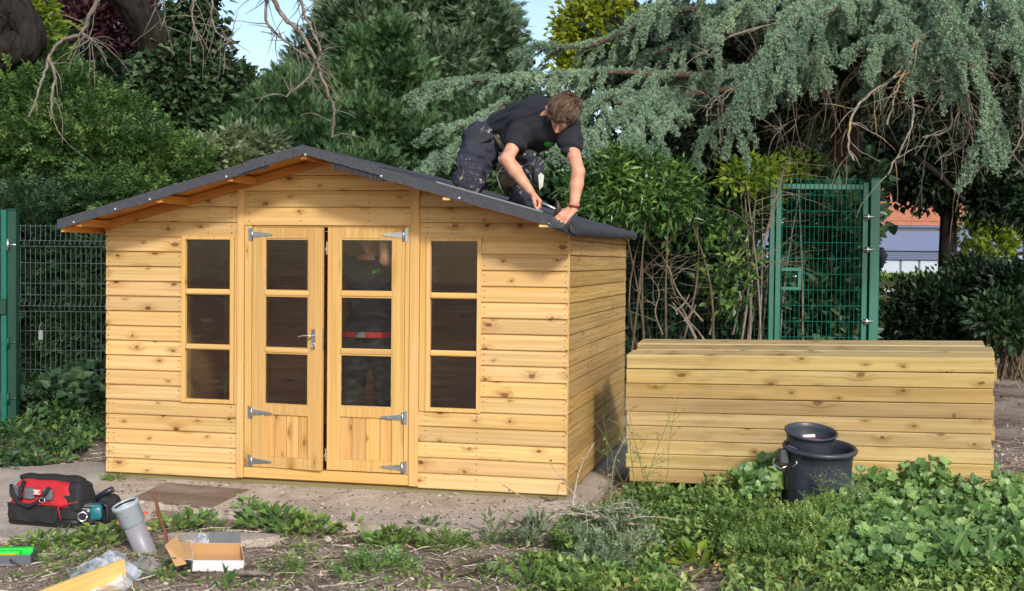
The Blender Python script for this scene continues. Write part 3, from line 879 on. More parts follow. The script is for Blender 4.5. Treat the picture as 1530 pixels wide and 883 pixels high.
# crumpled corner the man is folding
mb = MB()
zc = roof_top(RU1)
mb.add([(-.05, RV0 - .016, zc + .012), (RU1 + .03, RV0 - .02, zc + .002), (RU1 + .05, RV0 + .12, zc - .03), (RU1 + .02, RV0 - .03, zc - .092), (-.04, RV0 - .03, zc - .045), (RU1 - .03, RV0 - .055, zc - .05), (RU1 + .03, RV0 + .10, zc - .10)],
       [(0, 5, 1), (0, 4, 5), (4, 3, 5), (5, 3, 6), (5, 6, 1), (1, 6, 2)])
o = mb.build('felt_corner', M_felt, HS)
sm = o.modifiers.new('thick', 'SOLIDIFY'); sm.thickness = .006
for u, dv in ((-3.385, 0), (-2.81, 0), (-2.25, 0), (-1.685, -.008), (-1.16, -.006), (-.635, 0), (-.045, 0), (-3.07, 0)):
    z = roof_top(u) - .05
    if u == -3.07: z += .005
    mb = MB(); b0 = 0
    mb.tube([(u, RV0 - .0205 + dv, z), (u, RV0 - .010, z)], .0065, 10)
    mb.build('clout_nail', M_clout, HS)
mb = MB().box(-.75, -.700, RV0 - .008, RV0 + .01, roof_top(-.72) - .088, roof_top(-.72) - .070, .002); mb.build('batten_end', W['offcut'], HS)
mb = MB().box(-.115, -.05, RV0 - .010, RV0 + .01, roof_top(-.08) - .085, roof_top(-.08) - .068, .002); mb.build('batten_end', W['offcut'], HS)

# ------------------------------------------------------------------ stack of sleepers
ST = at(937, 530, 8.87); ang = -math.atan2(8.87 - 8.18, 3.13 - .81) 
ordn = ['topmost', 'second from top', 'third from top', 'fourth from top', 'fifth from top', 'sixth from top', 'seventh from top', 'eighth from top', 'lowest']
sl_dir = np.array([cos(ang), sin(ang), 0]); sl_n = np.array([-sin(ang), cos(ang), 0])
tilt = .022; T = .1005
def sleeper_mesh(seed, wd=.242):
    r = np.random.default_rng(seed); L_ = 2.425 + r.normal() * .006; b = .005
    # slightly bowed baulk with chamfered edges
    n = 9; V = []
    prof = [(b, 0), (wd - b, 0), (wd, b), (wd, T - .0025 - b), (wd - b, T - .0025), (b, T - .0025), (0, T - .0025 - b), (0, b)]
    bow = r.normal() * .0025
    for i in range(n):
        x = L_ * i / (n - 1); t = sin(pi * i / (n - 1))
        for p in prof: V.append((x, p[0] + bow * t, p[1] + bow * .4 * t))
    Fq = [(i * 8 + k, (i + 1) * 8 + k, (i + 1) * 8 + (k + 1) % 8, i * 8 + (k + 1) % 8) for i in range(n - 1) for k in range(8)]
    return V, Fq, n
names_row = ['front row', 'middle row', 'back row']
descr = {0: 'grey stained ', 1: '', 2: 'darker ', 3: 'darker tan ', 4: 'knotty ', 5: '', 6: 'pale ', 7: '', 8: ''}
for row in range(3):
    for lay in range(9):
        V, Fq, n = sleeper_mesh(row * 20 + lay)
        me = np_mesh('timber_sleeper', V, [np.array(Fq), np.array([tuple(range(8))[::-1], tuple((n - 1) * 8 + k for k in range(8))])], W['sleeper2'] if lay in (2, 3, 8) else W['sleeper'])
        off = ST + sl_n * (row * .248 + (rng.normal() * .003)) + sl_dir * ([0, .02, -.015][row] + rng.normal() * .007)
        off = off + sl_n * lay * T * .08
        z = ST[2] - .0985 + [0, .024, .050][row] - lay * T - (.002 if lay else 0) + (.0 if lay else .001)
        o = link('timber_sleeper', me, None, (off[0], off[1], z - .0), (.082, -tilt, ang))
        if row == 0: lab = f'{descr[lay]}pine sleeper, {ordn[lay]} of the front row in the long timber stack'
        elif lay == 0: lab = f'pine sleeper whose upper face ends the {names_row[row]} on top of the timber stack'
        else: lab = 'pine sleeper hidden within the timber stack behind its front row'
        tag(o, lab, 'sleeper', 'pine sleepers stacked beside the summerhouse')
for t in (.25, 1.2, 2.15):
    p = ST + sl_dir * t
    zt = ST[2] - .0985 - 8 * T - .008 + t * math.sin(tilt)
    zg = float(ground_z(p[0], p[1])) - .02
    o = MB().box(-.04, .04, 0, .72, zg - zt, -.0005, .003).build('support_batten', W['bearer'], None, (p[0], p[1], zt), (0, 0, ang))
    tag(o, 'short timber batten lying crossways on the soil beneath the sleeper stack', 'batten', 'battens under the sleeper stack')
# ------------------------------------------------------------------ fences and gate
def gz(x, y): return float(ground_z(x, y))
def mesh_panel(name, x0, x1, y, z0, z1, mat, parent, r=.0032, pitch=.052, rows=None, folds=(), twin=False):
    """welded wire panel: upright wires, horizontal wires, V folds that step towards the viewer"""
    xs = np.arange(x0, x1 + 1e-6, pitch)
    def yy(z):
        for f in folds:
            if abs(z - f) < .055: return y - .045 * (1 - abs(z - f) / .055)
        return y
    zs = sorted(set([z0, z1] + [f + d for f in folds for d in (-.055, 0, .055) if z0 < f + d < z1]))
    polys = [np.array([(x, yy(z), z) for z in zs]) for x in xs]
    rad = [r] * len(xs)
    for z in rows:
        polys.append(np.array([(x0 - .01, yy(z) - .004, z), (x1 + .01, yy(z) - .004, z)])); rad.append(r * 1.15)
        if twin: polys.append(np.array([(x0 - .01, yy(z) + .006, z), (x1 + .01, yy(z) + .006, z)])); rad.append(r * 1.15)
    V, Fq = tube_np(polys, rad, 4)
    o = link(name, np_mesh(name, V - np.array(parent.location), Fq, mat), parent)
    return tag(o, kind='stuff')

# left fence and the dark gate post at the picture's left edge
FL = 13.0
fl = empty('mesh_fence', (-2.6, FL, gz(-2.6, FL)), 0, 'tall green welded mesh fence standing between the dark green post and the summerhouse', 'fence')
rows = [.25, .30, .45, .65, .85, 1.05, 1.11, 1.22, 1.34, 1.55, 1.72, 1.78, 1.93]
mesh_panel('wire_panel', -5.12, -2.64, FL, .16, 1.95, M_wire_l, fl, rows=[r_ + .0 for r_ in rows], folds=(.28, 1.10, 1.75))
MB().box(-2.63, -2.57, FL - .0, FL + .06, .0, 1.98, .004).build('post', M_green_dk, fl, origin=fl.location)
PL = 11.2
gp = empty('gate_post', (-4.42, PL, gz(-4.42, PL)), 0, 'dark green steel gate post standing at the left edge by the leafy weeds', 'post')
def B2(name, mat, parent, x0, x1, y0, y1, z0, z1, b=.004):
    return MB().box(x0, x1, y0, y1, z0, z1, b).build(name, mat, parent, origin=parent.location)
B2('post', M_green_dk, gp, -4.483, -4.405, PL, PL + .08, -.04, 2.025)
B2('post_cap', M_green_dk, gp, -4.486, -4.402, PL - .003, PL + .083, 2.026, 2.04)
for z in (.35, .85, 1.72):
    MB().tube([(-4.50, PL + .02, z), (-4.40, PL - .012, z)], .008, 8).tube([(-4.47, PL - .02, z - .05), (-4.47, PL - .02, z + .05)], .012, 8).build('hinge_bolt', M_steel if z > 1 else M_green_dk, gp, origin=gp.location)
lg = empty('gate', (-4.7, PL, gz(-4.7, PL)), 0, 'edge of a dark green steel gate leaf hinged on the left gate post', 'gate')
B2('frame', M_green, lg, -4.545, -4.495, PL + .01, PL + .06, .03, 2.03)
B2('frame', M_green, lg, -5.6, -4.549, PL + .01, PL + .06, 1.98, 2.03); B2('frame', M_green, lg, -5.6, -4.549, PL + .01, PL + .06, .03, .08)
mesh_panel('wire_panel', -5.55, -4.56, PL + .035, .08, 1.98, M_wire, lg, rows=[.4, .8, 1.2, 1.6], r=.004)
B2('latch', M_green_dk, lg, -4.56, -4.49, PL - .012, PL + .006, 1.10, 1.24)

# right fence and open-looking tall gate
FR = 14.0
fr = empty('mesh_fence', (2.9, FR, gz(2.9, FR)), 0, 'green welded mesh fence half swallowed by shrubs between summerhouse and gate', 'fence')
rr = [.20, .26, .47, .68, .89, 1.10, 1.31, 1.37, 1.58, 1.79, 2.0, 2.06]
mesh_panel('wire_panel', .42, 2.86, FR + .05, .18, 2.1, M_wire, fr, rows=rr, folds=(.23, 1.34, 2.03))
mesh_panel('wire_panel', -2.1, .36, FR + .05, .18, 2.1, M_wire, fr, rows=rr, folds=(.23, 1.34, 2.03))
for x in (.39, -2.13): B2('post', M_green_dk, fr, x - .03, x + .03, FR + .06, FR + .12, .0, 2.14)

g = empty('tall_gate', (3.55, FR, gz(3.55, FR)), 0, 'bright green steel mesh gate with a square lock box, standing behind the timber stack', 'gate')
p0, p1 = at(1159, 266, FR), at(1314, 266, FR); zt = p0[2]; zb = .16
gx0, gx1 = p0[0], p1[0]
B2('gate_frame', M_green, g, gx0 + .012, gx0 + .072, FR, FR + .06, zb + .03, zt)
B2('gate_frame', M_green, g, gx1 - .175, gx1 - .115, FR, FR + .06, zb + .05, zt - .04)
B2('gate_frame', M_green, g, gx0 + .074, gx1 - .177, FR + .003, FR + .057, zt - .12, zt - .06)
B2('gate_frame', M_green, g, gx0 + .074, gx1 - .177, FR + .003, FR + .057, zb + .05, zb + .11)
mesh_panel('gate_mesh', gx0 + .08, gx1 - .19, FR - .006, zb + .06, zt - .01, M_green, g, rows=[zb + .12 + .175 * k for k in range(0, 14)], r=.0034, pitch=.0505, twin=False)
bz0, bz1 = at(0, 422, FR)[2], at(0, 388, FR)[2]
bx0, bx1 = gx0 + .074, gx0 + .30
for a_ in ((bx0, bx1, bz1 - .04, bz1), (bx0, bx1, bz0, bz0 + .04), (bx1 - .04, bx1, bz0 + .041, bz1 - .041)):
    B2('lock_box', M_green, g, a_[0], a_[1], FR - .012, FR + .07, a_[2], a_[3], .003)
MB().tube([(bx1 - .10, FR + .02, (bz0 + bz1) / 2 + .03), (bx1 - .02, FR + .02, (bz0 + bz1) / 2 + .03)], .012, 8).build('lock_bolt', M_steel, g, origin=g.location)
gp2 = empty('gate_post', (gx1 - .05, FR, gz(3.9, FR)), 0, 'bright green square steel post on which the tall mesh gate hangs', 'post')
B2('post', M_green, gp2, gx1 - .095, gx1 + .01, FR - .02, FR + .085, .1, zt + .0)
B2('post_cap', M_green, gp2, gx1 - .098, gx1 + .013, FR - .023, FR + .088, zt + .001, zt + .014)
for z in (at(0, 311, FR)[2], at(0, 360, FR)[2], at(0, 467, FR)[2]):
    MB().tube([(gx1 - .18, FR - .03, z), (gx1 - .05, FR - .03, z)], .011, 8).tube([(gx1 - .125, FR - .03, z - .03), (gx1 - .125, FR - .03, z + .03)], .018, 8).build('hinge_bolt', M_steel, gp2, origin=gp2.location)
gp3 = empty('gate_post', (gx0 - .04, FR, gz(2.9, FR)), 0, 'slim green post beside the latch side of the tall mesh gate', 'post')
B2('post', M_green, gp3, gx0 - .05, gx0 + .006, FR + .03, FR + .09, .1, zt - .02)
B2('post_bracket', M_green_dk, gp3, gx0 - .055, gx0 + .004, FR + .012, FR + .028, zt - .22, zt - .10)
# padlock hanging on the left fence
pk = MB().box(-.022, .022, -.012, .012, -.11, -.01, .005).tube([(-.015, 0, -.01), (-.015, 0, .03), (0, 0, .05), (.012, -.01, .07)], .003, 6).build('tag_plate', mat_plain('grey plastic tag', (.25, .26, .26), .5), None, at(61, 492, FL - .05))
tag(pk, 'small grey tag hanging by a white tie from the left mesh fence', 'tag')

# dark cloth thing seen past the gate post
M_navy = mat_plain('navy cloth', (.012, .016, .035), .8)
c = at(1317, 387, 14.16)
mb = MB(); pts = [(-.02, 0, .14), (-.02, 0, .06), (.0, 0, -.04), (.01, .01, -.13)]
mb.tube([(-.14, 0, .1), (-.16, .02, .02), (-.10, .01, -.10)], [.04, .05, .02], 10)
mb.tube([(-.01, 0, .12), (.02, .01, .04), (.0, .01, -.10)], [.03, .055, .02], 10)
mb.tube([(-.14, .01, .06), (0, .01, .06)], .035, 10)
o = mb.build('jacket', M_navy, None, c); tag(o, 'dark navy jacket slung behind the hinge post of the tall green gate', 'jacket')

# ------------------------------------------------------------------ building over the road
BY = 45.0
M_brick_far = NT('far brick'); _b = M_brick_far
_br = _b.n('ShaderNodeTexBrick'); _b.put(_br.inputs['Vector'], _b.n('ShaderNodeMapping', i_0=_b.obj(), i_2=(pi / 2, 0, 0)).outputs[0])
_br.inputs['Scale'].default_value = 3.5; _br.inputs['Color1'].default_value = (.42, .15, .08, 1); _br.inputs['Color2'].default_value = (.33, .11, .06, 1); _br.inputs['Mortar'].default_value = (.3, .2, .15, 1)
_b.col(_br.outputs[0]); _b.rough(.9); M_brick_far = _b.m
M_band = mat_plain('blue grey fascia', (.10, .14, .27), .5, var=.08, scale=.6)
M_blind = mat_plain('pale shutter glass', (.36, .44, .52), .25, var=.15, scale=.8)
M_fr = mat_plain('grey frame', (.12, .14, .2), .5)
M_white = mat_plain('white render', (.75, .75, .73), .8, var=.05)
bd = empty('shop_building', (14, BY, .2), 0, 'low brick building with a blue grey fascia band and pale windows beyond the road', 'building')
def far(name, mat, x0, x1, y0, y1, z0, z1): return MB().box(x0, x1, y0, y1, z0, z1, .01).build(name, mat, bd, origin=bd.location)
far('brick_wall', M_brick_far, 12.5, 26, BY + .3, BY + 8, .2, 6.5)
far('white_wall', M_white, 3.5, 12.48, BY + .2, BY + 8, .2, 5.2)
z345, z380, z388, z415 = [at(1400, q, BY)[2] for q in (345, 378, 389, 417)]
far('fascia', M_band, 3.4, 26.2, BY - .2, BY + .18, z380 + .06, z345)
far('shutter_box', M_fr, 10.0, 16.2, BY - .1, BY + .19, z388, z380 + .055)
for k in range(4): far('shutter_slat', M_band, 10.0, 16.2, BY - .13, BY - .105, z388 + .02 + k * (z380 - z388) / 4, z388 + .01 + (k + .8) * (z380 - z388) / 4)
xw = [at(q, 400, BY)[0] for q in (1312, 1345, 1373, 1404)]
for a_, b_ in zip(xw[:-1], xw[1:]):
    w_ = far('window', M_fr, a_, b_, BY + .0, BY + .15, z415 - .6, z388 - .005)
    for q in (0, 1):
        zz0 = z415 - .55 + q * .75; 
        MB().box(a_ + .04, b_ - .04, BY - .02, BY - .003, zz0, zz0 + (.68 if q else .70), .005).build('pane', M_blind, w_, origin=bd.location)
for a_ in (17.2, 19.6, 22.0): 
    w_ = far('window', M_fr, a_, a_ + 2.2, BY + .0, BY + .15, .9, 2.0)
    MB().box(a_ + .06, a_ + 2.14, BY - .02, BY - .003, .96, 1.94, .005).build('pane', M_blind, w_, origin=bd.location)
for a_ in (5.5, 8.0):
    w_ = far('window', M_fr, a_, a_ + 1.6, BY + .06, BY + .19, 1.0, 2.1)
    MB().box(a_ + .06, a_ + 1.54, BY + .03, BY + .055, 1.06, 2.04, .005).build('pane', M_blind, w_, origin=bd.location)
far('parapet', M_white, 12.4, 26.1, BY - .05, BY + .28, z345 + .003, z345 + .09)
MB().tube([(10, BY - .28, z345 + .12), (26.2, BY - .28, z345 + .12)], .07, 8).build('gutter', M_fr, bd, origin=bd.location)
far('downpipe', M_fr, 16.35, 16.47, BY - .3, BY - .21, .3, z345)
for q_ in range(6): far('coping_course', M_brick_far, 12.5, 26, BY + .27 - .0, BY + .298, z345 + .35 + q_ * .5, z345 + .42 + q_ * .5)
# black rail fence in front of the grass
rf = empty('rail_fence', (9, 26, .2), 0, 'low black rail fence along the far grass, seen right of the green gate', 'fence')
M_black = mat_plain('black rail', (.012, .012, .012), .6)
for py in (424, 440, 447): 
    zz = at(1350, py, 26)[2]
    B2('rail', M_black, rf, 5.5, 14, 26.0, 26.05, zz - .035, zz + .035)
for x in np.arange(5.7, 14, 1.6): B2('post', M_black, rf, x, x + .09, 26.06, 26.14, .1, at(1350, 421, 26)[2])

# ------------------------------------------------------------------ trees
def leaf_part(name, parts, mat, parent, smooth=False):
    V, Fl = merge(parts)
    return link(name, np_mesh(name, V - np.array(parent.location, np.float32), Fl, mat, smooth), parent)
def wood_part(name, polys, radii, mat, parent, n=7, stuff=False):
    V, Fq = tube_np(polys, radii, n)
    o = link(name, np_mesh(name, V - np.array(parent.location), Fq, mat, True), parent)
    if stuff: tag(o, kind='stuff')
    return o
def leaves(tpl, P, out, size, up=.0, jitter=.6, var=.35):
    n = len(P)
    d = out / (np.linalg.norm(out, axis=1, keepdims=True) + 1e-9) + rdir(n) * jitter + np.array([0, 0, up])
    return scatter(tpl[0], tpl[1], P, d, size * rng.uniform(1 - var, 1 + var, n), rng.uniform(-1.2, 1.2, n))
def blob(px, py, Y, rpx, rpy, ry=None, w=None):
    """an ellipsoid of foliage centred at a place Y metres away"""
    c = at(px, py, Y); s = Y / F_PX
    b = (c[0], c[1], c[2], rpx * s, ry if ry else rpx * s * .7, rpy * s)
    return b + ((w,) if w else ())
def tree_root(name, x, y, label, cat='tree', group=None): return empty(name, (x, y, gz(x, y)), 0, label, cat, group)
def shrub(name, blobs, tpl, mat, size, nclump, per, rclump, label, up=.1, cat='shrub', stems=14, smat=None, group=None, shell=.5, jit=.6):
    c = np.mean([b[:3] for b in blobs], 0)
    r = tree_root(name, c[0], c[1], label, cat, group)
    P, out = clump_points(blobs, nclump, per, rclump, shell)
    g0 = ground_z(P[:, 0], P[:, 1]); ok = P[:, 2] > g0 + .03
    P, out = P[ok], out[ok]
    leaf_part('foliage', [leaves(tpl, P, out, size, up, jit)], mat, r)
    if stems:
        polys = []; rad = []
        for k in range(stems):
            b = blobs[rng.integers(len(blobs))]
            tgt = np.array(b[:3]) + rdir(1)[0] * np.array(b[3:6]) * .8
            base = np.array([tgt[0] * .6 + b[0] * .4 + rng.normal() * .15, tgt[1] + rng.normal() * .1, 0]); base[2] = gz(base[0], base[1]) - .05
            mid = (base + tgt) / 2 + rng.normal(size=3) * .12
            polys.append(spline([base, mid, tgt], 5)); rad.append(np.linspace(.018, .005, 11))
        wood_part('stem', polys, rad, smat or M_twig_dk, r, 5, True)
    return r

def bark_trunk(name, polys, radii, mat, parent, n=30, seed=1):
    Vs = []; Fs = []; off = 0; g = np.random.default_rng(seed)
    for P, R in zip(polys, radii):
        t = np.linspace(0, 1, len(P)); tt = np.linspace(0, 1, 90)
        P2 = np.stack([np.interp(tt, t, P[:, i]) for i in range(3)], 1); R2 = np.interp(tt, t, np.asarray(R))
        V, Fq = tube_np([P2], [R2], n)
        V = V.reshape(90, n, 3); th = np.arange(n) * 2 * pi / n; s_ = np.arange(90)[:, None] * .35
        k = 1 + .07 * np.sin(7 * th + 2.2 * np.sin(s_ * .8)) + .05 * np.sin(13 * th - s_ * .5 + 2 * np.sin(s_)) + .10 * np.sin(2 * th + s_ * .23) + g.normal(size=(90, n)) * .018
        V = P2[:, None] + (V - P2[:, None]) * k[..., None]
        Vs.append(V.reshape(-1, 3)); Fs.append(Fq + off); off += 90 * n
    return link(name, np_mesh(name, np.concatenate(Vs) - np.array(parent.location), np.concatenate(Fs), mat, True), parent)
# tall cypress group in the middle
def cypress(label, blobs, px, Y, nclump, mat, size=.24, per=26, rclump=.26, trunk=True, group=None):
    b0 = at(px, 300, Y)
    r = tree_root('cypress_tree', b0[0], Y, label, 'tree', group)
    P, out = clump_points(blobs, nclump, per, rclump, .45)
    leaf_part('crown', [leaves(FROND, P, out, size, .30, .60)], mat, r)
    if trunk:
        top = max(b[2] + b[5] for b in blobs)
        polys = [np.array([(b0[0] + .05 * sin(k), Y + .3, gz(b0[0], Y) + (top - .2) * k / 8) for k in range(9)])]; rad = [np.linspace(.16, .03, 9)]
        for b in blobs:
            for q in range(5):
                tgt = np.array(b[:3]) + rdir(1)[0] * np.array(b[3:6]) * .7
                st = np.array([b0[0], Y + .3, max(.4, tgt[2] - .5 - rng.random() * .4)])
                polys.append(spline([st, (st + tgt) / 2 + [0, 0, -.1], tgt], 4)); rad.append(np.linspace(.04, .008, 9))
        wood_part('trunk', polys, rad, M_bark, r, 6)
    return r
cypress('tallest bushy cypress tree rising behind the summerhouse ridge out of the picture top',
        [blob(560, 60, 19, 90, 70), blob(640, 110, 18.6, 80, 70), blob(700, 60, 19, 70, 60), blob(480, 110, 19.2, 40, 50), blob(640, 10, 19, 110, 60), blob(740, 105, 19, 45, 40), blob(600, 170, 18.8, 110, 60), blob(700, 190, 19, 60, 60)],
        620, 19, 1500, L['conifer2'], .18, 30, .22)
cypress('smaller pointed cypress with upright leaders just above the summerhouse roof ridge',
        [blob(560, 120, 16.6, 40, 60), blob(520, 150, 16.4, 45, 55), blob(600, 140, 16.6, 38, 60), blob(545, 200, 16.2, 70, 50), blob(500, 210, 16.2, 60, 50), blob(610, 215, 16.3, 50, 40), blob(525, 85, 16.6, 10, 26, .12, .06), blob(586, 62, 16.6, 11, 26, .12, .06), blob(548, 80, 16.6, 9, 22, .12, .05)],
        555, 16.6, 1000, L['conifer'], .145, 30, .16)
cypress('low spreading cypress at the left of the ridge with feathery grey green sprays',
        [blob(420, 190, 16.0, 55, 60), blob(385, 230, 15.6, 60, 45), blob(460, 225, 15.8, 50, 50), blob(440, 150, 16.4, 35, 40), blob(500, 260, 15.6, 90, 30)],
        425, 16.2, 760, L['conifer'], .145, 30, .19)
cypress('shadowed cypress foliage filling the gap between the ridge and the kneeling man',
        [blob(660, 240, 17, 60, 40), blob(720, 200, 17.5, 50, 40), blob(600, 265, 17, 60, 25), blob(760, 240, 17.5, 50, 40)],
        680, 17.5, 520, L['conifer'], .145, 28, .20)

# ivy clad tree on the left with leaning trunk
it = tree_root('ivy_clad_tree', *at(275, 300, 16.5)[:2], 'old dark tree with forked trunk smothered in ivy, left of the ridge', 'tree')
def px_poly(pts, n=6): return spline([at(*p) for p in pts], n)
tr = [px_poly([(300, 420, 16.6), (285, 250, 16.6), (255, 130, 16.5), (225, 50, 16.3), (175, -20, 16), (120, -90, 15.8)]),
      px_poly([(285, 230, 16.6), (300, 110, 16.7), (308, 20, 16.8), (315, -60, 16.9)])]
n0 = len(tr[0]); bark_trunk('trunk', tr, [np.linspace(.32, .15, n0), np.linspace(.2, .12, len(tr[1]))], M_bark, it, 30)
P, out = clump_points([blob(275, 190, 16.3, 75, 95), blob(250, 120, 16.2, 45, 50), blob(335, 165, 16.6, 60, 60), blob(290, 70, 16.6, 38, 60), blob(330, 210, 16.2, 60, 50), blob(290, 20, 16.7, 30, 40)], 620, 17, .22, .75)
leaf_part('ivy', [leaves(IVY, P, out + np.array([0, -.6, 0]), .105, -.5, .5)], L['ivy'], it)
P, out = clump_points([blob(350, 140, 16.9, 50, 30), blob(325, 100, 17, 22, 30), blob(385, 155, 17, 30, 25)], 150, 18, .18, .3)
leaf_part('foliage', [leaves(LEAF, P, out, .10, .2, .6)], L['ash_dk'], it)
P, out = clump_points([blob(260, -250, 17, 150, 90), blob(380, -300, 17, 130, 90)], 380, 16, .28, .3)
leaf_part('crown', [leaves(LEAF, P, out, .13, .0, .8)], L['ash_dk'], it)
# bare dead boughs hanging from above the picture
def dead_bough(lines, label, Y, twigs=60, mat=None, r0=.033):
    c = at(lines[0][0][0], lines[0][0][1], Y)
    r = empty('dead_bough', (c[0], c[1], c[2]), 0, label, 'branch')
    polys = []; rad = []
    main = [px_poly([(x, y, Y + dy) for x, y, dy in ln], 6) for ln in lines]
    for i, m in enumerate(main):
        polys.append(m + rng.normal(size=m.shape) * .006); rad.append(np.linspace(r0 * (1 if i == 0 else .6), .010, len(m)))
    wood_part('bough', polys, rad, mat or M_twig, r, 8)
    polys = []; rad = []
    for k in range(twigs):
        m = main[rng.integers(len(main))]; p = m[rng.integers(len(m))]
        t = grow(p, rdir(1, -.3)[0], rng.uniform(.15, .6), .7, .5, .05)
        polys.append(t); rad.append(np.linspace(.007, .0025, len(t)))
    wood_part('twig', polys, rad, mat or M_twig, r, 4, True)
    return r
dead_bough([[(-50, -120, 1.1), (70, -110, .6), (160, -40, 0), (140, 10, 0), (122, 48, 0), (90, 62, 0), (72, 88, 0), (60, 130, -.2), (44, 175, -.3)], [(72, 88, 0), (82, 110, -.1), (78, 150, -.2), (77, 178, -.2)], [(122, 48, 0), (138, 60, -.1)]],
           'pale crooked dead bough hanging down at the top left', 13.5, 34)
dead_bough([[(312, -70, 2.6), (355, -90, 1.2), (395, -30, 0), (420, 20, 0), (450, 50, 0), (470, 85, -.1), (478, 105, -.1), (490, 140, -.2), (500, 165, -.3), (496, 205, -.3)], [(470, 85, 0), (465, 110, -.1), (428, 145, -.2)], [(440, -30, .1), (455, 20, .1), (478, 70, 0), (476, 100, 0)], [(400, -20, .1), (398, 30, .1), (420, 55, 0), (462, 88, 0)]],
           'bare twiggy dead bough hanging in front of the tall cypress', 14.0, 80)
dead_bough([[(170, -40, 1.5), (215, -70, .7), (240, -30, 0), (246, 20, 0), (240, 45, 0)], [(290, -30, 0), (288, 25, 0), (295, 60, 0)], [(315, -30, 0), (320, 40, 0), (345, 62, 0)]],
           'thin grey dead twigs dangling across the ivy clad trunk', 14.5, 60, None, .02)
lt = tree_root('leaning_tree', *at(-60, 300, 15)[:2], 'dark leaning tree trunk crossing the top left corner', 'tree')
bark_trunk('trunk', [px_poly([(-160, 360, 15), (-60, 120, 15), (0, 20, 14.8), (-60, -120, 14.6)]), px_poly([(-90, 190, 15), (-20, 90, 14.9), (45, 62, 14.8), (15, -10, 14.9), (-20, -80, 15)])], [np.linspace(.30, .16, 19), np.linspace(.24, .14, 25)], M_bark, lt, 34)
P, out = clump_points([blob(60, 55, 15.3, 35, 35, w=1), blob(30, 20, 15.2, 40, 30, w=1), blob(-150, -260, 15.6, 180, 90, w=7), blob(40, -320, 15.8, 180, 80, w=7)], 560, 14, .2)
leaf_part('foliage', [leaves(LEAF, P, out, .11, -.3, .6)], L['lime'], lt)

cb = tree_root('copper_beech', *at(130, 300, 25)[:2], 'purple leaved copper beech standing behind the ivy clad tree', 'tree')
P, out = clump_points([blob(130, 60, 25, 90, 75), blob(170, 110, 25, 50, 40), blob(60, 40, 25.5, 70, 60), blob(180, 20, 25, 60, 50), blob(90, 110, 25.5, 80, 50)], 900, 20, .35, .4)
leaf_part('crown', [leaves(LEAF, P, out, .13, 0, .8)], L['beech'], cb)
wood_part('trunk', [px_poly([(135, 400, 25.3), (130, 250, 25.3), (120, 100, 25.3), (110, 20, 25.3)]), px_poly([(130, 200, 25.3), (170, 120, 25), (190, 40, 25)])], [np.linspace(.3, .1, 19), np.linspace(.14, .05, 13)], M_bark, cb, 8)

yt = tree_root('yellow_tree', *at(850, 300, 27)[:2], 'yellow green autumn tree glimpsed behind the cedar boughs', 'tree')
P, out = clump_points([blob(878, 55, 27, 48, 55), blob(900, 15, 27, 50, 35), blob(940, 70, 27.5, 55, 50), blob(862, 105, 27, 40, 22)], 420, 16, .3, .4)
leaf_part('crown', [leaves(LEAF, P, out, .17, 0, .8)], L['yellow'], yt)
wood_part('trunk', [px_poly([(880, 420, 27.3), (878, 200, 27.3), (870, 60, 27.3)])], [np.linspace(.25, .08, 13)], M_bark, yt, 8)

# left shrub mass
shrub('ash_shrub', [blob(60, 170, 15, 90, 60), blob(20, 240, 14.5, 90, 60), blob(110, 230, 14.4, 80, 60), blob(60, 120, 15.4, 60, 30)], PINNATE, L['ash'], .19, 800, 18, .19,
      'feathery green ash shrub spreading over the fence at the left edge', stems=20)
shrub('ash_shrub', [blob(200, 250, 14.6, 80, 55), blob(150, 190, 15.0, 70, 45), blob(270, 265, 14.8, 60, 35), blob(180, 300, 14.2, 80, 35)], PINNATE, L['ash'], .185, 760, 18, .18,
      'feathery green shrub rising behind the left slope of the roof', stems=20)
shrub('privet_shrub', [blob(330, 245, 15.0, 60, 28), blob(370, 225, 15.2, 50, 25)], LEAF, L['weedgrey'], .10, 240, 26, .15,
      'grey green small leaved shrub behind the upper left roof slope', stems=8)
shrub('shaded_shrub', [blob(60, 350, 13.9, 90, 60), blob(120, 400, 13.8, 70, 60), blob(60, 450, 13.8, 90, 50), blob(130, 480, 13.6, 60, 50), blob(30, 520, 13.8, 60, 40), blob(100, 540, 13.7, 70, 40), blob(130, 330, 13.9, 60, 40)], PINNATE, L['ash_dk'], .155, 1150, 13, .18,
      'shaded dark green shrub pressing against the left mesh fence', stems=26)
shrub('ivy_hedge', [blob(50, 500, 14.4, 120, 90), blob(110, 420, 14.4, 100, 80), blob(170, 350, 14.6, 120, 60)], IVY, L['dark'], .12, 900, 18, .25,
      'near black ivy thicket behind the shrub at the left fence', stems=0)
# ------------------------------------------------------------------ the blue cedar
cd_ = tree_root('cedar_tree', *at(1262, 300, 18)[:2], 'huge blue grey cedar with drooping boughs over the green gate', 'tree')
limbs = []      # (points px,py,Y ; density of branchlets ; droop ; reach ; radius)
def limb(pts, dens=1.0, droop=.8, reach=.8, r=.06): limbs.append((px_poly(pts, 7), dens, droop, reach, r))
limb([(1262, 20, 18), (1240, 50, 14.8), (1225, 90, 14.0), (1240, 140, 13.7)], 1.2, 1.4, .35, .04)
limb([(1262, 0, 18), (1330, 60, 15.0), (1310, 95, 14.2), (1300, 130, 14.0)], 1.1, 1.4, .32, .04)
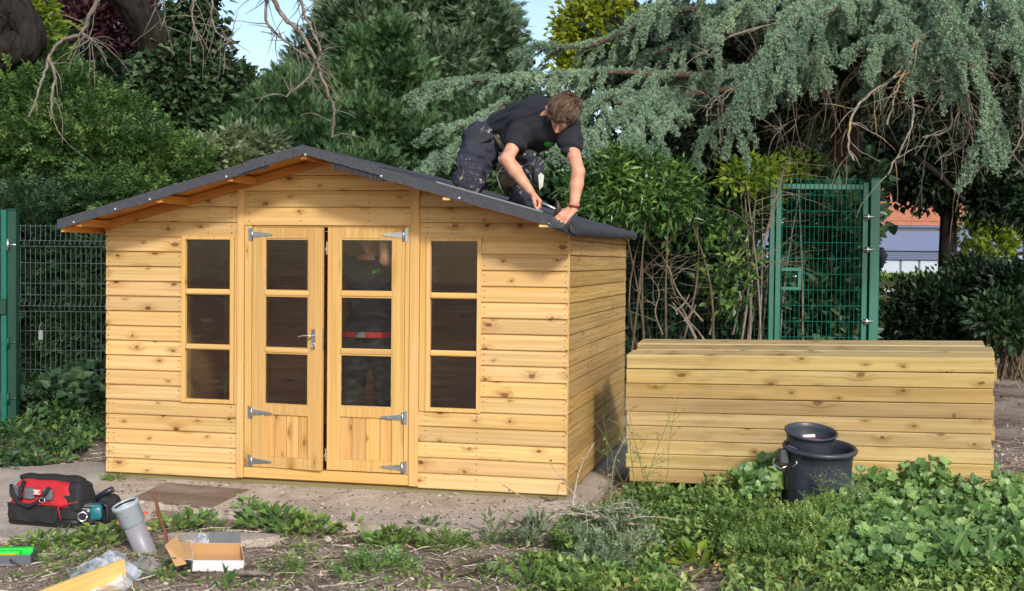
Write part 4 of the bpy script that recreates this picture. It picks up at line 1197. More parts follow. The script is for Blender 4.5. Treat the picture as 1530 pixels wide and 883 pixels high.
# long level bough to the left, upper tier
limb([(1262, -20, 18), (1120, 5, 16.5), (1000, 20, 15.8), (900, 62, 15.4), (850, 72, 15.2), (800, 68, 15.1)], 1.0, .8, .6, .07)
limb([(1262, 0, 18), (1100, 40, 16.8), (980, 78, 16.2), (900, 100, 15.9)], .9, .9, .6)
limb([(1262, 70, 18), (1150, 95, 16.4), (1040, 112, 15.6), (930, 108, 15.0), (850, 112, 14.6), (770, 118, 14.2), (690, 122, 13.9), (632, 134, 13.7)], 1.15, .45, .55, .07)
limb([(1262, 110, 18), (1150, 125, 16.4), (1040, 140, 15.2), (950, 150, 14.6), (880, 160, 14.2), (800, 165, 13.9), (740, 185, 13.6), (690, 215, 13.4), (640, 245, 13.2)], 1.15, .5, .55, .07)
limb([(1000, 135, 15.0), (930, 165, 14.2), (890, 200, 13.6), (905, 260, 13.2)], 1.2, 1.2, .35, .03)
limb([(980, 130, 15.0), (960, 175, 14.0), (945, 205, 13.5), (975, 240, 13.2), (990, 262, 13.1)], 1.3, 1.3, .32, .03)
limb([(1010, 140, 15.0), (1000, 180, 14.0), (985, 215, 13.5), (1000, 250, 13.2)], 1.2, 1.3, .30, .03)
limb([(940, 140, 14.8), (900, 150, 14.0), (850, 215, 13.6), (880, 235, 13.5)], 1.2, .9, .35, .03)
limb([(760, 150, 13.9), (720, 175, 13.6), (690, 190, 13.4), (650, 195, 13.3)], 1.2, .5, .4, .03)
limb([(780, 170, 13.7), (720, 215, 13.4), (680, 240, 13.2), (628, 262, 13.1)], 1.2, .5, .4, .03)
limb([(820, 200, 13.8), (850, 250, 13.5), (890, 300, 13.3), (905, 345, 13.2)], 1.3, 1.0, .35, .03)
# right hand crown
limb([(1262, -30, 18), (1250, -20, 15.5), (1215, 10, 13.8), (1170, 50, 13.1), (1135, 100, 12.8), (1108, 150, 12.6), (1100, 205, 12.5)], 1.5, 1.4, .42, .06)
limb([(1262, -60, 18), (1300, -50, 15), (1260, 0, 13.4), (1215, 40, 12.9), (1190, 85, 12.7), (1165, 110, 12.6)], 1.4, 1.3, .45, .05)
limb([(1280, -40, 17), (1310, -10, 14.4), (1340, 30, 13.3), (1345, 60, 12.9), (1300, 62, 12.6)], 1.5, 1.2, .5, .05)
limb([(1290, -40, 17), (1370, -20, 14.0), (1415, 20, 12.9), (1440, 80, 12.4), (1470, 130, 12.2), (1485, 190, 12.1), (1478, 245, 12.0)], 1.5, 1.4, .42, .06)
limb([(1290, -30, 17), (1380, 10, 13.8), (1400, 60, 12.9), (1415, 110, 12.6), (1418, 155, 12.5)], 1.4, 1.5, .32, .05)
limb([(1290, -40, 17), (1430, -30, 14.0), (1500, 10, 12.8), (1525, 60, 12.2), (1550, 130, 11.9)], 1.4, 1.2, .5, .06)
limb([(1290, -40, 17), (1350, 30, 13.6), (1372, 75, 13.0), (1380, 130, 12.8)], 1.3, 1.5, .30, .04)
limb([(1290, -60, 17), (1400, -45, 14.0), (1480, -10, 13.2), (1560, 20, 12.8)], 1.3, 1.0, .6, .05)
limb([(1262, -60, 18), (1180, -30, 15), (1110, 10, 14.2), (1075, 50, 14.0)], 1.2, 1.0, .5, .05)
limb([(1262, -60, 18), (1150, -60, 16), (1050, -20, 15.4), (960, 20, 15.2), (930, 50, 15.1)], 1.1, .9, .6, .05)
limb([(1262, 40, 18), (1340, 20, 16), (1420, 40, 15), (1500, 60, 14.6), (1580, 100, 14.4)], 1.0, 1.1, .6, .06)
limb([(1262, 90, 18), (1200, 100, 16), (1120, 150, 14.6), (1060, 200, 14.0), (1040, 240, 13.8)], .8, 1.2, .35, .05)
limb([(1320, -30, 16), (1240, 20, 14.6), (1200, 10, 14.2), (1160, 30, 14)], 1.2, 1.2, .5, .04)
cp = []; cr_ = []; tips = []; dark_tips = []
r2 = np.random.default_rng(3)
for pts, dens, droop, reach, r in limbs:
    cp.append(pts); cr_.append(np.linspace(r * .7, .008, len(pts)))
    seg = np.linalg.norm(np.diff(pts, axis=0), axis=1); cum = np.concatenate([[0], np.cumsum(seg)]); Ltot = cum[-1]
    s = .15 * Ltot if pts[0][1] > 16.9 else .02
    while s < Ltot:
        i = max(0, min(len(seg) - 1, np.searchsorted(cum, s) - 1))
        p = pts[i] + (pts[i + 1] - pts[i]) * ((s - cum[i]) / seg[i])
        al = (pts[i + 1] - pts[i]) / seg[i]
        side = np.cross(al, [0, 0, 1.0]); side /= np.linalg.norm(side) + 1e-6
        for sg in (-1, 1):
            if r2.random() > dens * .62: continue
            d = al * r2.uniform(.3, 1.0) + side * sg * r2.uniform(.2, .9) + np.array([0, 0, r2.uniform(-.3, .2)])
            b = grow(p, d, reach * r2.uniform(.45, 1.25), droop * r2.uniform(.8, 1.7), .22, .05, r2)
            tips.append(b); cp.append(b); cr_.append(np.linspace(.008, .003, len(b)))
            for q in range(2, len(b) - 1, 3):
                if r2.random() < .6:
                    dd = (b[q + 1] - b[q]) / .05 * .8 + r2.normal(size=3) * .5 + np.array([0, 0, -.3])
                    tips.append(grow(b[q], dd, r2.uniform(.07, .18), droop, .2, .04, r2))
        s += r2.uniform(.13, .24)
    tips.append(pts[int(len(pts) * (.3 if pts[0][1] > 16.9 else 0)):] + np.array([0, 0, .015]))
TP = []; TD = []
for b in tips:
    b = np.asarray(b); k = len(b)
    nt = max(2, int(np.linalg.norm(np.diff(b, axis=0), axis=1).sum() / .0036))
    t = r2.random(nt) * (k - 1); i = np.minimum(t.astype(int), k - 2); f = (t - i)[:, None]
    p = b[i] * (1 - f) + b[i + 1] * f
    al = b[i + 1] - b[i]; al /= np.linalg.norm(al, axis=1, keepdims=True) + 1e-9
    o = r2.normal(size=(nt, 3)); o /= np.linalg.norm(o, axis=1, keepdims=True); o[:, 2] += .35
    TP.append(p + o * (.004 + .040 * r2.random((nt, 1)) ** .6)); TD.append(al * .5 + o * .9)
TP = np.concatenate(TP); TD = np.concatenate(TD)
if len(TP) > 190000:
    kk = r2.choice(len(TP), 190000, replace=False); TP, TD = TP[kk], TD[kk]
V, Ff = scatter(TUFT[0], TUFT[1], TP, TD, .024 * r2.uniform(.7, 1.3, len(TP)), r2.uniform(-3, 3, len(TP)))
link('needles', np_mesh('needles', V - np.array(cd_.location, np.float32), Ff, L['cedar']), cd_)
wood_part('limb', cp[:], cr_, M_bark_red, cd_, 5, True)
bark_trunk('trunk', [px_poly([(1262, 560, 18), (1258, 330, 18), (1255, 180, 18), (1262, 60, 18), (1268, -60, 18)])], [np.linspace(.30, .2, 25)], M_bark_red, cd_, 14)
# inner sprays, canopy shade put into their needle colour, and dead hanging twigs beneath the canopy
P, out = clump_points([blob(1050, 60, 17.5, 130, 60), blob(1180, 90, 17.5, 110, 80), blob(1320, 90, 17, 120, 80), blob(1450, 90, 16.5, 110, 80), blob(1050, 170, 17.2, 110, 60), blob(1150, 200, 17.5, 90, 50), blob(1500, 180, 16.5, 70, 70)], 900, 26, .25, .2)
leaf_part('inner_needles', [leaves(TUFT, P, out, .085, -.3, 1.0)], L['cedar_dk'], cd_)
polys = []; rad = []
for k in range(64):
    px = r2.uniform(1080, 1480); py = r2.uniform(40, 190); Y = r2.uniform(13.5, 17)
    t = grow(at(px, py, Y), [r2.normal() * .6, r2.normal() * .3, r2.uniform(-1, .2)], r2.uniform(.5, 1.5), 1.0, .35, .08, r2)
    polys.append(t); rad.append(np.linspace(.007, .0025, len(t)))
    for q in range(3):
        i = r2.integers(1, len(t) - 1); t2 = grow(t[i], r2.normal(size=3) + [0, 0, -.6], r2.uniform(.15, .45), 1, .4, .07, r2)
        polys.append(t2); rad.append(np.linspace(.005, .002, len(t2)))
wood_part('dead_twig', polys, rad, M_twig_mid, cd_, 4, True)
for nm, lines, Y, mt, n in (('pale lichen spotted dead twigs hanging centrally beneath the cedar bough', [[(1370, 60, 0), (1340, 110, 0), (1300, 140, 0), (1275, 170, -.1), (1268, 215, -.2), (1275, 240, -.2)], [(1372, 60, 0), (1362, 130, 0), (1365, 180, -.1), (1345, 225, -.2), (1325, 262, -.2)], [(1365, 80, 0), (1345, 120, 0), (1335, 150, 0), (1325, 185, 0)]], 12.9, M_lichen, 46),
                     ('curved bare twigs sweeping down at the right beneath the cedar', [[(1440, 120, 0), (1448, 170, 0), (1440, 215, 0), (1400, 238, 0)], [(1523, 150, 0), (1526, 200, 0), (1510, 235, 0)], [(1415, 120, 0), (1420, 190, 0), (1380, 205, 0)]], 12.6, M_twig, 24),
                     ('fan of thin grey arching twigs left of the hanging cedar sprays', [[(1230, 20, 0), (1100, 50, 0), (1060, 75, 0), (1040, 85, 0)], [(1110, 120, 0), (1075, 145, 0), (1058, 165, 0), (1056, 182, 0)], [(1112, 120, 0), (1082, 150, 0), (1078, 180, 0), (1076, 215, 0)]], 14.0, M_twig, 40)):
    dead_bough(lines, nm, Y, n, mt, .017)

# ------------------------------------------------------------------ shrubs right of the summerhouse
shrub('laurel_shrub', [blob(920, 265, 13.0, 50, 40), blob(965, 300, 12.9, 60, 42), blob(900, 320, 12.9, 40, 30), blob(985, 265, 13.1, 40, 30), blob(870, 290, 13.1, 30, 40), blob(1010, 285, 13.1, 35, 28)], NARROW, L['laurel'], .105, 330, 20, .13,
      'glossy bright green shrub filling the corner right of the kneeling man', up=-.25, stems=12, jit=1.0)
shrub('yellow_shrub', [blob(1125, 256, 13.8, 40, 16), blob(1185, 244, 14.4, 30, 12), blob(1105, 272, 13.6, 26, 14), blob(1150, 290, 14.4, 18, 12)], LEAF, L['lime'], .075, 90, 13, .12,
      'yellow green leafy shrub tips against the left post of the tall gate', stems=10, smat=M_twig)
shrub('climbing_shrub', [blob(1040, 380, 14.6, 90, 70), blob(980, 430, 14.5, 60, 80), blob(1090, 440, 14.8, 80, 70), blob(1000, 350, 14.6, 80, 50)], LEAF, L['ash_dk'], .10, 620, 18, .18,
      'shaded climbing shrub growing through the mesh fence right of the summerhouse', stems=20, smat=M_twig_dk)
shrub('ivy_hedge', [blob(1240, 370, 15.0, 60, 90), blob(1230, 460, 14.8, 75, 60), blob(1180, 470, 15, 50, 50), blob(1130, 470, 15.1, 60, 50), blob(1215, 290, 15.6, 30, 45), blob(1290, 300, 15.6, 20, 60)], IVY, L['ivy'], .115, 780, 16, .2,
      'dark ivy thicket seen through the mesh of the tall green gate', stems=8)
# bare pale stems in the thicket
bs = tree_root('bare_stemmed_shrub', *at(1090, 480, 13.6)[:2], 'tangled shrub with bare pale stems leaning against the mesh fence', 'shrub')
polys = []; rad = []
for base, top in (((1085, 480), (1175, 240)), ((1095, 500), (1165, 290)), ((1110, 500), (1150, 330)), ((1075, 470), (1130, 300)), ((1060, 500), (1105, 330)), ((1120, 505), (1150, 390)), ((1040, 505), (1000, 400)), ((1050, 480), (960, 350)), ((990, 500), (960, 400)), ((955, 440), (1005, 330))):
    Y = 13.5 + r2.random() * .35 if base[0] < 1100 else 14.35
    p = px_poly([(base[0], base[1], Y), ((base[0] * 2 + top[0]) / 3 + r2.normal() * 8, (base[1] * 2 + top[1]) / 3, Y), ((base[0] + 2 * top[0]) / 3 + r2.normal() * 8, (base[1] + 2 * top[1]) / 3, Y), (top[0], top[1], Y)], 7)
    polys.append(p); rad.append(np.linspace(.013, .005, len(p)))
    for q in range(10):
        i = r2.integers(4, len(p)); t = grow(p[i], [r2.normal() * .9, r2.normal() * .3, r2.uniform(-.1, 1.1)], r2.uniform(.25, .8), .25, .5, .06, r2)
        polys.append(t); rad.append(np.linspace(.0045, .0018, len(t)))
wood_part('stem', polys, rad, M_twig_mid, bs, 5, True)
P, out = clump_points([blob(1080, 400, 13.6, 50, 60), blob(1020, 330, 13.6, 60, 30), blob(1100, 320, 13.6, 40, 30)], 90, 9, .15)
leaf_part('foliage', [leaves(LEAF, P, out, .09, 0, .6)], L['laurel'], bs)
polys = []; rad = []
for base, pts in (((1145, 850), None),):
    for a_, b_ in (((1040, 508), (1005, 452)), ((1022, 480), (1040, 455)), ((1012, 470), (1000, 455)), ((1055, 512), (1018, 470)), ((1010, 465), (1030, 440))):
        p = px_poly([(a_[0], a_[1], 12.2), ((a_[0] + b_[0]) / 2 + 3, (a_[1] + b_[1]) / 2, 12.2), (b_[0], b_[1], 12.2)], 5); polys.append(p); rad.append(np.linspace(.012, .005, len(p)))
rb = tree_root('dead_branch', *at(1040, 508, 12.2)[:2], 'pale forked dead branch standing up just behind the timber stack', 'branch')
wood_part('branch', polys, rad, M_twig, rb, 5)

# dark trees and bushes on the right, and beyond
dt = tree_root('shade_tree', *at(1416, 420, 20)[:2], 'dark leaved tree with a slim trunk in front of the brick building', 'tree')
P, out = clump_points([blob(1400, 230, 20, 100, 60), blob(1480, 220, 20, 90, 70), blob(1340, 250, 20.5, 40, 45), blob(1480, 290, 19.6, 50, 38), blob(1520, 275, 19.6, 60, 55), blob(1330, 190, 20.5, 50, 50), blob(1390, 285, 19.8, 45, 22)], 900, 22, .24, .15)
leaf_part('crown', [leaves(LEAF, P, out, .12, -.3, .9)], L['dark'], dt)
P, out = clump_points([blob(1350, 215, 20.6, 60, 40), blob(1420, 230, 20.8, 60, 40)], 60, 12, .25, .2)
leaf_part('sun_toned_leaves', [leaves(LEAF, P, out, .13, -.3, .8)], L['laurel'], dt)  # sun on these leaves put in as a brighter leaf colour
wood_part('trunk', [px_poly([(1412, 520, 20), (1416, 380, 20), (1418, 300, 20), (1424, 200, 20)]), px_poly([(1416, 330, 20), (1370, 250, 20), (1345, 200, 20)]), px_poly([(1300, 195, 18.6), (1350, 225, 18.8), (1400, 260, 19), (1440, 300, 19)])], [np.linspace(.17, .1, 19), np.linspace(.08, .03, 13), np.linspace(.09, .03, 19)], M_bark, dt, 8)
shrub('lime_shrub', [blob(1446, 352, 22, 16, 18), blob(1480, 372, 22, 30, 16), blob(1500, 330, 22, 30, 20), blob(1465, 388, 21.5, 24, 14)], LEAF, L['lime'], .14, 110, 14, .3, 'sunlit lime green shrub behind the slim dark trunk', stems=5)
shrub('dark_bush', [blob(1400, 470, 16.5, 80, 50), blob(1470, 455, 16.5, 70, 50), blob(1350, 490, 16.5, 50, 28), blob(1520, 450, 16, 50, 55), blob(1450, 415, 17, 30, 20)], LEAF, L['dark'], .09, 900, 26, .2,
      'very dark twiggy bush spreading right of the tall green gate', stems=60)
shrub('dark_bush', [blob(1570, 280, 17, 55, 80), blob(1545, 440, 16.6, 50, 40), blob(1500, 480, 15.6, 50, 30)], LEAF, L['ash_dk'], .11, 420, 20, .2,
      'dark green bush cut off by the right edge of the picture', stems=30)
wt = tree_root('woodland_tree', *at(1120, 420, 23)[:2], 'dark mass of woodland tree crown behind the cedar trunk', 'tree')
P, out = clump_points([blob(1000, 100, 23, 120, 80), blob(1140, 120, 23, 120, 90), blob(1060, 240, 22, 120, 70), blob(1200, 250, 22, 80, 90), blob(960, 300, 21.5, 90, 110), blob(1080, 330, 21.5, 70, 60), blob(1290, 160, 23, 100, 90), blob(1420, 120, 23, 120, 80), blob(950, 420, 20, 80, 90), blob(1060, 440, 20, 100, 60), blob(1180, 470, 20, 100, 40)], 2100, 20, .34, .1)
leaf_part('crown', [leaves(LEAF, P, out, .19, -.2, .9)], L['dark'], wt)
wood_part('trunk', [px_poly([(1100, 520, 23), (1110, 300, 23), (1120, 120, 23)])], [np.linspace(.3, .12, 13)], M_bark, wt, 8)
wt2 = tree_root('woodland_tree', *at(420, 420, 24)[:2], 'dark woodland tree closing the gap behind the cypresses', 'tree')
P, out = clump_points([blob(300, 260, 23, 160, 70), blob(100, 280, 22, 160, 90), blob(480, 230, 23, 120, 90), blob(640, 240, 22.5, 120, 80), blob(800, 230, 22, 90, 70), blob(760, 160, 22.5, 60, 40), blob(60, 120, 23, 100, 80), blob(860, 210, 22, 60, 60), blob(830, 290, 20, 60, 50), blob(180, 150, 22.5, 70, 50)], 1500, 18, .36, .1)
leaf_part('crown', [leaves(LEAF, P, out, .20, -.2, .9)], L['dark'], wt2)
wood_part('trunk', [px_poly([(420, 520, 24), (430, 300, 24), (440, 150, 24)])], [np.linspace(.3, .12, 13)], M_bark, wt2, 8)
# clipped hedge beyond the far grass
shrub('clipped_hedge', [blob(x, 421, 34, 50, 4, .6) for x in (1290, 1340, 1390, 1450, 1510)], LEAF, L['weed'], .14, 400, 20, .12, 'low light green hedge in front of the far building windows', stems=0, cat='hedge')

# trees that go on beyond both edges of the picture
P, out = clump_points([(-9.5, 17, 2.2, 3.0, 1.5, 2.2), (-14, 18, 2.6, 3.2, 1.6, 2.6), (-19, 18, 2.6, 3.2, 1.6, 2.8), (-24, 17, 2.4, 3.0, 1.6, 2.6), (-12, 21, 5.0, 4.0, 2, 2.4), (12.5, 19, 2.2, 2.4, 1.6, 2.4), (16, 20, 2.4, 2.6, 1.6, 2.6), (20, 20, 2.6, 3, 1.6, 2.8)], 1900, 14, .45, .3)
V, Fl = leaves(LEAF, P, out, .20, 0, .8)
ok_ = None
o = link('woodland', np_mesh('woodland', V, Fl, L['ash_dk'])); tag(o, kind='stuff')
fe = empty('mesh_fence', (-9, FL, gz(-9, FL)), 0, 'run of green mesh fence continuing beyond the dark green gate at the far left', 'fence')
mesh_panel('wire_panel', -10.4, -5.7, FL, .16, 1.95, M_wire_l, fe, rows=[.25, .45, .85, 1.11, 1.34, 1.72, 1.93], folds=(.28, 1.10, 1.75))
# ------------------------------------------------------------------ people: one continuous surface from blended limbs
def sdf_surface(prims, res, k=.02, cut=None, noise=None):
    """prims: ('c', a, b, ra, rb) tapered limb, ('e', centre, radii, R) ellipsoid; optional 6th entry '-' carves.  returns V, quads"""
    lo = np.full(3, 1e9); hi = -lo
    for p in prims:
        if isinstance(p[-1], str): continue
        if p[0] == 'c':
            for q, r in ((p[1], p[3]), (p[2], p[4])): lo = np.minimum(lo, np.array(q) - r); hi = np.maximum(hi, np.array(q) + r)
        else:
            r = max(p[2]); lo = np.minimum(lo, np.array(p[1]) - r); hi = np.maximum(hi, np.array(p[1]) + r)
    lo -= 4 * res + .01; hi += 4 * res + .01
    N = np.ceil((hi - lo) / res).astype(int) + 1
    D = np.full(N, .5, np.float32)
    ax = [(lo[i] + np.arange(N[i]) * res).astype(np.float32) for i in range(3)]
    for p in prims:
        sub = isinstance(p[-1], str); kk = k
        if p[0] == 'c':
            a, b, ra, rb = (np.array(p[1], np.float32), np.array(p[2], np.float32), p[3], p[4]); m = max(ra, rb)
            l_, h_ = np.minimum(a, b) - m, np.maximum(a, b) + m
        else: m = max(p[2]); c = np.array(p[1], np.float32); l_, h_ = c - m, c + m
        mg = k + 4 * res + .02
        i0 = np.maximum(0, ((l_ - mg - lo) / res).astype(int)); i1 = np.minimum(N, ((h_ + mg - lo) / res).astype(int) + 2)
        sl = tuple(slice(i0[i], i1[i]) for i in range(3))
        X, Y, Z = np.meshgrid(ax[0][sl[0]], ax[1][sl[1]], ax[2][sl[2]], indexing='ij')
        if p[0] == 'c':
            ab = b - a; L2 = float(ab @ ab) + 1e-9
            t = np.clip(((X - a[0]) * ab[0] + (Y - a[1]) * ab[1] + (Z - a[2]) * ab[2]) / L2, 0, 1)
            d = np.sqrt((X - a[0] - t * ab[0]) ** 2 + (Y - a[1] - t * ab[1]) ** 2 + (Z - a[2] - t * ab[2]) ** 2) - (ra + (rb - ra) * t)
        else:
            R = np.array(p[3], np.float32) if len(p) > 3 and not isinstance(p[3], str) and p[3] is not None else np.eye(3, dtype=np.float32)
            dx, dy, dz = X - c[0], Y - c[1], Z - c[2]; q = []
            for i in range(3): q.append((dx * R[i, 0] + dy * R[i, 1] + dz * R[i, 2]) / p[2][i])
            n = np.sqrt(q[0] ** 2 + q[1] ** 2 + q[2] ** 2) + 1e-6
            g = np.sqrt((q[0] / p[2][0]) ** 2 + (q[1] / p[2][1]) ** 2 + (q[2] / p[2][2]) ** 2) + 1e-6
            d = n * (n - 1) / g
        o = D[sl]
        if sub: D[sl] = np.maximum(o, -d)
        else:
            h = np.clip(.5 + .5 * (o - d) / kk, 0, 1)
            D[sl] = o * (1 - h) + d * h - kk * h * (1 - h)
    if noise is not None or cut is not None:
        X, Y, Z = np.meshgrid(*ax, indexing='ij')
        if noise is not None: D += noise(X, Y, Z).astype(np.float32)
        if cut is not None: D = np.maximum(D, cut(X, Y, Z).astype(np.float32))
    S = D < 0
    cells = np.zeros(N - 1, bool); allin = np.ones(N - 1, bool)
    for i in (0, 1):
        for j in (0, 1):
            for q in (0, 1):
                s_ = S[i:N[0] - 1 + i, j:N[1] - 1 + j, q:N[2] - 1 + q]; cells |= s_; allin &= s_
    act = np.argwhere(cells & ~allin)
    idx = np.full(N - 1, -1, np.int32); idx[tuple(act.T)] = np.arange(len(act))
    P = np.zeros((len(act), 3)); Cn = np.zeros(len(act))
    for a in range(3):
        for u in (0, 1):
            for v in (0, 1):
                o0 = [0, 0, 0]; b_, c_ = [(1, 2), (0, 2), (0, 1)][a]; o0[b_] = u; o0[c_] = v
                o1 = list(o0); o1[a] = 1
                p0 = act + o0; p1 = act + o1
                d0 = D[tuple(p0.T)]; d1 = D[tuple(p1.T)]
                m = (d0 < 0) != (d1 < 0)
                t = np.where(m, d0 / np.where(m, d0 - d1, 1), 0)
                P[m] += (p0 + (p1 - p0) * t[:, None])[m]; Cn[m] += 1
    P /= Cn[:, None]
    V = lo + P * res
    Fs = []
    for a in range(3):
        b_, c_ = [(1, 2), (2, 0), (0, 1)][a]
        sh0 = [slice(1, N[i] - 1) for i in range(3)]; sh1 = list(sh0)
        sh0[a] = slice(0, N[a] - 1); sh1[a] = slice(1, N[a])
        s0 = S[tuple(sh0)]; s1 = S[tuple(sh1)]
        off = np.ones(3, int); off[a] = 0
        for flag in (True, False):
            e = np.argwhere((s0 != s1) & (s0 == flag)) + off
            if not len(e): continue
            eb = np.zeros(3, int); eb[b_] = 1; ec = np.zeros(3, int); ec[c_] = 1
            q = [idx[tuple((e - eb - ec).T)], idx[tuple((e - ec).T)], idx[tuple(e.T)], idx[tuple((e - eb).T)]]
            q = np.stack(q if flag else q[::-1], 1)
            Fs.append(q[(q >= 0).all(1)])
    return V, np.concatenate(Fs)

def body_part(name, prims, mat, parent, res=.008, k=.02, **kw):
    V, Fq = sdf_surface(prims, res, k, **kw)
    o = link(name, np_mesh(name, V - np.array(parent.location), Fq, mat, True), parent)
    return o
def unit(v): v = np.array(v, float); return v / np.linalg.norm(v)

def _skin():
    k = NT('skin'); o = k.obj(); a = k.noise(o, 18, 4)
    k.col(k.mix(k.maprange(a, .35, .65), (.50, .235, .15), (.62, .33, .225))); k.rough(.5, .4)
    k.b.inputs['Subsurface Weight'].default_value = .08; k.b.inputs['Subsurface Radius'].default_value = (.01, .004, .002)
    k.bump(k.noise(o, 120, 3), .15, .002); return k.m
M_skin = _skin()
M_shirt = mat_plain('black cotton', (.010, .011, .019), .9, var=.35, scale=9, bump=.3)
def _trousers():
    k = NT('paint splashed work trousers'); o = k.obj()
    a = k.noise(o, 7, 4); b = k.noise(o, 30, 5, .75); c = k.noise(o, 3.2, 2)
    base = k.mix(a, (.018, .020, .034), (.045, .048, .070))
    sp_ = k.math('MULTIPLY', k.maprange(b, .565, .61), k.maprange(c, .42, .52))
    k.col(k.mix(k.math('MULTIPLY', sp_, .85), base, (.52, .50, .42))); k.rough(.9, .2); k.bump(a, .4, .01); return k.m
M_trous = _trousers()
M_dark_tr = mat_plain('dark work trousers', (.035, .036, .032), .9, var=.3)
M_belt = mat_plain('canvas pouch', (.085, .065, .045), .85, var=.4, scale=30, bump=.4)
M_strap = mat_plain('pale webbing', (.32, .29, .22), .8)
M_boot = mat_plain('black leather boot', (.015, .013, .012), .5)
def _hair():
    k = NT('brown hair'); o = k.obj(); a = k.noise(o, 40, 3); r = k.geo().outputs['Random Per Island']
    k.col(k.ramp(r, [(0, (.045, .024, .014)), (.6, (.11, .062, .038)), (1, (.25, .16, .10))])); k.rough(.45, .5); return k.m
M_hair = _hair()
M_logo = mat_plain('green print', (.02, .42, .05), .7)

# the man kneeling on the roof ------------------------------------------------
shR = sp(783, 187, -.17); shL = sp(846, 188, -.20); elR = sp(757, 238, -.37); elL = sp(864, 256, -.37)
wrR = sp(792, 285, -.36); wrL = sp(857, 312, -.405)
neck = sp(818, 172, -.22); head = sp(841, 172, -.29)
hipR = sp(733, 210, .05); hipL = sp(758, 212, .26); pelv = sp(748, 205, .16); waist = sp(768, 193, .04)
knR = sp(702, 277, -.12); knL = sp(784, 299, -.14)
ftR = sp(700, 285, .30); ftL = sp(772, 302, .30)
chest = sp(802, 184, -.10)
PM = empty('person', sp(770, 250, .0), 0, 'man in black T-shirt and paint splashed trousers kneeling on the roof, bent over its edge', 'person')

def hand(wr, dirv, palm_n, thumb_side, curl, spread=.16, L_=.088):
    """palm and five bent fingers; dirv: wrist to knuckles, palm_n: out of the palm, thumb_side: unit vector"""
    d = unit(dirv); n = unit(np.array(palm_n) - d * (np.array(palm_n) @ d)); s = unit(np.cross(d, n)); s = s if s @ np.array(thumb_side) > 0 else -s
    pr = []
    kn = [wr + d * L_ * (1.0 - .04 * abs(i - 1)) + s * (.030 - .0205 * i) for i in range(4)]
    for i, q in enumerate(kn): pr.append(('c', wr + s * (.014 - .009 * i) + d * .012, q, .0165, .0125))
    ln = [.072, .080, .075, .060]
    for i, q in enumerate(kn):
        dd = unit(d + s * spread * (1.2 - i) * .6); a = curl[i]; p = q; r = .0098 - .0006 * (i == 3)
        for j, fr in enumerate((.45, .31, .24)):
            an = a * (.55, .9, .7)[j]
            dd = unit(dd * cos(an) + n * sin(an))
            p2 = p + dd * ln[i] * fr; pr.append(('c', p, p2, r, r * .9)); p = p2; r *= .92
    t0 = wr + d * .022 + s * .022; t1 = t0 + unit(d * .75 + s * .75 + n * .45) * .042; t2 = t1 + unit(d * 1.0 + s * .15 + n * .6) * .032; t3 = t2 + unit(d + n * .8 - s * .1) * .024
    pr += [('c', t0, t1, .015, .0125), ('c', t1, t2, .0118, .0105), ('c', t2, t3, .0105, .0085)]
    return pr
down = np.array([0, 0, -1.0])
hR = hand(wrR + unit(wrR - elR) * .01, unit(wrR - elR) * .8 + DR * .25 + down * .1, -NB * .1 + down * .7 - DR * .5, -NB * .4 + DR * .7, [1.5, 1.55, 1.55, 1.5], .05)
hL = hand(wrL, DR * -.62 + down * .55 - NB * .35, NB * .75 + down * .55, NB * .9 + down * .1, [.5, .42, .45, .55], .30)
up_h = unit(-NB * .80 + DR * .22 + np.array([0, 0, .42])); fw = np.array([0, 0, -1.0]) * .90 - DR * .30 - NB * .12; fw = unit(fw - up_h * (fw @ up_h)); rt = np.cross(fw, up_h)
RH = np.stack([rt, fw, up_h]).astype(np.float32)
def hp(a, b, c, h0=head, R=RH): return np.array(h0) + R[0] * a + R[1] * b + R[2] * c
headp = [('e', hp(0, -.012, .025), (.078, .098, .090), RH), ('e', hp(0, .020, -.035), (.063, .074, .085), RH), ('c', hp(0, .050, -.085), hp(0, .062, -.100), .030, .020),
         ('c', hp(-.035, .03, -.06), hp(-.012, .06, -.095), .026, .022), ('c', hp(.035, .03, -.06), hp(.012, .06, -.095), .026, .022),
         ('c', hp(0, .090, .005), hp(0, .112, -.030), .010, .013), ('c', hp(-.04, .078, .022), hp(.04, .078, .022), .013, .013),
         ('c', hp(-.016, .088, -.062), hp(.016, .088, -.062), .009, .009),
         ('e', hp(.079, -.008, -.012), (.010, .018, .032), RH), ('e', hp(-.079, -.008, -.012), (.010, .018, .032), RH),
         ('c', hp(0, -.035, -.05), neck, .060, .062)]
skin = headp + [('c', neck, chest, .06, .10),
    ('c', neck, shR, .06, .052), ('c', neck, shL, .06, .052),
    ('c', shR, elR, .054, .041), ('c', elR, elR + (wrR - elR) * .35, .044, .045), ('c', elR + (wrR - elR) * .35, wrR, .045, .027),
    ('c', shL, elL, .052, .040), ('c', elL, elL + (wrL - elL) * .35, .043, .043), ('c', elL + (wrL - elL) * .35, wrL, .043, .027)]
body_part('body', skin + hR + hL, M_skin, PM, .0055, .012)
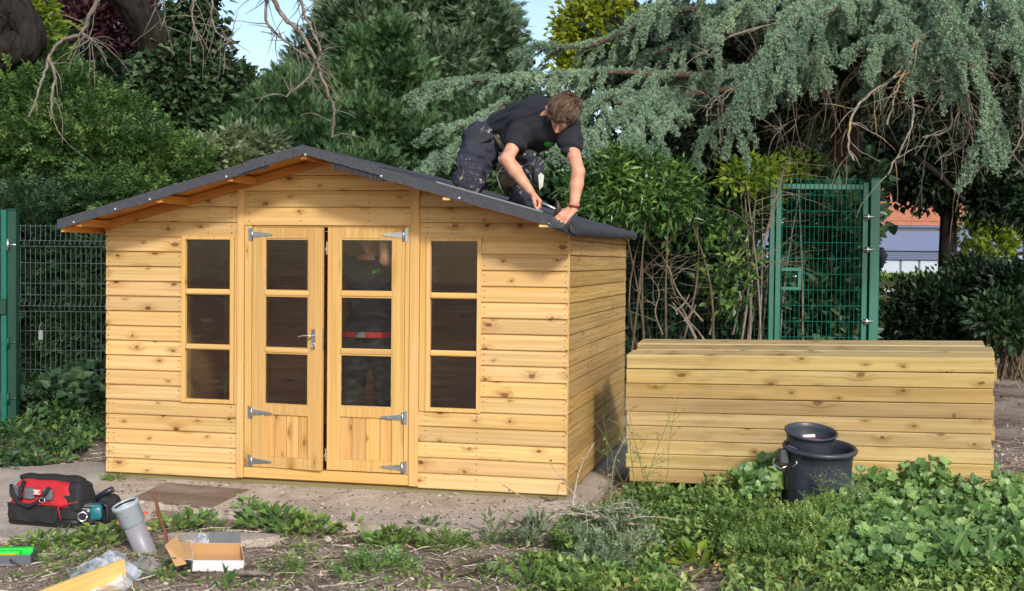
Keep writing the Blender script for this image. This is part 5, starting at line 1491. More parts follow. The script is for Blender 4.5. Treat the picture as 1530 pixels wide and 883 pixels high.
# face: eyes, brows
for sgn in (-1, 1):
    MB().lathe([(.0, -.011), (.008, -.008), (.011, 0), (.008, .008), (.0, .011)], hp(.031 * sgn, .079, .002), 10).build('eye', mat_plain('eye white', (.7, .68, .64), .3), PM, origin=PM.location)
def wr_noise(s=1.0):
    return lambda X, Y, Z: s * (.007 * np.sin(X * 24 + 9 * np.sin(Z * 11)) * np.sin(Z * 31 + Y * 17) + .004 * np.sin(X * 47 + Y * 39 + Z * 22 + 3 * np.sin(Z * 19)) + .0035 * np.sin(Z * 60 - X * 30 + 4 * np.sin(Y * 13)))
armR = unit(elR - shR); armL = unit(elL - shL)
shirt = [('c', waist + DR * -.05 + NB * .02, chest, .150, .172), ('c', chest, (shR + shL) / 2 + NB * .03, .165, .135), ('c', shR, shL, .088, .085), ('c', chest + np.array([0, 0, .03]), neck - unit(head - neck) * .03, .13, .075),
         ('c', shR, shR + armR * .125, .080, .076), ('c', shR + armR * .125, shR + armR * .155, .076, .074), ('c', shL, shL + armL * .125, .078, .074), ('c', shL + armL * .125, shL + armL * .165, .074, .072),
         ('e', (chest + waist) / 2 + down * .10, (.17, .12, .09), None)]
body_part('t_shirt', shirt, M_shirt, PM, .008, .035, noise=wr_noise(1.0))
legs = [('c', hipR, hipL, .125, .118), ('c', pelv, waist + DR * -.04, .145, .135), ('c', hipR, knR, .108, .076), ('c', knR, ftR, .074, .055), ('e', knR + np.array([0, 0, -.005]), (.085, .075, .07), None),
        ('c', hipL, knL, .104, .074), ('c', knL, ftL, .070, .052), ('e', knL, (.078, .075, .068), None), ('c', hipR + DR * -.07, hipR + DR * -.12 + down * .12 + NB * .02, .12, .10), ('c', knR + DR * -.02 + np.array([0, 0, .04]), hipR + DR * -.09, .09, .11)]
body_part('trousers', legs, M_trous, PM, .008, .03, noise=wr_noise(1.3))
body_part('boot', [('c', ftR, ftR + NB * .10 + down * .0, .052, .045), ('c', ftR + NB * .10, ftR + NB * .14 - DR * .10 + down * .02, .048, .04)], M_boot, PM, .01, .02)
body_part('boot', [('c', ftL, ftL + NB * .10, .052, .045), ('c', ftL + NB * .10, ftL + NB * .14 - DR * .10 + down * .02, .048, .04)], M_boot, PM, .01, .02)
# tool belt with pouches, pocket flap, knee pad flap
b1 = [sp(736, 196, -.03), sp(742, 206, -.06), sp(754, 222, -.12), sp(768, 232, -.14), sp(782, 236, -.10)]
MB().tube(b1, .021, 8).build('belt', M_belt, PM, origin=PM.location)
MB().tube([sp(732, 184, .06), sp(735, 192, -.02), sp(742, 199, -.07), sp(748, 206, -.09)], .008, 6).build('belt_loop', M_strap, PM, origin=PM.location)
MB().tube([sp(732, 186, .0), sp(738, 172, .0), sp(748, 163, -.02), sp(754, 160, -.03)], .012, 6).build('strap', M_belt, PM, origin=PM.location)
body_part('tool_pouch', [('c', sp(756, 240, -.22), sp(759, 270, -.23), .055, .048), ('c', sp(764, 250, -.24), sp(768, 272, -.24), .045, .04)], M_belt, PM, .007, .02, noise=wr_noise(1.2))
body_part('tool_pouch', [('c', sp(788, 232, -.20), sp(800, 245, -.22), .040, .05), ('c', sp(800, 245, -.22), sp(804, 268, -.22), .05, .030)], M_trous, PM, .007, .02, noise=wr_noise(1.2))
MB().tube([sp(748, 246, -.28), sp(745, 236, -.27), sp(752, 228, -.25), sp(760, 238, -.28), sp(752, 248, -.29), sp(742, 262, -.28), sp(748, 282, -.27)], .0045, 6).tube([sp(742, 258, -.28), sp(756, 254, -.29), sp(768, 252, -.28)], .004, 6).build('pouch_strap', M_strap, PM, origin=PM.location)
mb = MB(); q = [sp(698, 223, -.07), sp(703, 207, -.08), sp(722, 197, -.10), sp(737, 201, -.11), sp(736, 206, -.11), sp(718, 214, -.09)]
mb.add(q + [p + NB * .012 for p in q], [(5, 4, 3, 2, 1, 0), (6, 7, 8, 9, 10, 11)] + [(i, (i + 1) % 6, 6 + (i + 1) % 6, 6 + i) for i in range(6)])
mb.build('pocket_flap', mat_plain('worn trouser pocket', (.035, .037, .046), .9, var=.3), PM, origin=PM.location)
MB().add([sp(804, 262, -.27), sp(808, 258, -.27), sp(813, 262, -.26), sp(811, 278, -.26), sp(806, 284, -.26)], [(0, 1, 2, 3, 4)]).add([sp(804, 262, -.265), sp(808, 258, -.265), sp(813, 262, -.255), sp(811, 278, -.255), sp(806, 284, -.255)], [(4, 3, 2, 1, 0)]).build('rag', mat_plain('pale rag', (.5, .52, .48), .9), PM, origin=PM.location)
# wrist bands and ring
dw = unit(wrL - elL)
MB().tube([wrL - dw * .034, wrL - dw * .016], .0335, 16).build('wristband', mat_plain('coral wristband', (.85, .20, .12), .6), PM, origin=PM.location)
MB().tube([wrL - dw * .013, wrL - dw * .004], .033, 16).build('wristband', mat_plain('dark wristband', (.03, .02, .03), .6), PM, origin=PM.location)
# hair: a cap and many short locks lying over it
body_part('hair', [('e', hp(0, -.020, .034), (.086, .102, .093), RH), ('c', hp(-.05, .045, .07), hp(.05, .045, .07), .034, .034), ('c', hp(0, -.09, -.01), hp(0, -.07, -.05), .045, .03)], mat_plain('hair base', (.045, .026, .016), .8), PM, .006, .02,
          cut=lambda X, Y, Z: (((X - head[0]) * fw[0] + (Y - head[1]) * fw[1] + (Z - head[2]) * fw[2]) - .070 + .9 * np.maximum(0, .045 - ((X - head[0]) * up_h[0] + (Y - head[1]) * up_h[1] + (Z - head[2]) * up_h[2]))))
rh = np.random.default_rng(5); polys = []; rad = []
for k in range(2600):
    d = rh.normal(size=3); d[2] = abs(d[2]) * 1.1 - .35; d[1] -= .25; d /= np.linalg.norm(d)
    if d[1] > .62 and d[2] < .35: continue
    if d[2] < -.12 and d[1] > -.1: continue
    p = np.array([d[0] * .087, d[1] * .103 - .018, d[2] * .094 + .034])
    flow = np.array([d[0] * .4 + .35, .9, -.10]) if d[2] > .0 else np.array([d[0] * .2, -.1, -1.0])
    flow = flow - d * (flow @ d) + d * .10; flow += rh.normal(size=3) * .16; flow /= np.linalg.norm(flow)
    Lh = rh.uniform(.035, .070); g = d * .004
    P_ = [p, p + flow * Lh * .5 + d * .004, p + flow * Lh + d * .003 * rh.normal() - d * .012]
    polys.append(np.array([hp(*q) for q in P_])); rad.append(np.array([.0030, .0026, .0007]))
V, Fq = tube_np(polys, rad, 3)
tag(link('hair_locks', np_mesh('hair_locks', V - np.array(PM.location), Fq, M_hair, True), PM), kind='stuff')
polys = []; rad = []
for k in range(420):                                     # short beard along the jaw
    t = rh.uniform(-1.25, 1.25); z = rh.uniform(-.115, -.055)
    p = np.array([.060 * sin(t), .025 + .058 * cos(t), z]); d = unit([sin(t), cos(t), -.35])
    polys.append(np.array([hp(*(p - d * .004)), hp(*(p + d * .006)), hp(*(p + d * .009 + [0, 0, -.006]))])); rad.append(np.array([.0030, .0025, .0006]))
V, Fq = tube_np(polys, rad, 3)
tag(link('beard', np_mesh('beard', V - np.array(PM.location), Fq, M_hair, True), PM), kind='stuff')
def project_to(me_obj, pts, direction, off=.002):
    """drop points onto a part's surface along a direction (world space), so that a print follows the cloth"""
    from mathutils.bvhtree import BVHTree
    me = me_obj.data; loc = np.array(me_obj.parent.location)
    n = len(me.vertices); co = np.empty(n * 3, np.float32); me.vertices.foreach_get('co', co); co = co.reshape(-1, 3) + loc
    bv = BVHTree.FromPolygons([Vector(c) for c in co.astype(float)], [tuple(p.vertices) for p in me.polygons])
    out = []
    for p in pts:
        h = bv.ray_cast(Vector(p) - Vector(direction) * 1.0, Vector(direction))
        out.append(np.array(h[0]) - np.array(direction) * off if h[0] is not None else None)
    return out
def print_on(part, centre_px, v, shape, mat, name, parent, sc_=1.0, off=.003):
    """flat print: a grid clipped to shape(a,b) and dropped on to the cloth"""
    N = 22; pts = []; cells = []
    c = sp(centre_px[0], centre_px[1], v)
    for i in range(N + 1):
        for j in range(N + 1): pts.append(c + DR * ((i / N - .5) * .13 * sc_) + np.array([0, 0, (j / N - .5) * .09 * sc_]))
    pr = project_to(part, pts, NB, off)
    use = [(i, j) for i in range(N) for j in range(N) if shape((i + .5) / N * 2 - 1, (j + .5) / N * 2 - 1)]
    V = []; Fc = []; mp = {}
    for i, j in use:
        q = [(i, j), (i + 1, j), (i + 1, j + 1), (i, j + 1)]; ks = []
        if any(pr[a * (N + 1) + b] is None for a, b in q): continue
        P4 = [pr[a * (N + 1) + b] for a, b in q]
        if max(np.linalg.norm(P4[0] - P4[2]), np.linalg.norm(P4[1] - P4[3])) > .05: continue
        for (a, b), p in zip(q, P4):
            if (a, b) not in mp: mp[a, b] = len(V); V.append(p)
            ks.append(mp[a, b])
        Fc.append(tuple(ks))
    if not Fc: print('print missed', name); return
    V = np.array(V) - np.array(parent.location)
    link(name, np_mesh(name, V, np.array(Fc), mat), parent)
tsh = [o for o in PM.children if o.name.startswith('t_shirt')][0]
print_on(tsh, (820, 217), -.3, lambda a, b: (a * a + (b + .35 * a) ** 2 * 2.0 < .62) and not (abs(b + .35 * a - .12 * sin(6 * a)) < .10 and a > -.4) , M_logo, 'logo', PM, .95)

# hammer in the right fist, hooked towards the roof edge
HM = empty('hammer', sp(834, 318, -.40), 0, 'claw hammer with a dark head held in his right fist at the roof edge', 'hammer')
g0, g1 = sp(800, 298, -.375), sp(833, 314, -.41)
MB().tube([g0, g0 + (g1 - g0) * .5, g1], [.011, .009, .008], 8).build('handle', M_galv, HM, origin=HM.location)
hd = unit(np.array([.18, 0, 1.0]))
MB().tube([g1 - hd * .055 + NB * .03, g1 - hd * .02, g1 + hd * .03, g1 + hd * .055 - DR * .012, g1 + hd * .075 - DR * .03], [.017, .016, .015, .010, .004], 8).build('head', mat_plain('forged steel', (.06, .045, .04), .5, .6), HM, origin=HM.location)

# pale rolled strip of felt trim lying on the roof edge under his hands
zt_ = lambda u: roof_top(u)
mb = MB()
for (a_, b_, y0, y1, z0, z1, m_) in ((-.80, -.10, RV0 + .015, RV0 + .055, .005, .015, 0),):
    mb.add([tuple(p) for u in (a_, b_) for p in ((u, y0, zt_(u) + z0), (u, y1, zt_(u) + z0), (u, y1, zt_(u) + z1), (u, y0, zt_(u) + z1))], [(0, 1, 2, 3), (7, 6, 5, 4), (0, 4, 5, 1), (1, 5, 6, 2), (2, 6, 7, 3), (3, 7, 4, 0)])
o = mb.build('metal_strip', mat_plain('pale grey strip', (.20, .22, .22), .45, .2), None)
o.location = (X0, Y0, 0); o.rotation_euler = (0, 0, -TH)
tag(o, 'long pale grey trim strip lying on the roof edge beneath the kneeling man', 'strip')

# second man standing inside behind the right door ------------------------------
P2 = empty('person', sh(-1.53, .42, .08), 0, 'man standing inside the summerhouse behind the right door, arms raised, red belt round his waist', 'person')
def s2(x, y, z): return sh(-1.53 + x, .42 + y, .10 + z)
nk, h2 = s2(0, 0, 1.52), s2(0, -.02, 1.68)
sR, sL = s2(-.19, 0, 1.46), s2(.19, 0, 1.46); eR, eL = s2(-.17, -.30, 1.50), s2(.20, -.26, 1.52); wR, wL = s2(-.12, -.28, 1.78), s2(.17, -.24, 1.80)
RH2 = np.stack([-DR, -NB, np.array([0, 0, 1.0])]).astype(np.float32)
def hq(a, b, c): return hp(a, b, c, h2, RH2)
sk2 = [('e', hq(0, -.012, .025), (.078, .098, .090), RH2), ('e', hq(0, .020, -.035), (.063, .074, .085), RH2), ('c', hq(0, .050, -.085), hq(0, .062, -.100), .030, .020), ('c', hq(0, .090, .005), hq(0, .112, -.030), .010, .013),
       ('e', hq(.079, -.008, -.012), (.010, .018, .032), RH2), ('e', hq(-.079, -.008, -.012), (.010, .018, .032), RH2), ('c', hq(-.016, .088, -.062), hq(.016, .088, -.062), .009, .009),
       ('c', h2, nk, .06, .06), ('c', nk, s2(0, .0, 1.35), .06, .12), ('c', sR, nk, .05, .06), ('c', sL, nk, .05, .06), ('c', sR, eR, .052, .042), ('c', eR, wR, .044, .028), ('c', sL, eL, .052, .042), ('c', eL, wL, .044, .028)]
Z_ = np.array([0, 0, 1.0])
sk2 += hand(wR, Z_ - NB * .1, -NB, DR, [.4, .4, .4, .4]) + hand(wL, Z_ - NB * .1, -NB, -DR, [.4, .4, .4, .4])
body_part('body', sk2, M_skin, P2, .007, .014)
body_part('hair', [('e', hq(0, -.024, .036), (.086, .10, .092), RH2)], mat_plain('dark hair', (.04, .025, .018), .7), P2, .008, .02)
ts2 = body_part('t_shirt', [('c', s2(0, .0, 1.0), s2(0, 0, 1.32), .155, .165), ('c', s2(-.07, 0, 1.0), s2(.07, 0, 1.0), .13, .13), ('c', sR, sL, .085, .085), ('c', sR, sR + (eR - sR) * .62, .078, .070), ('c', sL, sL + (eL - sL) * .62, .078, .070)], M_shirt, P2, .010, .04, noise=wr_noise(1.2))
body_part('trousers', [('c', s2(-.08, 0, .92), s2(.08, 0, .92), .135, .135), ('c', s2(-.10, 0, .88), s2(-.13, -.02, .48), .105, .075), ('c', s2(-.13, -.02, .48), s2(-.13, .02, .08), .075, .06), ('c', s2(.10, 0, .88), s2(.13, -.02, .48), .105, .075), ('c', s2(.13, -.02, .48), s2(.13, .02, .08), .075, .06)],
          M_dark_tr, P2, .011, .03, noise=wr_noise(1.2))
body_part('boot', [('c', s2(-.13, .03, .045), s2(-.14, -.14, .035), .045, .036)], M_boot, P2, .012, .02)
body_part('boot', [('c', s2(.13, .03, .045), s2(.14, -.14, .035), .045, .036)], M_boot, P2, .012, .02)
mb = MB(); n = 28
ring = [s2(.215 * cos(2 * pi * i / n), .172 * sin(2 * pi * i / n), 0) for i in range(n)]
for i in range(n):
    a_, b_ = ring[i], ring[(i + 1) % n]
    mb.add([a_ + Z_ * .965, b_ + Z_ * .965, b_ + Z_ * 1.005, a_ + Z_ * 1.005], [(0, 1, 2, 3)])
o = mb.build('belt', mat_plain('red webbing belt', (.55, .02, .02), .6), P2, origin=P2.location); m_ = o.modifiers.new('t', 'SOLIDIFY'); m_.thickness = .004
MB().box(-.035, .035, -.012, 0, -.022, .022, .003).build('buckle', M_steel, P2, s2(-.01, -.176, .985) - np.array(P2.location), (0, 0, -TH))
print_on(ts2, (556, 405), .22, lambda a, b: (a * a + (b - .5 * a) ** 2 * 2.2 < .5) and not (abs(b - .4 * a) < .15 and abs(a) < .3), M_logo, 'logo', P2, .62)
# ------------------------------------------------------------------ things on the ground
def thing(name, loc, label, cat, rz=0.0, group=None): return empty(name, loc, rz, label, cat, group)
M_plastic = mat_plain('scuffed black plastic', (.036, .042, .060), .42, var=.45, scale=7, bump=.15)
M_plastic_in = mat_plain('bucket plastic', (.014, .016, .028), .4, var=.3, scale=12)
# big black bin -------------------------------------------------------------
BC = at(1219, 663, 8.08); zr = BC[2]; bz0 = gz(BC[0], 8.08) - .02
bn = thing('rubbish_bin', (BC[0], 8.08, bz0), 'big scuffed black plastic bin standing in mallow leaves before the sleeper stack', 'bin')
H = zr - bz0
R1, R0 = .220, .198
V = []; Fq = []; n = 72; prof = [(R0, 0), (R0 + .004, .02), (R0 + (R1 - R0) * .5, H * .5), (R1 - .012, H - .10), (R1 - .008, H - .035), (R1 + .012, H - .028), (R1 + .018, H - .012), (R1 + .010, H), (R1 - .004, H + .002), (R1 - .010, H - .012), (R1 - .014, H - .05), (R0 + (R1 - R0) * .5 - .006, H * .5), (R0 - .006, .012), (0.001, .010)]
for i, (r, z) in enumerate(prof):
    for k in range(n):
        t = 2 * pi * k / n
        rib = (-.0045 if (k % 6) == 0 else 0.0) if i < 4 else 0
        V.append(((r + rib) * cos(t), (r + rib) * sin(t) * .97, z))
Fq = [(i * n + k, i * n + (k + 1) % n, (i + 1) * n + (k + 1) % n, (i + 1) * n + k) for i in range(len(prof) - 1) for k in range(n)]
link('body', np_mesh('body', V, np.array(Fq), M_plastic, True), bn, None, (RAD(7), RAD(1.5), 0))
for sgn in (-1,):
    x = sgn * (R1 + .004)
    mb = MB()
    mb.box(x - .055 if sgn < 0 else x - .0, x + .0 if sgn < 0 else x + .055, -.04, .04, H - .115, H - .025, .006)
    o = mb.build('handle_lug', mat_plain('grey lug', (.05, .055, .065), .5), bn, (sgn * -.028, -.075 * (1 if sgn < 0 else 1) , 0))
MB().tube([(-R1 - .0, -.16, H - .12), (-R1 - .035, -.15, H - .14), (-R1 - .075, -.11, H - .115), (-R1 - .06, -.06, H - .09), (-R1 - .01, -.04, H - .11)], .0055, 8).tube([(-R1 + .035, -.17, H - .125), (-R1 + .06, -.175, H - .10), (-R1 + .055, -.172, H - .08)], .005, 6).build('wire_handle', M_steel, bn)
MB().tube([(-.07, -.222, H - .045), (-.02, -.232, H - .052), (.03, -.232, H - .046)], .003, 6).build('wire_handle', M_twig, bn)
# bucket tilted inside ---------------------------------------------------------
c = at(1207, 640, 8.06)
bk = thing('bucket', (c[0], 8.06, c[2] - .26), 'small round black bucket sitting tilted inside the mouth of the big bin', 'bucket')
h = .26; prof = [(.115, 0), (.150, h - .05), (.150, h - .045), (.156, h - .018), (.166, h - .014), (.168, h - .003), (.160, h), (.153, h - .004), (.149, h - .03), (.120, .012), (.001, .01)]
MB().lathe(prof, n=56).build('body', M_plastic, bk, None, (RAD(12), RAD(2), 0))
MB().tube([(.16 * cos(t), .16 * sin(t) - .002, h - .075 - .045 * abs(sin(t)) ** .8) for t in np.linspace(-pi * .86, -.02, 18)], .004, 6).build('handle', M_steel, bk)
for a in (-.02, -pi * .9): MB().lathe([(0, -.006), (.014, -.006), (.014, .006), (0, .006)], (.158 * cos(a), .158 * sin(a), h - .085), 12).build('handle_boss', M_plastic_in, bk)
o = MB().lathe([(.001, 0), (.142, 0), (.142, .004)], (0, 0, h - .085), 32).build('murky_water', mat_plain('murky water', (.04, .03, .028), .05, var=.3, scale=4), bk)
pts = [(-.10 + .2 * t, -.06 + .13 * sin(pi * t), h - .072) for t in np.linspace(0, 1, 12)]
o = MB().tube(pts, .006, 6).build('red_tube', mat_plain('dull red plastic', (.45, .06, .05), .5), None, bk.location); tag(o, 'thin dull red hoop lying inside the small black bucket', 'hoop')
o = MB().tube([(-.02, .06, h - .06), (.06, .055, h - .055)], .011, 8).build('white_tube', mat_plain('white plastic', (.8, .8, .8), .3), None, bk.location); tag(o, 'small white plastic piece lying inside the small black bucket', 'plastic piece')

# tool bag -------------------------------------------------------------------
def frame_at(p, rz): 
    return Matrix.Translation(Vector([float(v) for v in p])) @ Matrix.Rotation(rz, 4, 'Z')
bp = onz(72, 788, 0.0); tb = thing('tool_bag', (bp[0], 7.62, .012), 'red and black canvas tool bag with two carry handles lying on the concrete', 'bag', RAD(-16))
M_red = mat_plain('red canvas', (.42, .012, .020), .75, var=.25, scale=14, bump=.3)
M_blk = mat_plain('black canvas', (.012, .012, .014), .8, var=.4, scale=18, bump=.3)
M_grey_c = mat_plain('grey mesh', (.10, .11, .12), .6, var=.3)
def soft_box(name, mat, parent, x0, x1, y0, y1, z0, z1, r, res=.008, nz=None, taper=0.0, shear=0.0):
    c = np.array([(x0 + x1) / 2, (y0 + y1) / 2, (z0 + z1) / 2]); hs = np.array([(x1 - x0) / 2, (y1 - y0) / 2, (z1 - z0) / 2])
    n = 22; us = []
    # superellipsoid box
    th = np.linspace(-pi / 2, pi / 2, n); ph = np.linspace(-pi, pi, 2 * n + 1)[:-1]
    e = r
    f = lambda w, m: np.sign(w) * np.abs(w) ** m
    T, Ph = np.meshgrid(th, ph, indexing='ij')
    X = f(np.cos(T), e) * f(np.cos(Ph), e); Y = f(np.cos(T), e) * f(np.sin(Ph), e); Z = f(np.sin(T), e)
    k_ = 1 - taper * (Z + 1) / 2
    Px = c[0] + X * hs[0] * (1 - taper * .35 * (Z + 1) / 2) + shear * (Z + 1) * hs[2]; Py = c[1] + Y * hs[1] * k_; Pz = c[2] + Z * hs[2]
    w = .006 * np.sin(Px * 38 + 4 * np.sin(Pz * 30)) * np.sin(Pz * 45 + Py * 20) if nz is None else nz(Px, Py, Pz)
    Py = Py + w * np.sign(Y); Pz = Pz + w * .5 * (Z > 0)
    V = np.stack([Px, Py, Pz], -1).reshape(-1, 3); m = len(ph)
    i = np.arange(n - 1)[:, None] * m; j = np.arange(m)[None]
    Fq = np.stack([i + j, i + (j + 1) % m, i + m + (j + 1) % m, i + m + j], -1).reshape(-1, 4)
    return link(name, np_mesh(name, V, Fq, mat, True), parent)
sx = -.16
soft_box('body', M_blk, tb, -.245, .245, -.13, .13, .0, .20, .35, taper=.15)
soft_box('base', mat_plain('rubber base', (.010, .010, .010), .5), tb, -.25, .25, -.137, .137, -.004, .055, .3)
soft_box('top_panel', M_red, tb, -.246, .205, -.142, .11, .105, .262, .34, taper=.50, shear=sx * .35)
soft_box('zip_flap', M_blk, tb, -.235, .21, -.045, .06, .235, .285, .5, shear=-.2)
soft_box('end_panel', M_blk, tb, .145, .262, -.128, .12, .08, .262, .5, taper=.45, shear=-.15)
for x, w_ in ((-.165, .06), (-.055, .075), (.06, .07)): soft_box('pocket', M_blk, tb, x - w_ + .0, x + w_ - .01, -.152, -.115, .022, .135, .4)
for x in (-.19, -.08, .045): soft_box('mesh_pocket', M_grey_c, tb, x - .034, x + .034, -.137, -.115, .155, .228, .45)
mb = MB(); mb.box(-.045, .01, -.146, -.136, .188, .222, .002); mb.build('logo_patch', mat_plain('red patch', (.62, .05, .04), .6), tb)
mb = MB(); mb.box(-.040, .005, -.1485, -.1465, .213, .218); mb.box(-.040, .005, -.1485, -.1465, .1925, .1965); mb.box(-.03, -.006, -.1485, -.1465, .200, .209); mb.build('logo_print', mat_plain('white print', (.8, .8, .8), .6), tb)
MB().tube([(-.21, -.128, .235), (-.185, -.150, .19), (-.13, -.163, .135), (-.06, -.167, .120), (.0, -.160, .15), (.045, -.148, .205), (.06, -.130, .238)], .0125, 8).build('carry_handle', M_blk, tb)
MB().tube([(-.14, -.10, .255), (-.135, -.145, .20), (-.12, -.155, .16)], .013, 8).build('carry_handle', M_blk, tb)
MB().tube([(-.245, -.125, .125), (-.15, -.158, .137), (.02, -.160, .137), (.15, -.150, .135), (.235, -.10, .155)], .0035, 6).tube([(.125, -.145, .135), (.15, -.150, .05)], .004, 6).build('red_piping', M_red, tb)
MB().tube([(.038 + .020 * cos(t), -.172, .165 + .014 * sin(t)) for t in np.linspace(0, 2 * pi, 13)], .0035, 6).build('ring', M_chrome, tb)
# dark handles of tools poking out at the right of the bag
pt = thing('pliers', (bp[0] + .27, 7.62, .16), 'dark handled tool poking out at the right end of the tool bag', 'tool')
MB().tube([(-.04, 0, -.02), (.04, 0, .035), (.085, 0, .055)], [.018, .017, .02], 10).tube([(-.02, .02, -.03), (.06, .02, -.005), (.12, .02, -.045)], [.018, .016, .012], 10).build('handle', M_plastic_in, pt)
o = soft_box('cloth_roll', M_blk, None, -.075, .075, -.06, .06, 0, .19, .7, shear=.12); o.location = (bp[0] + .30, 7.66, -.01); tag(o, 'small open black pouch slumped against the right end of the red tool bag', 'pouch')
# teal power tool
M_teal = mat_plain('teal tool plastic', (.006, .13, .17), .4, var=.15)
pc = onz(138, 784, 0.0); dt_ = thing('power_tool', (pc[0], 7.52, .014), 'teal and black power tool with a round metal ring, beside the tool bag', 'tool', RAD(14))
soft_box('body', M_plastic_in, dt_, -.07, .055, -.045, .05, .012, .115, .45, shear=.1)
soft_box('motor_case', M_teal, dt_, .01, .085, -.052, .045, .035, .130, .4)
MB().tube([(-.072, -.05, .0), (.085, -.05, .008)], .006, 8).build('base_plate', M_steel, dt_)
ring_y = -.066
MB().tube([(-.025 + .026 * cos(t), ring_y, .066 + .026 * sin(t)) for t in np.linspace(0, 2 * pi, 25)], .0055, 8).build('ring', M_chrome, dt_)
MB().tube([(-.025, -.04, .066), (-.025, -.065, .066)], .036, 20).build('guard', M_plastic_in, dt_)
MB().tube([(.085, 0, .13), (.108, 0, .11), (.112, 0, .04), (.10, 0, .005)], .011, 8).build('grip', M_plastic_in, dt_)
MB().box(-.02, .03, -.05, .03, .117, .131, .004).build('dial', M_grey_c, dt_)

# grey pipe leaning ------------------------------------------------------------
M_collar = mat_plain('blue grey pipe collar', (.36, .41, .46), .45, var=.07, scale=5)
M_pipe = mat_plain('grey soil pipe', (.24, .235, .26), .4, var=.07, scale=5)
p0 = at(217, 824, 6.95); p1 = at(190, 748, 6.95); ax_ = p1 - p0; Lp = np.linalg.norm(ax_); ax_ = unit(ax_ + np.array([0, -.05, 0]))
dp = thing('drain_pipe', (p0[0], 6.95, gz(p0[0], 6.95)), 'grey plastic drain pipe with a wider collar, leaning out of the soil', 'pipe')
q = Vector((0, 0, 1)).rotation_difference(Vector(ax_)).to_matrix(); Mq = np.array(q)
base = p0 - ax_ * .06 - np.array(dp.location)
r = .058
def lathe_q(prof, name, mat, parent): return MB().lathe(prof, base, 36, Mq).build(name, mat, parent)
Lt = Lp + .06
lathe_q([(r, 0), (r, Lt - .115), (r - .004, Lt - .115), (r - .004, 0)], 'pipe', M_pipe, dp)
lathe_q([(r + .001, Lt - .128), (r + .010, Lt - .122), (r + .010, Lt - .028), (r + .017, Lt - .022), (r + .019, Lt - .010), (r + .017, Lt), (r + .008, Lt + .002), (r + .004, Lt - .002), (r + .003, Lt - .12), (r - .002, Lt - .125)], 'collar', M_collar, dp)
lathe_q([(r + .0035, Lt - .018), (r + .0, Lt - .012), (r + .0035, Lt - .006)], 'seal', mat_plain('rubber seal', (.02, .02, .02), .5), dp)
MB().box(-.012, .012, -.004, .0, -.003, .003, .001).build('moulded_mark', M_pipe, dp, base + Mq @ np.array([0, 0, Lt - .07]) + np.array([.0, -(r + .0105), 0]))
# rusty rod
q0, q1 = at(262, 852, 6.72), at(229, 737, 6.80)
M_rust = mat_bark('rust', (.08, .03, .018), (.22, .09, .05), 40, .5)
rr_ = thing('rusty_rod', (q0[0], 6.72, gz(q0[0], 6.72)), 'thin rusty reinforcing rod sticking up beside the grey drain pipe', 'rod')
mb = MB(); N = 26
mb.tube([q0 + (q1 - q0) * (i / N) + np.array([.003 * sin(i * .6), 0, 0]) for i in range(N + 1)], [.0085 + (.0018 if i % 2 else 0) for i in range(N + 1)], 8)
mb.tube([q1, q1 + np.array([.03, 0, .002])], .005, 6)
mb.build('rod', M_rust, rr_, origin=rr_.location)
# wooden offcut behind the pipe
def plank_px(name, a, b, Y, w, t, label, cat, mat=None, z=None):
    A_, B_ = onz(*a, z), onz(*b, z); d = B_ - A_; L_ = np.linalg.norm(d); an = math.atan2(d[1], d[0])
    o = MB().box(0, L_, -w / 2, w / 2, 0, t, .003).build(name, mat or W['offcut'], None, (A_[0], A_[1], z), (0, 0, an)); return tag(o, label, cat)
plank_px('wood_offcut', (220, 792), (257, 776), 0, .05, .02, 'short bright yellow wood offcut lying behind the rusty rod', 'wood', z=.0)
o = MB().lathe([(.0, 0), (.022, 0), (.024, .03), (.0, .034)], n=12).build('cable_reel', mat_plain('orange plastic', (.65, .12, .03), .5), None, onz(179, 782, .0)); o.rotation_euler = (1.2, 0, .4)
tag(o, 'small orange plastic cap lying just left of the grey pipe', 'cap')
o = MB().lathe([(.0, 0), (.018, 0), (.020, .02), (.0, .024)], n=12).build('cable_reel', mat_plain('orange red plastic', (.6, .08, .03), .5), None, onz(216, 770, .0))
tag(o, 'tiny orange red cap lying behind the grey pipe collar', 'cap')
# timber offcuts bottom left: one standing on edge, one flat
A_, B_ = onz(95, 888, .03), onz(182, 858, .05)
d = B_ - A_; an = math.atan2(d[1], d[0])
o = MB().box(0, .62, -.014, .014, 0, .115, .003).build('timber_offcut', W['offcut'], None, (A_[0] - .24 * cos(an) , A_[1] - .24 * sin(an) - .0, -.05), (0, RAD(-5.5), an))
tag(o, 'pale planed plank offcut on its edge cut off by the bottom of the picture', 'plank')
o = MB().box(0, .56, -.03, .045, 0, .03, .003).build('timber_offcut', W['offcut'], None, (A_[0] - .16 * cos(an) + .02, A_[1] - .16 * sin(an) - .075, -.045), (0, RAD(-3.5), an + .03))
tag(o, 'narrow pale batten offcut lying flat in front of the plank on edge', 'batten')
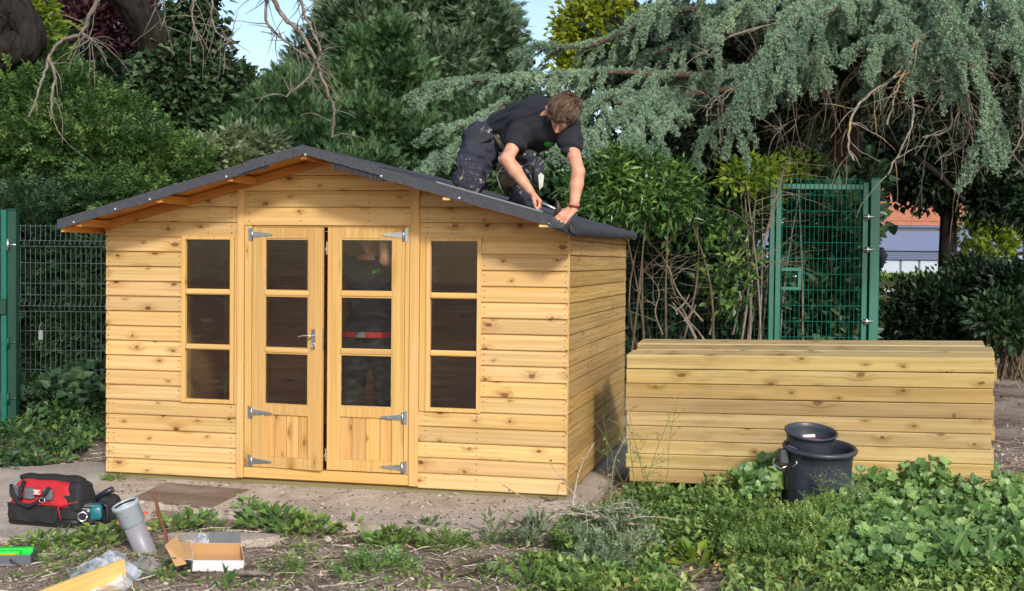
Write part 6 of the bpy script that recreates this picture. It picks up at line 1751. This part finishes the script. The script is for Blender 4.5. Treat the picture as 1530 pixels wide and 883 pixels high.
# box --------------------------------------------------------------------------
M_card_in = mat_plain('brown card', (.46, .27, .12), .85, var=.12, scale=6)
M_card_w = mat_plain('white card', (.66, .67, .70), .6, var=.06, scale=5)
cb_ = onz(318, 853, .0); bx = thing('cardboard_box', (cb_[0], cb_[1] + .08, .005), 'open white cardboard carton, brown inside, with its flaps spread on the soil', 'box', RAD(18))
bx.rotation_euler = (RAD(14), RAD(4), RAD(18)); bx.location[2] += .02
def panel(name, pts, mo, mi, parent):
    """thin card panel with different faces outside and inside"""
    P_ = [np.array(p, float) for p in pts]; nrm = unit(np.cross(P_[1] - P_[0], P_[2] - P_[0])) * .002
    n = len(P_); V = P_ + [p + nrm for p in P_]
    fs = [tuple(range(n))[::-1], tuple(range(n, 2 * n))] + [(i, (i + 1) % n, n + (i + 1) % n, n + i) for i in range(n)]
    me = bpy.data.meshes.new(name); me.from_pydata([tuple(map(float, v)) for v in V], [], fs); me.materials.append(mo); me.materials.append(mi)
    me.polygons[1].material_index = 1
    me.update(); return link(name, me, parent)
w, dpt, hh = .13, .10, .062
panel('bottom', [(-w, -dpt, .002), (w, -dpt, .002), (w, dpt, .002), (-w, dpt, .002)], M_card_w, M_card_in, bx)
panel('side', [(w, -dpt, 0), (-w, -dpt, 0), (-w, -dpt, hh), (w, -dpt, hh)], M_card_w, M_card_in, bx)
panel('side', [(-w, dpt, 0), (w, dpt, 0), (w, dpt, hh), (-w, dpt, hh)], M_card_w, M_card_in, bx)
panel('flap', [(-w * .3, dpt + .001, hh), (w, dpt + .001, hh), (w - .01, dpt + .02, hh + .06), (-w * .3, dpt + .02, hh + .055)], M_card_w, M_grey_c, bx)
panel('end', [(w, dpt, 0), (w, -dpt, 0), (w, -dpt, hh), (w, dpt, hh)], M_card_w, M_card_in, bx)
panel('end', [(-w, -dpt, 0), (-w, dpt, 0), (-w, dpt, hh), (-w, -dpt, hh)], M_card_w, M_card_in, bx)
panel('flap', [(-w, -dpt, hh), (-w, dpt, hh), (-w - .08, dpt - .01, hh + .012), (-w - .085, -dpt + .01, hh + .005)], M_card_w, M_card_in, bx)
panel('flap', [(-w - .085, -dpt - .03, hh - .02), (-w - .145, -dpt + .02, hh + .075), (-w - .08, dpt - .06, hh + .075), (-w - .03, -dpt - .0, hh - .02)], M_card_in, M_card_w, bx)
MB().box(-w - .125, -w - .085, -dpt - .012, -dpt - .009, hh + .015, hh + .02).build('print_line', M_grey_c, bx)
# plastic bags --------------------------------------------------------------------
def _film():
    k = NT('clear plastic film'); tr = k.n('ShaderNodeBsdfTransparent', i_0=(.93, .95, .97, 1)); gl = k.n('ShaderNodeBsdfGlossy'); gl.inputs['Roughness'].default_value = .12
    df = k.n('ShaderNodeBsdfDiffuse', i_0=(.75, .80, .85, 1)); nz = k.noise(k.obj(), 9, 4)
    m1 = k.n('ShaderNodeMixShader', i_0=.22, i_1=tr.outputs[0], i_2=gl.outputs[0]); m2 = k.n('ShaderNodeMixShader', i_0=k.maprange(nz, .35, .7, .12, .75), i_1=m1.outputs[0], i_2=df.outputs[0])
    k.t.links.new(m2.outputs[0], k.out.inputs[0]); return k.m
M_film = _film()
def crumple(name, c, outline, h, label, seed, mat=None):
    """a crumpled sheet over the ground: outline is a list of (x,y) world points"""
    r = np.random.default_rng(seed); O = np.array(outline); cc = O.mean(0); n = len(O); rings = 9; V = []; Fc = []
    for i in range(rings + 1):
        f = i / rings
        for k in range(n * 3):
            t = k / 3; a, b = O[int(t) % n], O[(int(t) + 1) % n]; e = a + (b - a) * (t - int(t)); p = cc + (e - cc) * f
            z = h * (1 - f ** 2.2) * (.6 + .5 * sin(p[0] * 31 + seed) * sin(p[1] * 27)) + abs(r.normal()) * .012 * (1 - .5 * f) + .006
            V.append((p[0] + r.normal() * .004, p[1] + r.normal() * .004, gz(p[0], p[1]) + max(.004, z)))
    m = n * 3
    for i in range(rings):
        for k in range(m): Fc.append((i * m + k, i * m + (k + 1) % m, (i + 1) * m + (k + 1) % m, (i + 1) * m + k))
    V = np.array(V) - [cc[0], cc[1], 0]
    o = link(name, np_mesh(name, V, np.array(Fc), mat or M_film, False), None, (cc[0], cc[1], 0)); return tag(o, label, 'plastic bag')
def opx(l, z=0): return [tuple(onz(x, y, z)[:2]) for x, y in l]
crumple('plastic_bag', None, opx([(272, 826), (280, 800), (300, 800), (345, 812), (348, 826), (300, 832)]), .055, 'crumpled silvery plastic bag behind the open cardboard carton', 3)
crumple('plastic_bag', None, opx([(98, 855), (140, 838), (165, 820), (185, 826), (200, 850), (215, 858), (190, 885), (150, 890), (115, 885)]), .07, 'crumpled clear plastic bag lying behind the pale plank offcut', 8)
# rock
def rock(name, c, r, label, seed, cat='stone', group=None, mat=None):
    g = np.random.default_rng(seed); bm_ = []; n, m = 7, 12; V = []; Fc = []
    f1, f2, f3 = g.uniform(2, 5, 3)
    for i in range(n + 1):
        th = pi * i / n
        for k in range(m):
            ph = 2 * pi * k / m; s_ = 1 + .16 * sin(f1 * ph + th * 3) + .13 * cos(f2 * th + ph * 2) + g.normal() * .05
            V.append((r[0] * s_ * sin(th) * cos(ph), r[1] * s_ * sin(th) * sin(ph), r[2] * s_ * cos(th)))
    for i in range(n):
        for k in range(m): Fc.append((i * m + k, (i + 1) * m + k, (i + 1) * m + (k + 1) % m, i * m + (k + 1) % m))
    o = link(name, np_mesh(name, V, np.array(Fc), mat or M_rock, False), None, c); return tag(o, label, cat, group)
M_rock = mat_plain('rough grey stone', (.20, .19, .175), .9, var=.35, scale=30, bump=.8)
c = onz(218, 852, .0); rock('rock', (c[0], c[1], .015), (.075, .06, .05), 'rounded grey stone lump between the pale planks and the carton', 4)
c = onz(455, 792, .0); rock('rock', (c[0], c[1], .0), (.03, .03, .02), 'small pale stone on the soil in front of the left door', 9, mat=M_conc)
c = onz(490, 806, .0); rock('rock', (c[0], c[1], .0), (.022, .02, .016), 'pebble sized pale stone near the slab edge', 12, mat=M_conc)
# tray at the left edge
tc = onz(5, 845, 0.0); ty = thing('organiser_tray', (tc[0] - .05, tc[1] + .03, .0), 'green and grey parts tray holding yellow pieces, cut by the left edge', 'tray', RAD(10))
mb = MB(); mb.box(-.2, .19, -.085, -.078, 0, .062, .002).box(-.2, .19, .078, .085, 0, .062, .002).box(.183, .1905, -.078, .078, 0, .0615, .002).box(-.2, .183, -.078, .078, 0, .01); mb.build('tray', mat_plain('slate grey plastic', (.085, .10, .12), .5), ty)
M_lime = mat_plain('bright green plastic', (.02, .55, .06), .4); M_yel = mat_plain('bright yellow plastic', (.75, .62, .01), .4)
MB().box(-.2, .178, .035, .076, .012, .074, .003).build('green_insert', M_lime, ty); MB().box(-.2, .12, .0, .033, .012, .066, .003).build('green_insert', M_lime, ty)
for k in range(4): MB().box(-.19 + k * .075, -.12 + k * .075, -.07, -.003, .012, .058, .004).build('yellow_cup', M_yel, ty)
MB().tube([(.09, -.088, .04), (.10, -.098, .035), (.115, -.098, .02), (.13, -.088, .012)], .006, 6).build('latch', M_plastic_in, ty)
# chequered cover plate in the concrete
M_plate = mat_plain('rust brown steel plate', (.20, .145, .115), .7, .2, var=.3, scale=16, bump=.3)
c1, c2, c3, c4 = [onz(x, y, .034) for x, y in ((248, 721), (371, 731), (316, 757), (196, 744))]
pc_ = (c1 + c2 + c3 + c4) / 4; pl = thing('cover_plate', (pc_[0], pc_[1], .0), 'rusty square steel cover plate with diagonal ribs, set in the concrete', 'cover plate')
V = [c1, c2, c3, c4]; mb = MB(); mb.add([p - np.array(pl.location) for p in V] + [p - np.array(pl.location) - [0, 0, .016] for p in V], [(3, 2, 1, 0), (4, 5, 6, 7)] + [(i, (i + 1) % 4, 4 + (i + 1) % 4, 4 + i) for i in range(4)])
mb.build('plate', M_plate, pl)
e1, e2 = (c2 - c1), (c4 - c1)
for i in range(1, 20):
    t = i / 20
    a_ = c1 + e1 * t + e2 * .04; b_ = c1 + e1 * max(0.02, t - .5) + e2 * (.04 + .5 * min(1, t / .5 if t < .5 else 1))
    MB().tube([a_ - pl.location + Vector((0, 0, .001)), b_ - pl.location + Vector((0, 0, .001))], .0035, 4).build('rib', M_plate, pl)
    a_ = c4 + e1 * t - e2 * .03; b_ = c4 + e1 * min(.98, t + .0) - e2 * .42; 
    MB().tube([a_ - pl.location + Vector((0, 0, .001)), b_ - pl.location + Vector((0, 0, .001))], .003, 4).build('rib', M_plate, pl)
# a few big sticks and planks on the soil
def stick(px, label, r=.012, mat=None, z=.01, group=None):
    P_ = [onz(x, y, z) for x, y in px]; c = P_[0]
    P_ = spline([np.array([p[0], p[1], gz(p[0], p[1]) + r + .004 + abs(.01 * sin(i * 2))]) for i, p in enumerate(P_)], 6)
    P_ = P_ + rng.normal(size=P_.shape) * r * .12
    o = MB().tube(P_, list(np.linspace(r, r * .45, len(P_))), 7).build('stick', mat or M_twig, None, origin=c); o.location = tuple(c); return tag(o, label, 'stick', group)
stick([(350, 858), (375, 862), (405, 862)], 'thick grey broken stick right of the white carton', .018)
stick([(395, 862), (430, 845), (490, 838)], 'long pale thin stick on the soil below the right door', .009)
stick([(660, 868), (700, 862), (730, 845)], 'dark brown stick at bottom centre of the bare soil', .014, M_twig_dk)
stick([(690, 845), (712, 838), (735, 830)], 'short dark stick below the weeds right of the slab', .014, M_twig_dk)
stick([(510, 806), (535, 800), (560, 790), (575, 783)], 'dark thin stick leaning along the soil before the slab edge', .010, M_twig_dk)
stick([(1030, 868), (1055, 862), (1070, 850)], 'thick brown stick end among the near weeds, bottom right of centre', .020, M_twig_dk)
stick([(960, 868), (1000, 872), (1060, 868), (1105, 866)], 'long thin reddish stick lying in front of the ground cover', .008, M_twig_dk)
stick([(1245, 800), (1262, 815), (1275, 840)], 'bare tan stick showing through the weeds below the bin', .011)
stick([(1060, 800), (1075, 812), (1085, 838)], 'curved tan stick lying in the weeds left of the bin', .010)
# ------------------------------------------------------------------ weeds, ground cover, litter
def weed_cloud(name, poly_px, n, tpl, mat, size, hmin, hmax, label=None, cat=None, up=.3, spread=1.0, clumps=None, kind='stuff', parent=None, zref=.0, tilt=.9, dens_edge=True):
    """leaves standing over an area given by its outline on the ground (pixels of points on the ground)"""
    O = np.array([onz(x, y, zref)[:2] for x, y in poly_px]); lo, hi = O.min(0), O.max(0); P = np.zeros((0, 2))
    def inside(Q):
        c = np.zeros(len(Q), bool); j = len(O) - 1
        for i in range(len(O)):
            xi, yi = O[i]; xj, yj = O[j]
            c ^= ((yi > Q[:, 1]) != (yj > Q[:, 1])) & (Q[:, 0] < (xj - xi) * (Q[:, 1] - yi) / (yj - yi + 1e-12) + xi); j = i
        return c
    while len(P) < n:
        Q = lo + (hi - lo) * rng.random((n * 2, 2)); P = np.vstack([P, Q[inside(Q)]])
    P = P[:n]
    if clumps:
        cs = P[:clumps]; own = rng.integers(0, clumps, n); P = cs[own] + rng.normal(size=(n, 2)) * spread
    lump = .55 + .45 * np.sin(P[:, 0] * 5.1 + 2 * np.sin(P[:, 1] * 3.7)) * np.cos(P[:, 1] * 4.3 + P[:, 0] * 1.3)
    z = ground_z(P[:, 0], P[:, 1]) + hmin + (hmax - hmin) * lump * rng.random(n) ** .6
    P3 = np.stack([P[:, 0], P[:, 1], z], 1)
    V, Fl = leaves(tpl, P3, rdir(n, up, .8), size, .0, .2, .45)
    c = P3.mean(0)
    o = link(name, np_mesh(name, V - c.astype(np.float32), Fl, mat), parent, c)
    tag(o, label, cat, None, kind); return o
M_dryleaf = mat_leaf('withered leaves', [(.16, .11, .04), (.34, .27, .09), (.52, .46, .18)], .2)
# mallow: round pleated leaves, on the right, in front of the stack
def mallow(name, poly_px, n, hmin, hmax, size=.062, zref=0.0):
    O = np.array([onz(x, y, zref)[:2] for x, y in poly_px]); lo, hi = O.min(0), O.max(0); P = np.zeros((0, 2))
    while len(P) < n:
        Q = lo + (hi - lo) * rng.random((n * 2, 2)); c = np.zeros(len(Q), bool); j = len(O) - 1
        for i in range(len(O)):
            xi, yi = O[i]; xj, yj = O[j]
            c ^= ((yi > Q[:, 1]) != (yj > Q[:, 1])) & (Q[:, 0] < (xj - xi) * (Q[:, 1] - yi) / (yj - yi + 1e-12) + xi); j = i
        P = np.vstack([P, Q[c]])
    P = P[:n]; lump = .5 + .5 * np.sin(P[:, 0] * 6.3 + 2.2 * np.sin(P[:, 1] * 4.7)) * np.cos(P[:, 1] * 5.3)
    h = hmin + (hmax - hmin) * (.35 + .65 * lump) * rng.random(n) ** .45
    z = ground_z(P[:, 0], P[:, 1]) + h
    # leaf blades face up and outwards towards the light
    nrm = np.stack([rng.normal(size=n) * .45, rng.normal(size=n) * .45 - .45, rng.uniform(.25, .9, n)], 1); nrm /= np.linalg.norm(nrm, axis=1, keepdims=True)
    d = rng.normal(size=(n, 3)); d -= nrm * (d * nrm).sum(1, keepdims=True); d /= np.linalg.norm(d, axis=1, keepdims=True)
    x = np.cross(d, nrm); s_ = size * (.4 + 1.2 * rng.random(n) ** 1.6); tv = np.array(MALLOW[0]); tf = np.array(MALLOW[1])
    P3 = np.stack([P[:, 0], P[:, 1], z], 1)
    V = P3[:, None] + s_[:, None, None] * (tv[None, :, 0:1] * x[:, None] + tv[None, :, 1:2] * d[:, None] + tv[None, :, 2:3] * nrm[:, None])
    Fl = tf[None] + (np.arange(n) * len(tv))[:, None, None]
    c = P3.mean(0)
    # stalks
    polys = [np.array([[p[0] + rng.normal() * .03, p[1] + rng.normal() * .03, p[2] - hh * .95], [p[0], p[1], p[2]]]) - c for p, hh in zip(P3[::3], h[::3])]
    Vs, Fs = tube_np(polys, [np.array([.0025, .0018])] * len(polys), 3)
    o = link(name, np_mesh(name, V.reshape(-1, 3) - c, Fl.reshape(-1, 3), L['mallow']), None, c)
    link('stalk', np_mesh('stalk', Vs, Fs, M_stalk), o)['kind'] = 'stuff'
    return tag(o, kind='stuff')
M_stalk = mat_plain('green stalks', (.12, .17, .05), .7, var=.3)
mallow('mallow_ground_cover', [(1290, 745), (1400, 745), (1500, 735), (1530, 760), (1560, 830), (1560, 900), (1330, 890), (1210, 860), (1215, 800), (1262, 775)], 2900, .04, .25, .048)
mallow('mallow_ground_cover', [(1275, 745), (1330, 742), (1480, 735), (1490, 748), (1400, 770), (1280, 775)], 620, .10, .38, .055)
mallow('mallow_ground_cover', [(1100, 752), (1165, 750), (1170, 775), (1110, 785)], 260, .10, .40, .060)
mallow('mallow_ground_cover', [(1480, 745), (1530, 745), (1600, 850), (1530, 850)], 380, .05, .24, .052)
weed_cloud('weed_ground_cover', [(870, 770), (960, 752), (1120, 752), (1170, 780), (1200, 850), (1080, 850), (1000, 840), (930, 850), (860, 845), (820, 815)], 15000, LEAF, L['weed'], .036, .01, .20)
weed_cloud('weed_ground_cover', [(935, 760), (1120, 748), (1165, 760), (1140, 785), (1000, 790)], 2600, LEAF, L['weed'], .050, .05, .26)
weed_cloud('feathery_weed_patch', [(1060, 806), (1120, 792), (1240, 790), (1275, 808), (1265, 850), (1200, 868), (1090, 862)], 9000, PINNATE, L['weed'], .055, .03, .24, up=1.2)
weed_cloud('weed_ground_cover', [(1100, 860), (1300, 850), (1560, 870), (1560, 930), (1050, 930)], 3200, LEAF, L['weed'], .045, .01, .14)
weed_cloud('weed_ground_cover', [(800, 845), (1000, 845), (1010, 890), (860, 900), (780, 890)], 2200, LEAF, L['weed'], .045, .01, .11, clumps=26, spread=.06)
weed_cloud('thistle_leaves', [(860, 790), (950, 780), (980, 830), (930, 860), (860, 855)], 1300, PINNATE, L['weedgrey'], .085, .02, .20, up=.7)
weed_cloud('weed_ground_cover', [(1220, 860), (1250, 790), (1400, 780), (1540, 800), (1570, 900), (1230, 900)], 3600, LEAF, L['weed'], .034, .05, .24)
weed_cloud('dry_weed_leaves', [(860, 770), (1560, 770), (1570, 900), (860, 900)], 700, LEAF, M_dryleaf, .03, .02, .2)
# long broad leaves at the lower right
weed_cloud('broad_dock_leaves', [(1380, 860), (1500, 850), (1560, 890), (1400, 900)], 36, NARROW, L['mallow'], .15, .10, .25, up=.6)
# weeds along the far left under the fence
weed_cloud('fence_foot_weeds', [(-30, 640), (60, 628), (160, 625), (160, 660), (110, 690), (40, 700), (-30, 712)], 2600, LEAF, L['ash'], .065, .01, .24, up=.2)
weed_cloud('fence_foot_weeds', [(30, 600), (160, 590), (160, 640), (20, 650)], 2200, IVY, L['ash_dk'], .10, .05, .45, up=.2)
# single clumps of weeds standing on bare soil
def weed_clump(px, py, w, h, n, tpl, mat, size, label, group='weed clumps on the bare soil', up=.30):
    n = int(n * .8); h *= .85
    c = onz(px, py, -.02); c[2] = gz(c[0], c[1])
    r = empty('weed_clump', c, 0, label, 'weed', group)
    a = rng.random(n) * 2 * pi; q = rng.random(n) ** .6
    P = np.stack([np.cos(a) * q * w, np.sin(a) * q * w * .7, h * rng.random(n) ** .8 * (1 - .5 * q) + .008], 1)
    out = np.stack([np.cos(a) * q, np.sin(a) * q, np.full(n, up)], 1)
    V, Fl = leaves(tpl, P, out, size, .05, .55, .45)
    link('foliage', np_mesh('foliage', V, Fl, mat), r)
    polys = [spline([[0, 0, -.01], [p[0] * .4, p[1] * .4, p[2] * .6], p], 3) for p in P[::max(1, n // 14)]]
    V, Fq = tube_np(polys, [np.linspace(.003, .0012, len(p)) for p in polys], 4)
    link('stem', np_mesh('stem', V, Fq, M_stalk), r)['kind'] = 'stuff'
    return r
WS = [
 (180, 722, .10, .07, 90, NARROW, 'weed', .06, 'small grassy tuft at the left foot of the summerhouse'),
 (405, 790, .20, .15, 150, LEAF, 'mallow', .075, 'broad leaved weed clump on the slab edge below the left door'),
 (455, 795, .18, .12, 130, LEAF, 'weed', .070, 'bushy weed clump just right of the broad leaved one by the slab'),
 (370, 770, .08, .13, 40, LEAF, 'mallow', .06, 'upright little weed left of the bushy clumps on the slab edge'),
 (300, 790, .10, .10, 50, LEAF, 'mallow', .075, 'low leafy weed right of the rusty rod, behind the plastic bag'),
 (262, 796, .12, .09, 60, LEAF, 'weed', .06, 'weed clump between the grey pipe and the carton'),
 (70, 825, .22, .11, 190, LEAF, 'weed', .05, 'low spreading weeds in front of the tool bag'),
 (150, 815, .16, .13, 150, LEAF, 'weed', .06, 'leafy weed clump between the tool bag and the grey pipe'),
 (338, 884, .04, .11, 18, LEAF, 'mallow', .055, 'small upright nettle in front of the white carton'),
 (425, 862, .09, .07, 46, PINNATE, 'weed', .07, 'tiny weed on bare soil right of the carton'),
 (560, 866, .20, .08, 130, PINNATE, 'mallow', .085, 'flat ferny weed at bottom centre of the soil'),
 (590, 812, .16, .12, 150, IVY, 'weed', .05, 'ivy leaved weed clump before the middle of the slab'),
 (665, 815, .15, .11, 420, PINNATE, 'weed', .040, 'bright ferny weed cushion at the slab edge'),
 (640, 795, .12, .10, 80, LEAF, 'weedgrey', .05, 'thin grey weed against the slab edge'),
 (735, 812, .14, .20, 34, NARROW, 'weedgrey', .095, 'tall weed with drooping grey green leaves before the right window'),
 (800, 815, .15, .19, 110, LEAF, 'weedgrey', .075, 'leafy grey green weed at the near corner of the slab'),
 (530, 790, .10, .08, 60, LEAF, 'weed', .045, 'small weed under the door gap on the slab edge'),
 (730, 870, .12, .06, 40, LEAF, 'mallow', .055, 'low weed on soil beside the dark stick'),
 (880, 868, .16, .08, 120, LEAF, 'mallow', .060, 'clump of glossy green weeds left of the thick brown stick'),
 (95, 850, .10, .05, 40, PINNATE, 'weed', .06, 'small weed behind the clear plastic bag'),
 (250, 868, .07, .05, 24, LEAF, 'weed', .05, 'tiny weed sprig below the grey stone lump'),
 (1045, 858, .14, .14, 34, LEAF, 'lime', .085, 'yellow green leafy weed before the ground cover'),
 (1240, 700, .02, .01, 6, LEAF, 'weed', .03, None)]
for px, py, w, h, n, tp, m, sz, lab in WS:
    if lab: weed_clump(px, py, w, h, n, tp, L[m], sz, lab)
# tall wispy stems against the stack, and the bunch of dead stalks
def wisps(name, bases, top_h, n, mat, label, cat, leaf=None, lean=.25, r=.0028, sub=7, Y=None):
    c = bases[0]; rt_ = empty(name, c, 0, label, cat); polys = []; rad = []; LP = []; LD = []
    for b in bases:
        for k in range(n):
            d = np.array([rng.normal() * lean, rng.normal() * lean * .5, 1]); t = grow(b + rng.normal(size=3) * [.03, .03, 0], d, top_h * rng.uniform(.55, 1.0), .12, .22, .05)
            polys.append(t); rad.append(np.linspace(r, r * .4, len(t)))
            for q in range(sub):
                i = rng.integers(2, len(t)); s_ = grow(t[i], [rng.normal(), rng.normal() * .5, .5], rng.uniform(.04, .16), .2, .4, .03); polys.append(s_); rad.append(np.linspace(r * .6, r * .3, len(s_)))
                LP += list(s_[1:]); LD += [rdir(1)[0]] * (len(s_) - 1)
    V, Fq = tube_np(polys, rad, 4); link('stem', np_mesh('stem', V - c, Fq, mat), rt_)['kind'] = 'stuff'
    if leaf:
        V, Fl = leaves(leaf[0], np.array(LP) - c, np.array(LD), leaf[1], .2, .5); link('leaf', np_mesh('leaf', V, Fl, leaf[2]), rt_)['kind'] = 'stuff'
    return rt_
def gp_(px, py, Y=None):
    c = onz(px, py, -.02); c[2] = gz(c[0], c[1]); return c
wisps('tall_weed', [gp_(955, 765), gp_(975, 760)], .85, 3, M_stalk, 'tall wispy weed with tiny leaves against the left end of the stack', 'weed', (NARROW, .028, L['weed']))
wisps('tall_weed', [gp_(905, 775)], .75, 3, M_stalk, 'tall wispy weed standing in the gap between summerhouse and stack', 'weed', (NARROW, .03, L['weedgrey']))
wisps('seed_spike', [gp_(1215, 790)], .30, 1, M_stalk, 'single pale seed spike in front of the big black bin', 'weed', (LEAF, .018, L['weedgrey']), .05, sub=40)
wisps('seed_spike', [gp_(1283, 795), gp_(1290, 800)], .36, 1, M_stalk, 'pair of pale seed spikes just right of the big black bin', 'weed', (LEAF, .018, L['weedgrey']), .10, sub=40)
ds = empty('dead_stalks', gp_(880, 800), 0, 'heap of bleached dead stalks lying over the weeds at the summerhouse corner', 'dead stalks')
polys = []; rad = []
for k in range(46):
    b = gp_(880 + rng.normal() * 22, 800 + rng.normal() * 8) + np.array([0, 0, rng.uniform(.02, .16)])
    d = np.array([rng.normal() * 1.0 + .3, rng.normal() * .5, rng.uniform(-.1, .55)])
    t = grow(b, d, rng.uniform(.3, .75), .55, .35, .04); t[:, 2] = np.maximum(t[:, 2], ground_z(t[:, 0], t[:, 1]) + .02)
    polys.append(t); rad.append(np.linspace(.005, .0022, len(t)) * rng.uniform(.6, 1.2))
V, Fq = tube_np(polys, rad, 5); link('stalk', np_mesh('stalk', V - np.array(ds.location), Fq, mat_bark('bleached stalks', (.26, .22, .17), (.55, .49, .40), 30, .2)), ds)['kind'] = 'stuff'
lp = np.concatenate(polys)[::4]; V, Fl = leaves(LEAF, lp, rdir(len(lp)), .035, 0, 1)
link('dry_leaf', np_mesh('dry_leaf', V - np.array(ds.location, np.float32), Fl, mat_leaf('dry leaves', [(.12, .09, .05), (.30, .25, .15), (.45, .40, .25)], .2)), ds)['kind'] = 'stuff'
# litter: twigs, chips, pebbles, dry leaves over the bare soil
def scatter_px(n, poly=None, z=-.01):
    X = rng.uniform(-3.6, 4.6, n); Y = 5.6 + 5.6 * rng.random(n) ** 1.4
    u = (X - X0) * DR[0] + (Y - Y0) * DR[1]; v = (X - X0) * NB[0] + (Y - Y0) * NB[1]
    ok = ~((u > -3.45) & (u < .1) & (v > -.02) & (v < 2.9)); X, Y = X[ok], Y[ok]
    on = ((u > -3.1) & (u < .1) & (v > -.95) & (v < 0))[ok]
    return X, Y, np.where(on, .026, ground_z(X, Y)), on
X, Y, Z, on = scatter_px(9500); kk = ~on | (rng.random(len(on)) < .12); X, Y, Z = X[kk], Y[kk], Z[kk]
polys = []; rad = []
for x, y, z in zip(X, Y, Z):
    a = rng.random() * pi; l_ = rng.uniform(.02, .13) if rng.random() < .85 else rng.uniform(.13, .32); b = a + rng.normal() * .5
    p0 = np.array([x, y, z + .004]); p1 = p0 + [cos(a) * l_ * .5, sin(a) * l_ * .5, rng.uniform(0, .012)]; p2 = p1 + [cos(b) * l_ * .5, sin(b) * l_ * .5, rng.uniform(-.004, .016)]
    polys.append(np.array([p0, p1, p2])); r_ = rng.uniform(.0012, .0042); rad.append(np.array([r_, r_ * .9, r_ * .5]))
V, Fq = tube_np(polys, rad, 4); o = link('twig_litter', np_mesh('twig_litter', V, Fq, M_litter if 'M_litter' in globals() else M_twig)); tag(o, kind='stuff')
def _lit():
    k = NT('litter'); r = k.geo().outputs['Random Per Island']
    k.col(k.ramp(r, [(0, (.06, .04, .028)), (.4, (.20, .145, .10)), (.75, (.40, .33, .25)), (1, (.68, .60, .50))])); k.rough(.9, .2); return k.m
M_lit = _lit(); o.data.materials[0] = M_lit
ROCKT = ([(1, 0, 0), (0, 1, 0), (-1, 0, 0), (0, -1, 0), (0, 0, .6), (0, 0, -.5)], [(0, 1, 4), (1, 2, 4), (2, 3, 4), (3, 0, 4), (1, 0, 5), (2, 1, 5), (3, 2, 5), (0, 3, 5)])
X, Y, Z, on = scatter_px(22000)
P3 = np.stack([X, Y, Z + .002], 1); sz = .0035 + .010 * rng.random(len(X)) ** 3
d = rdir(len(X), 0, .25); V, Fl = scatter(ROCKT[0], ROCKT[1], P3, d, sz)
o = link('pebble_litter', np_mesh('pebble_litter', V, Fl, M_lit)); tag(o, kind='stuff')
X, Y, Z, on = scatter_px(5200); kk = ~on; P3 = np.stack([X, Y, Z + .006], 1)[kk]
V, Fl = scatter(LEAF[0], LEAF[1], P3, rdir(len(P3), .1, .35), rng.uniform(.012, .035, len(P3)), rng.uniform(-3, 3, len(P3)))
o = link('bark_chip_litter', np_mesh('bark_chip_litter', V, Fl, M_lit)); tag(o, kind='stuff')
# thin seedlings on the soil
weed_cloud('seedlings', [(-20, 870), (60, 790), (200, 770), (420, 790), (800, 810), (860, 830), (960, 900), (0, 900)], 1900, LEAF, L['weed'], .026, .003, .03, clumps=170, spread=.035)
# leaf litter and debris further back, right of the stack
weed_cloud('dry_leaf_litter', [(1480, 560), (1560, 520), (1900, 560), (1700, 800), (1500, 720)], 2600, LEAF, M_lit, .035, .0, .012, up=.2)
weed_cloud('grass_tufts', [(1495, 545), (1560, 540), (1560, 570), (1500, 580)], 260, NARROW, L['weed'], .05, .0, .03, clumps=12, spread=.05, up=1)
print('script time', round(time.time() - T0, 1))
